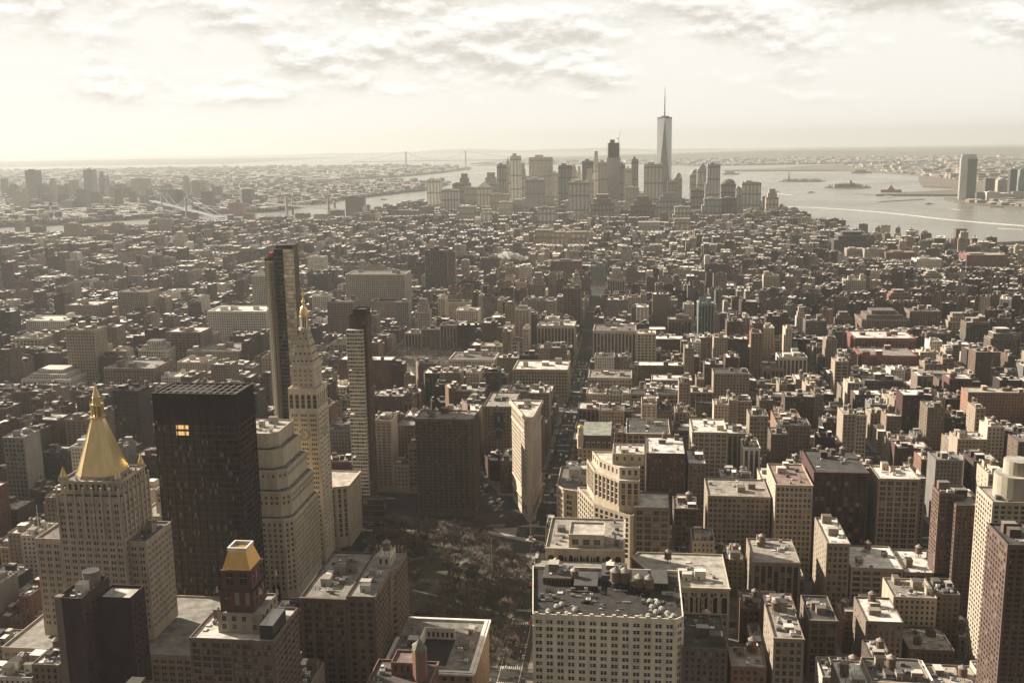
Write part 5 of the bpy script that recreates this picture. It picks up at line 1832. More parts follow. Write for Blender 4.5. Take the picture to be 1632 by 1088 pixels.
for lab, a, b, t, Y, c_ in (('dark apartment slab beside the lone riverbank tower', 1571, 1586, 285, 5700, 'bronze'), ('pale round-topped apartment tower on the far right bank', 1591, 1606, 283, 5750, 'pale'), ('dark glass tower near the right margin across the river', 1611, 1626, 271, 5600, 'dark'),
                             ('greenish glass tower cut by the right margin', 1626, 1640, 271, 5500, 'teal'), ('low pale block below the dark slab across river', 1573, 1592, 306, 5450, 'white'), ('low white block below the round-topped tower', 1592, 1613, 307, 5450, 'white'), ('low brown annex at the foot of the lone riverbank tower', 1557, 1569, 307, 5480, 'bronze'),
                             ('tan pier sheds across the river at the right margin', 1598, 1640, 320, 5250, 'tan'), ('pale low block at right margin beside the pier sheds', 1614, 1640, 306, 5460, 'pale')):
    slab('riverside_block', lab, 'building', a, b, t, Y, None, None, c_, 'dome' if 'round' in lab else 'flat')

# ------------------------------------------------------------------ the city that fills the blocks
def blocked(pts, m=0.0):
    x0, x1 = min(p[0] for p in pts), max(p[0] for p in pts)
    y0, y1 = min(p[1] for p in pts), max(p[1] for p in pts)
    for a, b, c, d in USED:
        if x0 < b - m and x1 > a + m and y0 < d - m and y1 > c + m:
            return True
    return False


def occl(pts, h):
    """Lowers a filler building that would hide a measured one standing behind it."""
    x, y = cen(pts)
    ps = [proj(px, py, h)[0] for px, py in pts]
    a, b = min(ps), max(ps)
    yf = min(p[1] for p in pts)
    for x0, x1, pb, Y in CLEAR:
        if yf < Y and a < x1 and b > x0:
            py = proj(x, yf, h)[1]
            if py < pb:
                hh = aty((max(a, x0) + min(b, x1)) / 2, pb, yf)[1]
                h = min(h, hh)
    return h


PARKS = [(-213, -60, 580, 815), (-372, -255, 1305, 1548), (-565, -455, 985, 1058), (-975, -800, 1300, 1460), (-210, 85, 2215, 2400), (-1530, -1335, 2035, 2270)]
BLK = [(-59, 222, 'W'), (252, 496, 'W'), (526, 770, 'W'), (800, 1044, 'W'), (1074, 1318, 'W'), (-212, -89, 'C'), (-354, -238, 'C'), (-494, -382, 'E'), (-636, -522, 'E'), (-866, -664, 'E'), (-1096, -894, 'E'), (-1316, -1124, 'E'), (-1530, -1340, 'E'), (-1740, -1556, 'E'), (-1950, -1766, 'E'), (-2200, -1976, 'E')]
LOTS = []                                            # dict(pts, h, kind, col, roof, seed, size)


def inview(x, y, z=20, m=60):
    a = proj(x, y, z)
    return -m < a[0] < 1632 + m and a[1] < 1088 + 140


def zone_h(x, y, r):
    g = r.gauss
    if y < 1110:
        if x > 230:
            h = g(30, 15) if r.random() < .9 else r.uniform(50, 75)
        elif x > -60:
            h = (g(46, 12) if r.random() < .55 else r.uniform(13, 27)) if y < 760 else g(40, 14)
        elif x > -370:
            h = g(44, 13)
        else:
            h = g(42, 16)
    elif y < 1570:
        if x > 230:
            h = g(26, 11) if r.random() < .88 else r.uniform(40, 66)
        elif x > -370:
            h = g(38, 15) if r.random() < .7 else r.uniform(52, 74)
        else:
            h = g(30, 13) if r.random() < .84 else r.uniform(48, 70)
    elif y < 2250:
        if -330 < x < 120:
            h = g(32, 14) if r.random() < .7 else r.uniform(48, 72)
        elif x <= -330:
            h = g(18, 5) if r.random() < .88 else r.uniform(28, 62)
        else:
            h = g(18, 6) if r.random() < .83 else r.uniform(30, 62)
    elif y < 3700:
        h = g(20, 6) if r.random() < .93 else r.uniform(30, 60)
    else:
        h = g(22, 9) if r.random() < .9 else r.uniform(35, 70)
    return max(h, 9)


PAL_W = ['cream'] * 3 + ['buff'] * 4 + ['tan'] * 4 + ['brown'] * 3 + ['red brick', 'maroon', 'grey', 'white', 'orange brick', 'dark brown']
PAL_E = ['tan'] * 4 + ['brown'] * 5 + ['red brick'] * 4 + ['dark brown'] * 3 + ['buff', 'grey', 'white', 'orange brick', 'cream', 'maroon']


def lot(pts, h, r, pal, front):
    if len(pts) < 3 or area(pts) < 60 or blocked(pts):
        return
    x, y = cen(pts)
    if not inview(x, y, h):
        return
    h = occl(pts, h)
    if h < 7:
        return
    LOTS.append(dict(pts=pts, h=h, col=r.choice(pal), roof=r.choice(ROOFS if y < 1000 or r.random() < .45 else ROOFS[4:7] + ROOFS[9:] + ROOFS[5:7]), r=r.random(), x=x, y=y, front=front))


def block(x0, x1, y0, y1, r, side):
    """Two rows of lots back to back."""
    for j, (a, b) in enumerate(((y0, (y0 + y1) / 2 - 1.5), ((y0 + y1) / 2 + 1.5, y1))):
        x = x0
        while x < x1 - 5:
            near_ = y0 < 1600
            w = r.choice([7.6, 7.6, 9, 12, 15, 15, 18, 22, 26, 30]) if near_ and side != 'E' else r.choice([7.6, 7.6, 7.6, 9, 12, 15, 20, 26])
            if r.random() < (.03 if y0 < 1100 else .16):
                w *= 2.2
            if x1 - x - w < 6:
                w = x1 - x
            h = zone_h(x + w / 2, a, r)
            if w < 9:
                h = min(h, r.uniform(14, 24) if r.random() < .75 else 40)
            dpt = r.uniform(0, 7)
            A, B_ = (a, b - dpt) if j == 0 else (a + dpt, b)
            P = rect(x, x + w - .06, A, B_)
            # the diagonal avenue cuts the blocks
            if abs(BW((A + B_) / 2) - (x + w / 2)) < w / 2 + 30 and 480 < A < 1310:
                c0 = BW(0)
                L = clip(P, 1, .427, c0 - 14)
                R_ = clip(P, -1, -.427, -(c0 + 14))
                P = L if area(L) > area(R_) else R_
            lot(P, h, r, PAL_E if side == 'E' else PAL_W, j == 0)
            x += w


r = random.Random(5)
for k in range(31, 0, -1):
    y0, y1 = S(k) + 9, S(k - 1) - 9
    for x0, x1, sd in BLK:
        if x0 > 200 and k <= 13:
            continue
        if x1 < -1316 and y0 < 1500:
            continue
        if x0 == -212 and 23 <= k <= 26:
            continue
        xx0, xx1 = x0, x1
        if x0 == -212 and k <= 23:
            xx0 = -238
        if x0 == -354 and k <= 23:
            xx1 = -237.9
        if k == 23 and False:
            continue
        cxm, cym = (x0 + x1) / 2, (y0 + y1) / 2
        if not (inview(x0, y0) or inview(x1, y1) or inview(cxm, cym)):
            continue
        if any(cxm > a and cxm < b and cym > c and cym < d for a, b, c, d in PARKS[1:]):
            continue
        for a, b, c, d in PARKS:
            USED.append((a, b, c, d)) if (k == 31 and x0 == -59) else None
        USED.append((-104, -60, 830, 905)) if (k == 31 and x0 == -59) else None
        block(xx0, xx1, y0, y1, r, sd)


def region(test, ang, step_u, step_v, street_u, street_v, wmin, wmax, dep, y0, y1, x0, x1, pal, hf, r):
    """Rows of lots on a turned street grid."""
    ca, sa = cos(ang), sin(ang)
    cx, cy_ = (x0 + x1) / 2, (y0 + y1) / 2
    R = hypot(x1 - x0, y1 - y0) / 2 + 50
    v = -R
    while v < R:
        for row_ in range(2):
            vv = v + street_v + row_ * (step_v - street_v) / 2
            u = -R
            while u < R:
                w = r.uniform(wmin, wmax)
                if (u % step_u) < street_u:
                    u += street_u
                    continue
                d = dep * r.uniform(.75, 1.0)
                x, y = cx + u * ca - vv * sa, cy_ + u * sa + vv * ca
                u += w
                if not (x0 < x < x1 and y0 < y < y1) or not test(x, y) or not inview(x, y, 20, 30):
                    continue
                P = [(x + a * ca - b * sa, y + a * sa + b * ca) for a, b in ((0, 0), (w - .1, 0), (w - .1, d), (0, d))]
                if inside(WATERLOTS, x, y):
                    lot(P, hf(x, y, r), r, pal, True)
        v += step_v


WATERLOTS = [(x * .985 + (-20 if x > 0 else 0), y - (25 if x > 0 else 10)) for x, y in MANH]
region(lambda x, y: x > 225 and y > 1560, radians(-24), 160, 14, 15, 68, 7.5, 20, 24, 1560, 2700, 225, 1500, PAL_E, zone_h, r)
region(lambda x, y: -380 < x < 230 and y > 2670, radians(0), 78, 14, 14, 100, 9, 24, 40, 2670, 3600, -380, 230, PAL_W, zone_h, r)
region(lambda x, y: x > 230 or y > 3600, radians(-12), 130, 14, 14, 80, 10, 28, 30, 2670, 5700, -400, 1000, PAL_W, zone_h, r)
region(lambda x, y: x < -380, radians(4), 62, 13, 13, 130, 8, 22, 50, 2670, 5600, -2600, -380, PAL_E, zone_h, r)
MAINLAND = [BKLN, NJ, SI]
WATERLOTS = BKLN
hb = lambda x, y, r: max(7, r.gauss(12, 4)) if r.random() < .965 else r.uniform(20, 45)
region(lambda x, y: True, radians(18), 190, 24, 22, 95, 14, 44, 32, 3900, 9000, -7000, -1400, PAL_E, hb, r)
region(lambda x, y: r.random() < .75, radians(25), 260, 30, 30, 150, 30, 90, 50, 9000, 15500, -11500, -1800, PAL_E, hb, r)
WATERLOTS = NJ
WATERLOTS = SI
region(lambda x, y: r.random() < .5, radians(30), 300, 40, 40, 160, 30, 110, 60, 13700, 17500, -2400, 6000, PAL_W, hb, r)
WATERLOTS = NJ
region(lambda x, y: y < 5350 or (x > 2400 and r.random() < .5), radians(10), 220, 30, 26, 130, 25, 90, 45, 4000, 13000, 1600, 6500, PAL_W, hb, r)

PXS = lambda L: (FPX / hypot(L['x'], L['y'], CZ)) ** 2 * max(abs(L['pts'][1][0] - L['pts'][0][0]), 5) * (L['h'] * .8 + 8)


def kindof(L):
    h, x, y = L['h'], L['x'], L['y']
    if h >= 52:
        return 'high_rise'
    if h < 17:
        return 'townhouse'
    if h < 28:
        return 'walkup_building'
    if x < -382 or y > 1700:
        return 'apartment_house'
    return 'loft_building' if L['r'] < .62 else 'commercial_building'


for L in LOTS:
    L['kind'] = kindof(L)
    L['size'] = PXS(L)
byk = {}
for L in LOTS:
    byk.setdefault(L['kind'], []).append(L)
LANDMARKS = [('the wedge-shaped tower', -92, 865), ('the clock tower', -250, 755), ('the gold pyramid tower', -292, 540), ('the cream igloo block', -12, 540), ('the tan stepped tower', -15, 695), ('the pinkish hotel tower', 190, 755), ('the bronze slab', -270, 606), ('the brown slab', -162, 862), ('the dark red loft', 150, 775), ('the corner dome', -47, 912), ('the slim glass tower', -232, 848)]
ROOFN = {0: 'black', 1: 'black', 2: 'dark', 3: 'grey', 4: 'pale', 5: 'silver', 6: 'white', 7: 'grey', 8: 'dark', 9: 'silver'}
KW = {'high_rise': 'high-rise', 'townhouse': 'townhouse', 'walkup_building': 'walk-up', 'apartment_house': 'apartment house', 'loft_building': 'loft', 'commercial_building': 'commercial block'}
SEEN = set()
HCAP = 295
n_ind = 0
TANKSPOTS = []
for kind, ls in byk.items():
    ls.sort(key=lambda L: -L['size'])
    for L in ls[:HCAP]:
        L['own'] = True


def lot_label(L):
    n = max(2, int(L['h'] / 3.7))
    rn = ROOFN[ROOFS.index(L['roof'])]
    base = '%s %s-storey %s, %s roof' % (L['col'].replace(' ', '-'), numw(n), KW[L['kind']], rn)
    if L['y'] < 1250:
        nm, lx, ly = min(LANDMARKS, key=lambda q: hypot(q[1] - L['x'], q[2] - L['y']))
        dx, dy = L['x'] - lx, L['y'] - ly
        t = base + ', %dm %s, %dm %s %s' % (abs(dx), 'right' if dx > 0 else 'left', abs(dy), 'beyond' if dy > 0 else 'before', nm)
    else:
        a = proj(L['x'], L['y'], L['h'])
        t = base + ', %.1f%% across and %.1f%% down the photo' % (a[0] / 16.32, a[1] / 10.88)
    return t


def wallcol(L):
    return np.array(WALLC[L['col']]) * (.75 + .5 * L['r']) * (1.3 if L['y'] > 2000 and L['x'] < -100 else 1)  # far eastern walls paled, haze painted into their colour


mass = {}
for L in LOTS:
    pts, h, rr = L['pts'], L['h'], random.Random(int(L['r'] * 1e9))
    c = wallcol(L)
    own = L.get('own') and L['y'] < 3300
    zone = 'city' if L['y'] < 3900 or L['x'] > -1100 and L['y'] < 6000 else 'far'
    if own:
        o = (L['x'], L['y'], 0.0)
        m = MB()
        if L['y'] < 1750:
            far_ = L['y'] > 1150
            st = rr.choice(['loft', 'grid', 'piers', 'brick', 'piers', 'loft', 'wide'] if L['kind'] in ('loft_building', 'commercial_building') else ['brick', 'brick', 'grid', 'tower'])
            sp = dict(ST[st])
            sp['bay'] *= rr.uniform(.85, 1.2) * (1.15 if far_ else 1)
            if far_:
                sp.pop('sills', None)
                sp['bar'] = False
            sd = dict(fl=3.7, g=9, t=4, bay=rr.uniform(5, 9), wf=.2, hf=.4, d=.12) if rr.random() < .75 else dict(blank=1)
            if not L['front']:
                sp = dict(ST['brick'])
            walls(m, pts, 0, h, sp, c, None, side=sd)
        else:
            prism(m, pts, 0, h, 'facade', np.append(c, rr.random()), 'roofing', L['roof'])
        root = m.build(L['kind'], o)
        t = lot_label(L)
        while t in SEEN:
            t = t.replace(', ', ' and ', 1) if ' and ' not in t.split('roof')[0] else t + ' again'
        SEEN.add(t)
        tag(root, t, 'building', {'high_rise': 'high-rises among the blocks', 'townhouse': 'townhouses of the side streets', 'walkup_building': 'walk-up buildings', 'apartment_house': 'apartment houses', 'loft_building': 'loft buildings', 'commercial_building': 'commercial blocks'}[L['kind']])
        m = MB()
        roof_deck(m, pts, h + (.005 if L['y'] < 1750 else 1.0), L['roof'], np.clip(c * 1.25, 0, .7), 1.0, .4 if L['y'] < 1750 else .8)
        if L['y'] >= 1750:
            prism(m, pts, h, h + 1.0, 'masonry', c, cap=False)
            ins = inset(pts, 1.5)
            if area(ins) > 30:
                for _ in range(rr.randint(1, 3)):
                    i = rr.randrange(len(ins))
                    q = cen(ins)
                    t_ = rr.uniform(.15, .75)
                    x, y = ins[i][0] * (1 - t_) + q[0] * t_, ins[i][1] * (1 - t_) + q[1] * t_
                    w, d = rr.uniform(2, 4.5), rr.uniform(2, 5)
                    if inside(pts, x + w / 2 + 1, y + d / 2) and inside(pts, x - w / 2, y - d / 2):
                        box(m, x - w / 2, x + w / 2, y - d / 2, y + d / 2, h + .01, h + rr.uniform(2.5, 4.5), 'masonry', c * rr.uniform(.8, 1.5), np.array(rr.choice(ROOFS)))
        kid(m, 'roof', root, o)
        if L['y'] < 1750:
            clutter(root, pts, h - 1.0, rr, (rr.randint(7, 14) if area(pts) > 250 else 4) if L['y'] < 850 else 4 if L['y'] < 1150 else 1, rr.randint(2, 4), o, c, True)
            if h > 18 and area(pts) > 220 and rr.random() < .5 and L['y'] < 1500:
                TANKSPOTS.append((L['x'] + rr.uniform(-4, 4), L['y'] + rr.uniform(-4, 6), h - 1.0, L))
        n_ind += 1
    else:
        key = 'mass' if L['y'] < 6000 and L['x'] > -2700 else 'east' if L['x'] < 0 else 'west'
        m = mass.setdefault(key, MB())
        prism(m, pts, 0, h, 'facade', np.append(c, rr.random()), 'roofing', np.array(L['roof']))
        if L['y'] < 4500:
            q = cen(pts)
            w = rr.uniform(1.5, 3.5)
            box(m, q[0] - w, q[0] + w, q[1] - w, q[1] + w * rr.uniform(.3, 1), h + .01, h + rr.uniform(2, 4.5), 'masonry', c * 1.2, np.array(rr.choice(ROOFS)))
            if rr.random() < .5:
                p0, p1 = pts[0], pts[1]
                prism(m, [p0, p1, (p1[0], p1[1] + .8), (p0[0], p0[1] + .8)], h + .005, h + 1.1, 'masonry', c * 1.1)
for key, m in mass.items():
    tag(m.build('distant_buildings'), {'mass': 'packed low roofs of the farther city blocks', 'east': 'hazy mass of low houses beyond the left river', 'west': 'pale scattered sheds and houses on the far right shore'}[key], 'city blocks', None, 'stuff')
print('LOTS', len(LOTS), {k: len(v) for k, v in byk.items()}, 'own', n_ind, 'tanks', len(TANKSPOTS))

# ------------------------------------------------------------------ streets, kerbs, park
def seg_clear(x0, x1, y0, y1):
    P = rect(x0, x1, y0, y1)
    if y0 < 1310 and y1 > 560:
        c0 = BW(0)
        L, R_ = clip(P, 1, .427, c0 - 10), clip(P, -1, -.427, -(c0 + 10))
        return [q for q in (L, R_) if len(q) > 2 and area(q) > 60]
    return [P]


m = MB()
for k in range(29, 12, -1):
    y0, y1 = S(k) + 4.6, S(k - 1) - 4.6
    for x0, x1, sd in BLK:
        if x1 < -1100 or x0 > 800 or (x0 == -212 and 23 <= k <= 26):
            continue
        a, b = x0 - 4.5, x1 + 4.5
        if k <= 23:
            a = -242 if x0 == -212 else a
            b = -242.1 if x0 == -354 else b
        for P in seg_clear(a, b, y0, y1):
            prism(m, P, 0, .15, 'ground', (.155, .138, .115))
for P in ([(-131, 826), (-108, 826), (-108, 835)], ):
    prism(m, P, 0, .15, 'ground', (.17, .15, .125))
# traffic islands and the plaza at the crossing
PLZ = [[(-79, 748), (-64, 690), (-58, 742), (-66, 772), (-84, 772)], [(-118, 822), (-104, 806), (-96, 806), (-96, 826)], [(-97, 828), (-76, 828), (-80, 836), (-88, 834)]]
for P in PLZ:
    prism(m, P if area(P) else P, 0, .15, 'ground', (.24, .21, .175))
tag(m.build('pavement'), kind='structure')

m = MB()
W_ = (.52, .48, .41)


def dash(x0, y0, x1, y1, w, on, off, z=.006):
    L = hypot(x1 - x0, y1 - y0)
    ux, uy = (x1 - x0) / L, (y1 - y0) / L
    t = 0
    while t < L:
        a, b = t, min(t + on, L)
        m.polys([[(x0 + ux * a - uy * w, y0 + uy * a + ux * w, z), (x0 + ux * a + uy * w, y0 + uy * a - ux * w, z), (x0 + ux * b + uy * w, y0 + uy * b - ux * w, z), (x0 + ux * b - uy * w, y0 + uy * b + ux * w, z)]], 'ground', W_)
        t += on + off


for x in (-77.5, -70.5):
    for k in range(28, 13, -1):
        if k != 23:
            dash(x, S(k) + 12, x, S(k - 1) - 12, .12, 3, 6)
for x in (-80.5, -67.5):
    dash(x, 560, x, 800, .1, 200, 1)
for y in (817, 823):
    dash(-380, y, 230, y, .12, 3, 5)
for k in range(27, 14, -1):
    for xc in (-74, -225, 237, -368):
        for dy in (-10, 10):
            for i in range(-5, 6):
                x = xc + i * 1.3
                m.polys([[(x - .35, S(k) + dy - 1.8, .006), (x + .35, S(k) + dy - 1.8, .006), (x + .35, S(k) + dy + 1.8, .006), (x - .35, S(k) + dy + 1.8, .006)]], 'ground', W_)
for y in range(600, 1290, 60):
    dash(BW(y), y, BW(y + 40), y + 40, .12, 3, 5)
tag(m.build('road_markings'), kind='structure')

PK = [(-210, 592), (-86, 592), (-84, 738), (-110, 792), (-130, 811), (-210, 811)]
m = MB()
prism(m, [(-214, 588), (-82.5, 588), (-80.5, 740), (-108, 797), (-129, 815), (-214, 815)], 0, .15, 'ground', (.17, .15, .12))
tag(m.build('pavement'), kind='structure')
m = MB()
prism(m, PK, .1, .22, 'ground', (.062, .056, .035))
tag(m.build('lawn'), kind='structure')
m = MB()


def path(pts, w, col=(.13, .112, .09)):
    for (x0, y0), (x1, y1) in zip(pts, pts[1:]):
        L = hypot(x1 - x0, y1 - y0)
        nx, ny = -(y1 - y0) / L * w / 2, (x1 - x0) / L * w / 2
        m.polys([[(x0 - nx, y0 - ny, .226), (x1 - nx, y1 - ny, .226), (x1 + nx, y1 + ny, .226), (x0 + nx, y0 + ny, .226)]], 'ground', col)


def arc(cx, cy, rx, ry, a0, a1, n=18):
    return [(cx + rx * cos(t), cy + ry * sin(t)) for t in np.linspace(a0, a1, n)]


path(arc(-155, 700, 32, 58, 0, 2 * pi, 40), 3.6)
path([(-208, 808), (-185, 760), (-172, 752)], 4)
path([(-135, 742), (-122, 770), (-118, 786)], 4)
path([(-98, 594), (-120, 620), (-138, 650)], 4)
path([(-208, 594), (-186, 630), (-176, 650)], 4)
path([(-97, 690), (-110, 700), (-123, 702)], 4)
path([(-208, 700), (-187, 700)], 4)
path(arc(-153, 702, 9, 10, 0, 2 * pi, 20), 9, (.1, .088, .07))
tag(m.build('path'), kind='structure')


# ------------------------------------------------------------------ bare winter trees
def tree_mesh(seed, twigs=420):
    r = random.Random(seed)
    t, c = MB(), MB()
    BRK = (.085, .065, .05)

    def grow(p, d, L, rad, lv):
        q = p + d * L
        tube(t if lv < 2 else c, p, q, rad, rad * .62, 'bark', BRK, 5 if lv < 2 else 3)
        if lv == 4:
            for _ in range(twigs // 32):
                e = (d + Vector((r.gauss(0, .7), r.gauss(0, .7), r.gauss(.1, .5)))).normalized()
                s = p + d * L * r.random()
                f = s + e * r.uniform(.9, 2.2)
                w = e.orthogonal().normalized() * r.uniform(.05, .12)
                k = r.uniform(.7, 1.3)
                c.polys([[s - w, s + w, f]], 'bark', (.15 * k, .118 * k, .095 * k))
            return
        n = r.choice([2, 3, 3]) if lv else 4
        for i in range(n):
            a = 2 * pi * (i + r.random() * .7) / n
            sp = r.uniform(.35, .8)
            o = d.orthogonal().normalized()
            e = (d * cos(sp) + (o * cos(a) + d.cross(o) * sin(a)) * sin(sp) + Vector((0, 0, .12))).normalized()
            grow(p + d * L * (r.uniform(.75, 1.0)), e, L * r.uniform(.62, .85), rad * .6, lv + 1)
    grow(Vector((0, 0, -.2)), Vector((r.gauss(0, .04), r.gauss(0, .04), 1)).normalized(), r.uniform(4.0, 5.2), .34, 0)
    return t, c


TREES = []
for s in range(4):
    t, c = tree_mesh(40 + s)
    TREES.append((t.mesh('trunk'), c.mesh('crown')))
r = random.Random(3)
spots = []
tries = 0
while len(spots) < 165 and tries < 6000:
    tries += 1
    x, y = r.uniform(-208, -86), r.uniform(594, 809)
    if not inside(PK, x, y) or any(hypot(x - a, y - b) < 5.6 for a, b in spots):
        continue
    if abs(hypot((x + 155) / 32, (y - 700) / 58) - 1) < .1 or (hypot((x + 155) / 22, (y - 700) / 44) < 1 and r.random() < .75):
        continue
    spots.append((x, y))
for _ in range(400):
    x, y = r.uniform(-88, -77), r.uniform(574, 735)
    if all(hypot(x - a, y - b) > 5.5 for a, b in spots) and len(spots) < 186:
        spots.append((x, y))
for i, (x, y) in enumerate(sorted(spots, key=lambda q: q[1])):
    tm, cm = TREES[i % 4]
    sc_ = r.uniform(1.0, 1.4)
    e = empty('bare_tree', (x, y, .2), 'leafless brown tree in the park, %dm beyond and %dm %s of the courtyard block' % (y - 571, abs(x + 110), 'right' if x > -110 else 'left'), 'tree', 'bare trees of the park', r.uniform(0, 6.28))
    e.scale = (sc_, sc_, sc_ * r.uniform(.9, 1.15))
    for nm, me in (('trunk', tm), ('crown', cm)):
        o = bpy.data.objects.new(nm, me)
        COL.objects.link(o)
        o.parent = e
# groves too far off to count
m = MB()
r = random.Random(9)
far = []
for (a, b, c, d), n in zip(PARKS[1:], (210, 80, 160, 240, 120)):
    for _ in range(n):
        far.append((r.uniform(a + 6, b - 6), r.uniform(c + 4, d - 4), r.uniform(10, 17)))
for _ in range(260):
    k = r.choice([(540, 4380, 60, 220), (60, 5620, 200, 60), (-230, 5760, 120, 60), (900, 2050, 200, 200), (-2300, 2700, 60, 500)])
    far.append((r.gauss(k[0], k[2]), r.gauss(k[1], k[3]), r.uniform(8, 14)))
for x, y, h in far:
    tube(m, (x, y, 0), (x, y, h * .5), .4, .2, 'bark', (.09, .07, .055), 3)
    for _ in range(46 if y < 1600 else 22):
        a, b = r.uniform(0, 2 * pi), r.random() ** .5
        q = Vector((x + cos(a) * b * h * .42, y + sin(a) * b * h * .42, h * r.uniform(.4, 1.0) * (1.05 - .25 * b)))
        e = Vector((r.gauss(0, 1), r.gauss(0, 1), r.gauss(.6, .8))).normalized() * r.uniform(1.2, 2.6)
        w = e.orthogonal().normalized() * r.uniform(.25, .6)
        k = r.uniform(.6, 1.2)
        m.polys([[q - w, q + w, q + e]], 'bark', (.15 * k, .115 * k, .085 * k))
tag(m.build('park_woods'), 'brown leafless groves in the farther squares', 'woods', None, 'stuff')

# ------------------------------------------------------------------ rooftop water tanks
def tank(label, x, y, z, s=1.0, wood=(.16, .105, .07), first=[None]):
    if first[0] is None:
        e = empty('water_tank', (x, y, z), label, 'water tank', 'rooftop water tanks')
        m = MB()
        prism(m, ngon(0, 0, 2.0, 14), 3.2, 7.2, 'masonry', wood)
        for zz in (3.6, 4.4, 5.2, 6.0, 6.8):
            prism(m, ngon(0, 0, 2.05, 14), zz, zz + .1, 'paint', (.08, .07, .06))
        kid(m, 'tank_barrel', e)
        m = MB()
        prism(m, ngon(0, 0, 2.3, 14), 7.2, 8.9, 'roofing', (.24, .2, .165), pts1=ngon(0, 0, .05, 14), bottom=True)
        kid(m, 'conical_roof', e)
        m = MB()
        for a in range(4):
            p = (1.5 * cos(a * pi / 2 + .78), 1.5 * sin(a * pi / 2 + .78))
            q = (1.5 * cos(a * pi / 2 + 2.35), 1.5 * sin(a * pi / 2 + 2.35))
            tube(m, (*p, 0), (*p, 3.1), .14, .14, 'paint', (.07, .06, .05), 4)
            tube(m, (*p, .3), (*q, 2.9), .07, .07, 'paint', (.07, .06, .05), 3)
        box(m, -2, 2, -2, 2, 3.0, 3.2, 'paint', (.1, .08, .065), None, True)
        kid(m, 'stand', e)
        first[0] = e
    else:
        e = copy_tree(first[0])
        e['label'] = label
    e.location = (x, y, z)
    e.scale = (s, s, s)
    e.rotation_euler = (0, 0, x)
    return e


TANKSPOTS.sort(key=lambda t: t[1])
hand = [(aty(1452, 905, 690), 690), (aty(1395, 985, 640), 640), (aty(1480, 985, 640), 640), (aty(1320, 890, 690), 690), (aty(1250, 870, 700), 700)]
for x, y, z, L in TANKSPOTS[:230]:
    nm, lx, ly = min(LANDMARKS, key=lambda q: hypot(q[1] - x, q[2] - y))
    tank('wooden water tank on the %s %s, %dm %s, %dm %s %s' % (L['col'].replace(' ', '-'), KW[L['kind']], abs(x - lx), 'right' if x > lx else 'left', abs(y - ly), 'beyond' if y > ly else 'before', nm), x, y, z, random.Random(x).uniform(.85, 1.2))
for rt_, n in ((ARC, 1), (TOY, 1)):
    pass
for i, o in enumerate([h for h in HERO if h.name.startswith('loft_building')]):
    bb = [o.matrix_world @ Vector(c) for c in o.bound_box] if False else [Vector(c) + o.location for c in o.bound_box]
    x0, x1, y0, y1, z1 = min(b.x for b in bb), max(b.x for b in bb), min(b.y for b in bb), max(b.y for b in bb), max(b.z for b in bb)
    if i % 3 == 2 or x1 - x0 < 12:
        continue
    tank('wooden water tank standing on the roof of the ' + ' '.join(o['label'].replace(',', '').split()[:7]), x0 + (x1 - x0) * (.3 + .1 * (i % 5)), y0 + (y1 - y0) * .72, z1 - 1.3, 1.1)

for i, (x, y, z, s) in enumerate(((-9, 545, 74.4, 1.5), (-4, 545, 74.4, 1.5), (4, 541, 74.4, 1.3), (9.5, 540, 74.4, 1.3))):
    tank(('left', 'second', 'third', 'right')[i] + ' of four tan tanks among the roof sheds of the cream igloo block', x, y, z, s)

# ------------------------------------------------------------------ traffic
CARC = {'yellow': (.42, .27, .07), 'white': (.6, .57, .5), 'black': (.02, .02, .02), 'silver': (.35, .33, .3), 'red': (.35, .04, .03)}
CARM = {}


def car_mesh(kind, col):
    if (kind, col) in CARM:
        return CARM[kind, col]
    m = MB()
    c = CARC[col]
    L, w, h = {'car': (4.7, 1.85, 1.45), 'van': (5.8, 2.1, 2.4), 'bus': (12.2, 2.55, 3.1)}[kind]
    if kind == 'car':
        prism(m, rect(-w / 2, w / 2, -L / 2, L / 2), .35, .85, 'paint', c, pts1=rect(-w / 2 * .94, w / 2 * .94, -L / 2 * .97, L / 2 * .97))
        prism(m, rect(-w / 2 * .92, w / 2 * .92, -L * .33, L * .24), .85, 1.38, 'pane', (.02, .02, .02), pts1=rect(-w / 2 * .72, w / 2 * .72, -L * .22, L * .12))
        prism(m, rect(-w / 2 * .72, w / 2 * .72, -L * .22, L * .12), 1.385, 1.45, 'paint', c)
    else:
        prism(m, rect(-w / 2, w / 2, -L / 2, L / 2), .4, h * .5, 'paint', c)
        prism(m, rect(-w / 2 * .99, w / 2 * .99, -L / 2 * .99, L / 2 * .99), h * .5, h * .78, 'pane' if kind == 'bus' else 'paint', (.03, .03, .03) if kind == 'bus' else c)
        prism(m, rect(-w / 2, w / 2, -L / 2, L / 2 * (1 if kind == 'bus' else .8)), h * .78, h, 'paint', c)
        if kind == 'van':
            m.polys([[(-w * .45, L / 2 + .01, 1.2), (w * .45, L / 2 + .01, 1.2), (w * .45, L / 2 * .82, 1.9), (-w * .45, L / 2 * .82, 1.9)]], 'pane', (.02, .02, .02))
    for sx in (-1, 1):
        for sy in (-.3, .3):
            x = sx * (w / 2 - .1)
            A = [(x, sy * L + .34 * cos(t), .34 + .34 * sin(t)) for t in np.linspace(0, 2 * pi, 9)[:-1]]
            B_ = [(x + sx * .13, b, c_) for a, b, c_ in A]
            m.polys([[A[i], A[(i + 1) % 8], B_[(i + 1) % 8], B_[i]] for i in range(8)], 'paint', (.015, .015, .015))
            m.polys([B_], 'paint', (.03, .03, .03))
    CARM[kind, col] = m.mesh(kind)
    return CARM[kind, col]


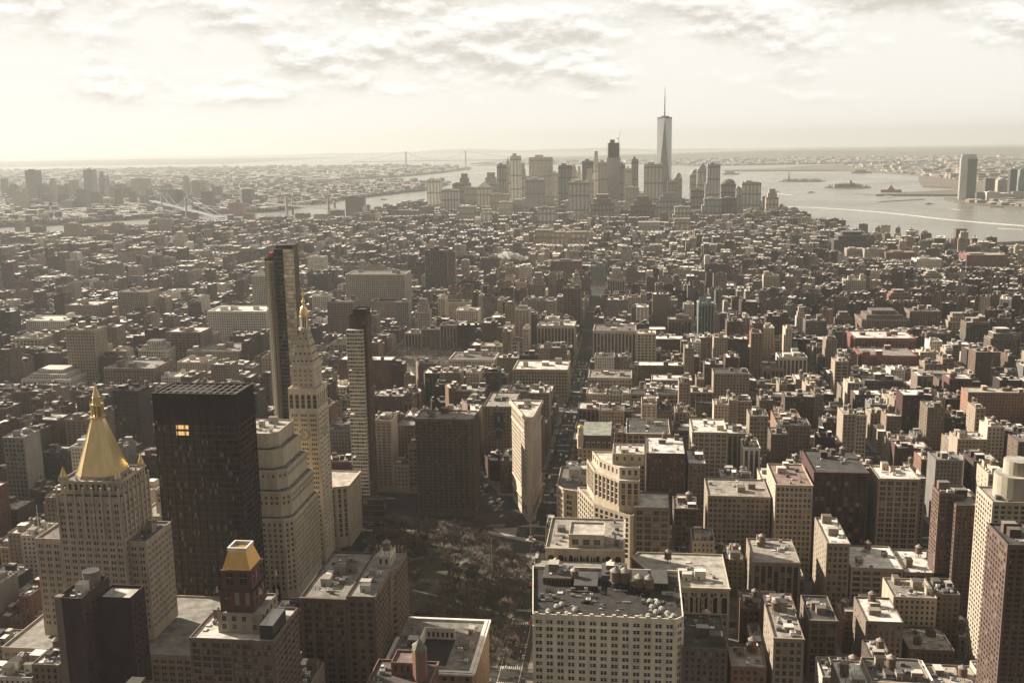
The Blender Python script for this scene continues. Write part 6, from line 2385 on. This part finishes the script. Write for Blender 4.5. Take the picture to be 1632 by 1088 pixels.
r = random.Random(21)
LANES = []
for x in (-84, -80, -74, -68, -63.5):
    LANES += [(x, y, 0, 'the long avenue') for y in np.arange(600, 1540, 8.5) if not 806 < y < 834]
for o_ in (-5, 0, 5):
    LANES += [(BW(y) + o_, y, -.405, 'the diagonal avenue') for y in np.arange(850, 1290, 8)]
    LANES += [(BW(y) + o_, y, -.405, 'the diagonal avenue') for y in np.arange(585, 700, 8)]
LANES += [(x, y, 1.57, 'the wide cross street') for y in (815, 819.5, 824, 827) for x in np.arange(-230, -110, 8)]
LANES += [(x, y, 0, 'the park side avenue') for x in (-229, -225, -220) for y in np.arange(600, 810, 9)]
LANES += [(x, y, 0, 'the far right avenue') for x in (230, 237, 244) for y in np.arange(900, 1500, 9)]
k = 0
for x, y, a, st in LANES:
    if x < -77 and y < 806 and st == 'the long avenue':
        continue
    if r.random() > (.42 if abs(x + 84) > 1 and abs(x + 63.5) > 1 else .5):
        continue
    if any(abs(y - S(q)) < 9 for q in range(12, 30)) and r.random() < .7:
        continue
    if a < 0 and ((-100 < x < -55) and y < 850 or inside(PLZ[0], x, y)):
        continue
    kind = r.choice(['car'] * 8 + ['van'] * 2 + (['bus'] if abs(x + 74) < 7 and r.random() < .4 else ['car']))
    col = r.choice(['yellow', 'white', 'white', 'black', 'black', 'black', 'silver', 'silver', 'silver', 'yellow', 'red'] if kind == 'car' else ['white', 'white', 'black', 'silver'])
    if k > 290:
        break
    o = bpy.data.objects.new('delivery_van' if kind == 'van' else 'city_bus' if kind == 'bus' else 'car', car_mesh(kind, col))
    COL.objects.link(o)
    o.location = (x + r.uniform(-.3, .3), y + r.uniform(-2, 2), .01)
    o.rotation_euler = (0, 0, a + (pi if r.random() < .15 else 0))
    nb = int((y - 820) // 80.4)
    wh = 'behind' if nb >= 0 else 'before'
    seg_ = '%s block %s the wedge tower' % (ordw(abs(nb) if nb >= 0 else abs(nb) - 1), wh)
    tag(o, '%s %s in traffic on %s, %s' % (col, {'car': 'car', 'van': 'delivery van', 'bus': 'bus'}[kind], st, seg_), {'car': 'car', 'van': 'van', 'bus': 'bus'}[kind], '%s %ss on %s, %s' % (col, kind, st, seg_))
    k += 1

# ------------------------------------------------------------------ people crossing the plaza
def body(walk):
    J = {'hip': ((0, 0, .95), .15), 'waist': ((0, 0, 1.12), .135), 'chest': ((0, .01, 1.36), .165), 'neck': ((0, .01, 1.50), .06), 'head': ((0, .03, 1.60), .095), 'crown': ((0, .02, 1.70), .085)}
    E = [('hip', 'waist'), ('waist', 'chest'), ('chest', 'neck'), ('neck', 'head'), ('head', 'crown')]
    for s, n in ((-1, 'l'), (1, 'r')):
        f = s * walk
        J.update({'th' + n: ((s * .10, 0, .86), .105), 'kn' + n: ((s * .10, .16 * f + .03, .49), .065), 'an' + n: ((s * .10, .24 * f - (.06 if f < 0 else 0), .09), .045), 'to' + n: ((s * .11, .24 * f + .14, .04), .04),
                  'sh' + n: ((s * .20, 0, 1.42), .07), 'el' + n: ((s * .25, -.10 * f, 1.15), .05), 'wr' + n: ((s * .24, -.12 * f + .08, .90), .035), 'ha' + n: ((s * .24, -.12 * f + .10, .80), .035)})
        E += [('hip', 'th' + n), ('th' + n, 'kn' + n), ('kn' + n, 'an' + n), ('an' + n, 'to' + n), ('chest', 'sh' + n), ('sh' + n, 'el' + n), ('el' + n, 'wr' + n), ('wr' + n, 'ha' + n)]
    ks = list(J)
    me = bpy.data.meshes.new('person')
    me.from_pydata([J[k_][0] for k_ in ks], [(ks.index(p), ks.index(q)) for p, q in E], [])
    o = bpy.data.objects.new('person', me)
    COL.objects.link(o)
    o.modifiers.new('skin', 'SKIN').use_smooth_shade = True
    if not me.skin_vertices:
        with bpy.context.temp_override(object=o, active_object=o):
            bpy.ops.mesh.customdata_skin_add()
    for i, k_ in enumerate(ks):
        v = me.skin_vertices[0].data[i]
        v.radius = (J[k_][1], J[k_][1])
        v.use_root = k_ == 'hip'
    o.modifiers.new('sub', 'SUBSURF').levels = 1
    dg = bpy.context.evaluated_depsgraph_get()
    out = bpy.data.meshes.new_from_object(o.evaluated_get(dg))
    bpy.data.objects.remove(o)
    return out


BODY = [body(0.0), body(1.0)]
WEAR = {'black': (.02, .02, .022), 'grey': (.12, .11, .1), 'brown': (.1, .06, .04), 'cream': (.42, .37, .3), 'red': (.25, .04, .035)}
PM_ = {}


def person(x, y, z, wear, walk, label):
    if (wear, walk) not in PM_:
        me = BODY[walk].copy()
        me.materials.clear()
        n = len(me.polygons)
        cols = np.zeros((n, 4), np.float32)
        cols[:, 3] = 1
        for i, p in enumerate(me.polygons):
            zc = p.center.z
            hand = abs(p.center.x) > .17 and zc < .9
            cols[i, :3] = (.05, .035, .025) if zc > 1.66 else (.42, .28, .2) if zc > 1.5 or hand else WEAR[wear] if zc > .8 else (.035, .035, .042) if zc > .09 else (.015, .013, .012)
        at_ = me.attributes.new('Col', 'FLOAT_COLOR', 'FACE')
        at_.data.foreach_set('color', cols.ravel())
        me.materials.append(MAT['paint'])
        PM_[wear, walk] = me
    o = bpy.data.objects.new('person', PM_[wear, walk])
    COL.objects.link(o)
    o.location = (x, y, z)
    o.rotation_euler = (0, 0, r.uniform(0, 6.28))
    tag(o, label, 'person', 'people crossing the plaza in %s coats, %s' % (wear, label.split(', ')[-1]))


r = random.Random(31)
for i in range(70):
    if i < 34:
        x, y, wh, z = r.uniform(-84, -60), r.uniform(700, 770), 'on the pale plaza before the wedge tower', .15
        if not inside(PLZ[0], x, y):
            continue
    elif i < 54:
        x, y, wh, z = r.uniform(-83.6, -82.8), r.uniform(592, 735), 'on the pavement beside the park', .15
    else:
        x, y, wh, z = r.uniform(-128, -110), r.uniform(826.5, 828.5), 'at the corner left of the wedge tower', .15
        if x > -110 or y > 835:
            continue
    w_ = r.choice(['black', 'black', 'grey', 'brown', 'cream', 'red'])
    k_ = r.randint(0, 1)
    person(x, y, z, w_, k_, 'person in a %s coat %s, %s' % (w_, 'walking' if k_ else 'standing', wh))

# ------------------------------------------------------------------ flagpole and monument on the square
m = MB()
tube(m, (-101, 700, .2), (-101, 700, 38), .3, .12, 'paint', (.5, .46, .4), 6)
prism(m, ngon(-101, 700, 1.6, 8), .15, 1.6, 'masonry', (.35, .3, .25))
prism(m, ngon(-101, 700, .3, 8), 38, 38.5, 'gilding', (.8, .6, .2))
tag(m.build('flagpole', (-101, 700, 0)), 'tall pale flagpole at the edge of the park beside the long avenue', 'flagpole')
mx, my = at(846, 862, 0)
m = MB()
prism(m, ngon(mx, my, 4.2, 12), 0, 1.2, 'masonry', (.34, .3, .24))
prism(m, ngon(mx, my, 2.0, 4, .78), 1.2, 4, 'masonry', (.38, .33, .26))
prism(m, ngon(mx, my, 1.0, 4, .78), 4, 14.5, 'masonry', (.4, .35, .28), pts1=ngon(mx, my, .7, 4, .78))
prism(m, ngon(mx, my, .7, 4, .78), 14.5, 15.8, 'masonry', (.4, .35, .28), pts1=ngon(mx, my, .04, 4, .78))
tag(m.build('obelisk_monument', (mx, my, 0)), 'small pale obelisk on a round base in the plaza by the avenue', 'monument')

# ------------------------------------------------------------------ harbour: islands, statue, bridges, piers, boats
(lc, lw), (ec, ew) = LIBI[1:], ELLI[1:]
sx, sy = at(1257, 288, SEA)
hgt = aty(1257, 272, sy)[1] - SEA
V = (.21, .24, .19)
m = MB()
s = hgt / 93.0
star = [(sx + (34 if i % 2 else 48) * s * cos(2 * pi * i / 22), sy + (34 if i % 2 else 48) * s * sin(2 * pi * i / 22)) for i in range(22)]
b0 = [(sx + 40 * s * cos(2 * pi * i / 11), sy + 40 * s * sin(2 * pi * i / 11)) for i in range(11)]
prism(m, b0, SEA, SEA + 13 * s, 'masonry', (.3, .26, .2))
prism(m, ngon(sx, sy, 15 * s, 4, pi / 4), SEA + 13 * s, SEA + 46 * s, 'masonry', (.32, .28, .22), pts1=ngon(sx, sy, 10 * s, 4, pi / 4))
ST_ = tag(m.build('statue', (sx, sy, SEA)), 'robed statue with a raised torch on a stone pedestal on the harbour island', 'statue')
m = MB()
zz = SEA + 46 * s
prof = [(5.6, 0), (5.2, 8), (4.6, 17), (4.9, 24), (4.2, 29), (1.6, 31), (1.9, 33), (1.7, 36), (.6, 37)]
for (r0, h0), (r1, h1) in zip(prof, prof[1:]):
    prism(m, ngon(sx, sy, r0 * s, 10), zz + h0 * s, zz + h1 * s, 'masonry', V, pts1=ngon(sx, sy, r1 * s, 10))
tube(m, (sx - 3.6 * s, sy, zz + 28 * s), (sx - 5.2 * s, sy, zz + 42 * s), 1.3 * s, .9 * s, 'masonry', V, 6)
prism(m, ngon(sx - 5.3 * s, sy, 1.6 * s, 8), zz + 42 * s, zz + 47 * s, 'masonry', (.5, .4, .2), pts1=ngon(sx - 5.3 * s, sy, .5 * s, 8))
tube(m, (sx + 3.6 * s, sy, zz + 28 * s), (sx + 4.6 * s, sy - 2 * s, zz + 19 * s), 1.3 * s, 1.1 * s, 'masonry', V, 6)
for i in range(7):
    a = pi * (i + .5) / 7
    tube(m, (sx, sy, zz + 36 * s), (sx + 4 * s * cos(a), sy, zz + 36 * s + 4 * s * sin(a)), .3 * s, .05, 'masonry', V, 3)
kid(m, 'robed_figure', ST_, (sx, sy, SEA))
r = random.Random(14)
m = MB()
for (c_, w_, n) in ((lc, lw, 130), (ec, ew, 110)):
    for _ in range(n):
        a, b = r.uniform(0, 2 * pi), r.random() ** .5 * .86
        x, y = c_[0] + cos(a) * b * w_, c_[1] + sin(a) * b * 150
        if hypot(x - sx, y - sy) < 60 * s:
            continue
        h = r.uniform(10, 20)
        for q in range(14):
            t = r.uniform(0, 2 * pi)
            p = Vector((x + cos(t) * 7 * r.random(), y + sin(t) * 7 * r.random(), SEA + 2 + h * r.random()))
            e = Vector((r.gauss(0, 1), r.gauss(0, 1), r.gauss(0, 1))).normalized() * 3.2
            u = e.orthogonal().normalized() * 2.2
            m.polys([[p - u, p + u, p + e]], 'bark', (.09, .075, .05))
tag(m.build('island_woods'), 'dark low trees covering the two harbour islands', 'woods', None, 'stuff')
for i, (f, wd_, h, cc, rf) in enumerate(((-.45, 60, 22, 'stone', 0), (-.1, 110, 26, 'tan', 1), (.3, 70, 20, 'pale', 0), (.05, 16, 46, 'stone', 1))):
    x, y = ec[0] + f * ew, ec[1] - 60
    m = MB()
    box(m, x - wd_ / 2, x + wd_ / 2, y, y + 30, -5.2, h - 8, 'facade', np.append(np.array(FARC[cc]), .4), np.array((.2, .15, .11)))
    b = tag(m.build('island_hall', (x, y, -5)), ('pale end hall', 'wide main hall', 'pale right hall', 'slim tower')[i] + ' on the flat wooded island in the harbour', 'building')
    m = MB()
    prism(m, rect(x - wd_ / 2, x + wd_ / 2, y, y + 30), h - 7.9, h - 1, 'masonry', (.2, .14, .1), pts1=rect(x - wd_ / 2 + 5, x + wd_ / 2 - 5, y + 14, y + 16))
    kid(m, 'roof', b, (x, y, -5))
x, y = at(1420, 309, SEA)
m = MB()
box(m, x - 60, x + 60, y, y + 40, -1, 16, 'facade', (.3, .17, .12, .4), np.array((.2, .12, .09)))
tm_ = tag(m.build('ferry_terminal', (x, y, 0)), 'old brick ferry terminal with a pointed clock tower on the far shore', 'building')
m = MB()
prism(m, rect(x - 22, x + 22, y - 2, y + 30), 16, 40, 'masonry', (.2, .1, .08), pts1=rect(x - 2, x + 2, y + 10, y + 14))
tube(m, (x, y + 10, 36), (x, y + 10, 62), 3, .5, 'masonry', (.25, .2, .15), 6)
kid(m, 'roof', tm_, (x, y, 0))


def pier(label, px0, py0, px1, py1, w, shed=False):
    xa, ya = at(px0, py0, SEA)
    xb, yb = at(px1, py1, SEA)
    L = hypot(xb - xa, yb - ya)
    nx, ny = -(yb - ya) / L * w / 2, (xb - xa) / L * w / 2
    m = MB()
    P = [(xa + nx, ya + ny), (xa - nx, ya - ny), (xb - nx, yb - ny), (xb + nx, yb + ny)]
    if (P[1][0] - P[0][0]) * (P[2][1] - P[1][1]) - (P[1][1] - P[0][1]) * (P[2][0] - P[1][0]) < 0:
        P = P[::-1]
    prism(m, P, SEA - .5, SEA + 3, 'masonry', (.16, .13, .1))
    o = tag(m.build('pier', (*cen(P), SEA)), label, 'pier')
    if shed:
        m = MB()
        prism(m, inset(P, w * .15), SEA + 3, SEA + 10, 'masonry', (.28, .25, .2), 'roofing', (.2, .18, .15))
        kid(m, 'pier_shed', o, o.location)


pier('long low pier leading out to the ventilation tower', 1420, 394, 1545, 386, 26)
pier('low pier along the near right shore', 1540, 393, 1640, 388, 24, True)
pier('broad dark pier at the right edge of the near shore', 1500, 400, 1640, 396, 40, True)
pier('park pier at the right tip of downtown', 1240, 352, 1300, 354, 40)
pier('small near pier below the dark glass ziggurat', 1310, 361, 1352, 360, 24)
pier('wooded breakwater bank on the far shore', 1400, 322, 1470, 318, 30)
pier('old rail pier spit on the far shore', 1360, 309, 1425, 313, 22)
pier('dark rail spit below the lone riverbank tower', 1518, 322, 1560, 321, 40)
pier('far pier at the right margin below sheds', 1576, 330, 1640, 330, 40)
x0, z = aty(1524, 365, 3400)
x1, _ = aty(1542, 365, 3400)
m = MB()
prism(m, rect(x0, x1, 3400, 3428), SEA, z, 'masonry', (.14, .1, .08), 'roofing', (.1, .09, .08))
VT = tag(m.build('ventilation_tower', ((x0 + x1) / 2, 3414, SEA)), 'square brown brick ventilation tower standing in the river on the right', 'tower')
m = MB()
for i in range(4):
    a = x0 + (x1 - x0) * (i + .2) / 4
    box(m, a, a + (x1 - x0) * .14, 3399.4, 3400, z * .3, z * .85, 'masonry', (.06, .05, .045))
kid(m, 'louvre', VT, VT.location)


def boat(label, px, py, L, cat='boat', col=(.4, .37, .32), ang=0.0):
    x, y = at(px, py, SEA)
    m = MB()
    hull = [(-L / 2, -L * .1), (L * .3, -L * .1), (L / 2, 0), (L * .3, L * .1), (-L / 2, L * .1)]
    R_ = [(x + a * cos(ang) - b * sin(ang), y + a * sin(ang) + b * cos(ang)) for a, b in hull]
    prism(m, R_, SEA - .3, SEA + L * .07, 'paint', (.1, .09, .08))
    o = tag(m.build('boat', (x, y, SEA)), label, cat)
    m = MB()
    C_ = [(x + a * cos(ang) - b * sin(ang), y + a * sin(ang) + b * cos(ang)) for a, b in rect(-L * .35, L * .2, -L * .07, L * .07)]
    prism(m, C_, SEA + L * .07, SEA + L * .17, 'paint', col)
    kid(m, 'cabin', o, o.location)


boat('small ferry at the head of the long white wake', 1247, 330, 45)
boat('white boat passing below the statue island', 1293, 307, 48, 'boat', (.65, .6, .52))
boat('dark tug out on the wide river', 1481, 325.5, 42)
boat('distant barge beyond the flat wooded island', 1373, 276, 190, 'barge', (.2, .18, .15))
boat('white boat in the channel beside downtown', 1237, 306, 40, 'boat', (.6, .56, .5))
boat('tiny boat on the left river near the long bay', 612, 318.5, 45)
boat('ship far out left of the tallest tower', 1165, 278, 160, 'ship', (.3, .27, .22))
m = MB()
pts = [(1250, 329.5), (1300, 331), (1350, 334), (1400, 338), (1450, 343), (1500, 349), (1560, 354.5), (1632, 360)]
for (a, b), (c, d) in zip(pts, pts[1:]):
    w = .35 + (a - 1250) * .0016
    q = [at(a, b - w, SEA + .05), at(c, d - w, SEA + .05), at(c, d + w, SEA + .05), at(a, b + w, SEA + .05)]
    m.polys([[(*p, SEA + .05) for p in q]], 'ground', (.55, .52, .45))
for a, b, L in ((1517, 333, 14), (1238, 309, 26), (1590, 364, 40)):
    q = [at(a, b - .5, SEA + .05), at(a + L, b + 1.5, SEA + .05), at(a + L, b + 2.4, SEA + .05), at(a, b + .5, SEA + .05)]
    m.polys([[(*p, SEA + .05) for p in q]], 'ground', (.5, .47, .4))
tag(m.build('wake'), 'long white foam wake trailing across the river', 'wake', None, 'stuff')


def bridge(label, a, b, ht, hd, tw_, col, f0=.2, f1=.8):
    """Suspension bridge between ground points a and b: two towers, a deck, cables and hangers."""
    a, b = Vector((*a, 0)), Vector((*b, 0))
    d = (b - a).normalized()
    n = Vector((-d.y, d.x, 0))
    mid = (a + b) / 2
    m = MB()
    w = tw_ * .9

    def slabq(p, q, z0, z1, hw):
        P = [p - n * hw, p + n * hw, q + n * hw, q - n * hw]
        P = [(v.x, v.y) for v in P]
        if (P[1][0] - P[0][0]) * (P[2][1] - P[1][1]) - (P[1][1] - P[0][1]) * (P[2][0] - P[1][0]) < 0:
            P = P[::-1]
        prism(m, P, z0, z1, 'masonry', col, None, None, True)
    slabq(a, b, hd - tw_ * .25, hd, w)
    root = tag(m.build('suspension_bridge', mid), label, 'bridge')
    t0, t1 = a.lerp(b, f0), a.lerp(b, f1)
    for t in (t0, t1):
        m = MB()
        for s_ in (-1, 1):
            p = t + n * w * s_
            slabq(p - d * tw_ * .3, p + d * tw_ * .3, SEA, ht, tw_ * .22)
        slabq(t - d * tw_ * .25, t + d * tw_ * .25, ht - tw_ * .4, ht, w)
        slabq(t - d * tw_ * .2, t + d * tw_ * .2, hd + (ht - hd) * .45, hd + (ht - hd) * .52, w)
        kid(m, 'bridge_tower', root, mid)
    for s_ in (-1, 1):
        m = MB()
        pp = []
        for p, q, z0, z1, sag in ((a, t0, hd, ht, .05), (t0, t1, ht, ht, 1.0), (t1, b, ht, hd, .05)):
            for i in range(13):
                f = i / 12
                v = p.lerp(q, f) + n * w * s_
                z = z0 + (z1 - z0) * f - sag * 4 * f * (1 - f) * (ht - hd) * .9 * (1 if sag == 1 else 1)
                pp.append(Vector((v.x, v.y, z)))
        for p, q in zip(pp, pp[1:]):
            if (q - p).length > .1:
                tube(m, p, q, tw_ * .07, tw_ * .07, 'masonry', col, 4)
        for p in pp[14:25]:
            tube(m, p, (p.x, p.y, hd), tw_ * .03, tw_ * .03, 'masonry', col, 3)
        kid(m, 'cable', root, mid)


bridge('hazy suspension bridge spanning the far harbour mouth', (aty(560, 258, 16300)[0], 16300), (aty(830, 258, 16700)[0], 16700), 207, 62, 34, (.2, .2, .18), (647 - 560) / 270, (742 - 560) / 270)
bridge('suspension bridge over the left river before the hazy towers', (aty(232, 338, 5650)[0], 5650), (-1663, 4050), 98, 40, 16, (.2, .21, .2), .33, .66)
bridge('stone-towered bridge far behind the brown apartment slab', (-1860, 5100), (-1180, 4420), 84, 40, 18, (.22, .19, .15), .28, .72)

# white steam rising from a roof in the middle distance
sm = bpy.data.materials.new('steam')
sm.use_nodes = True
sn, sk = sm.node_tree.nodes, sm.node_tree.links
sn.remove(sn['Principled BSDF'])
sv = sn.new('ShaderNodeVolumePrincipled')
sv.inputs['Color'].default_value = (.97, .95, .9, 1)
sv.inputs['Density'].default_value = .06
sk.new(sv.outputs[0], sn['Material Output'].inputs['Volume'])
MAT['steam'] = sm
sx_, sy_ = at(835, 440, 0)
z_ = aty(836, 410, sy_)[1]
bm = bmesh.new()
r = random.Random(2)
for i in range(13):
    f = i / 12
    ret = bmesh.ops.create_icosphere(bm, subdivisions=2, radius=4 + 7 * f * (1.3 - f) + r.uniform(-1, 2))
    o_ = Vector((6 - 62 * f + r.gauss(0, 2), r.gauss(0, 3), z_ - 4 + 10 * sin(f * 2.4) + r.gauss(0, 1.5)))
    for v in ret['verts']:
        v.co = v.co * (1 + .12 * sin(v.co.x * 2 + i) + .1 * cos(v.co.z * 3)) + o_
me = bpy.data.meshes.new('steam_plume')
bm.to_mesh(me)
me.materials.append(sm)
so_ = bpy.data.objects.new('steam_plume', me)
COL.objects.link(so_)
so_.location = (sx_, sy_, 0)
tag(so_, 'white steam drifting left from a roof in the middle distance', 'steam', None, 'stuff')
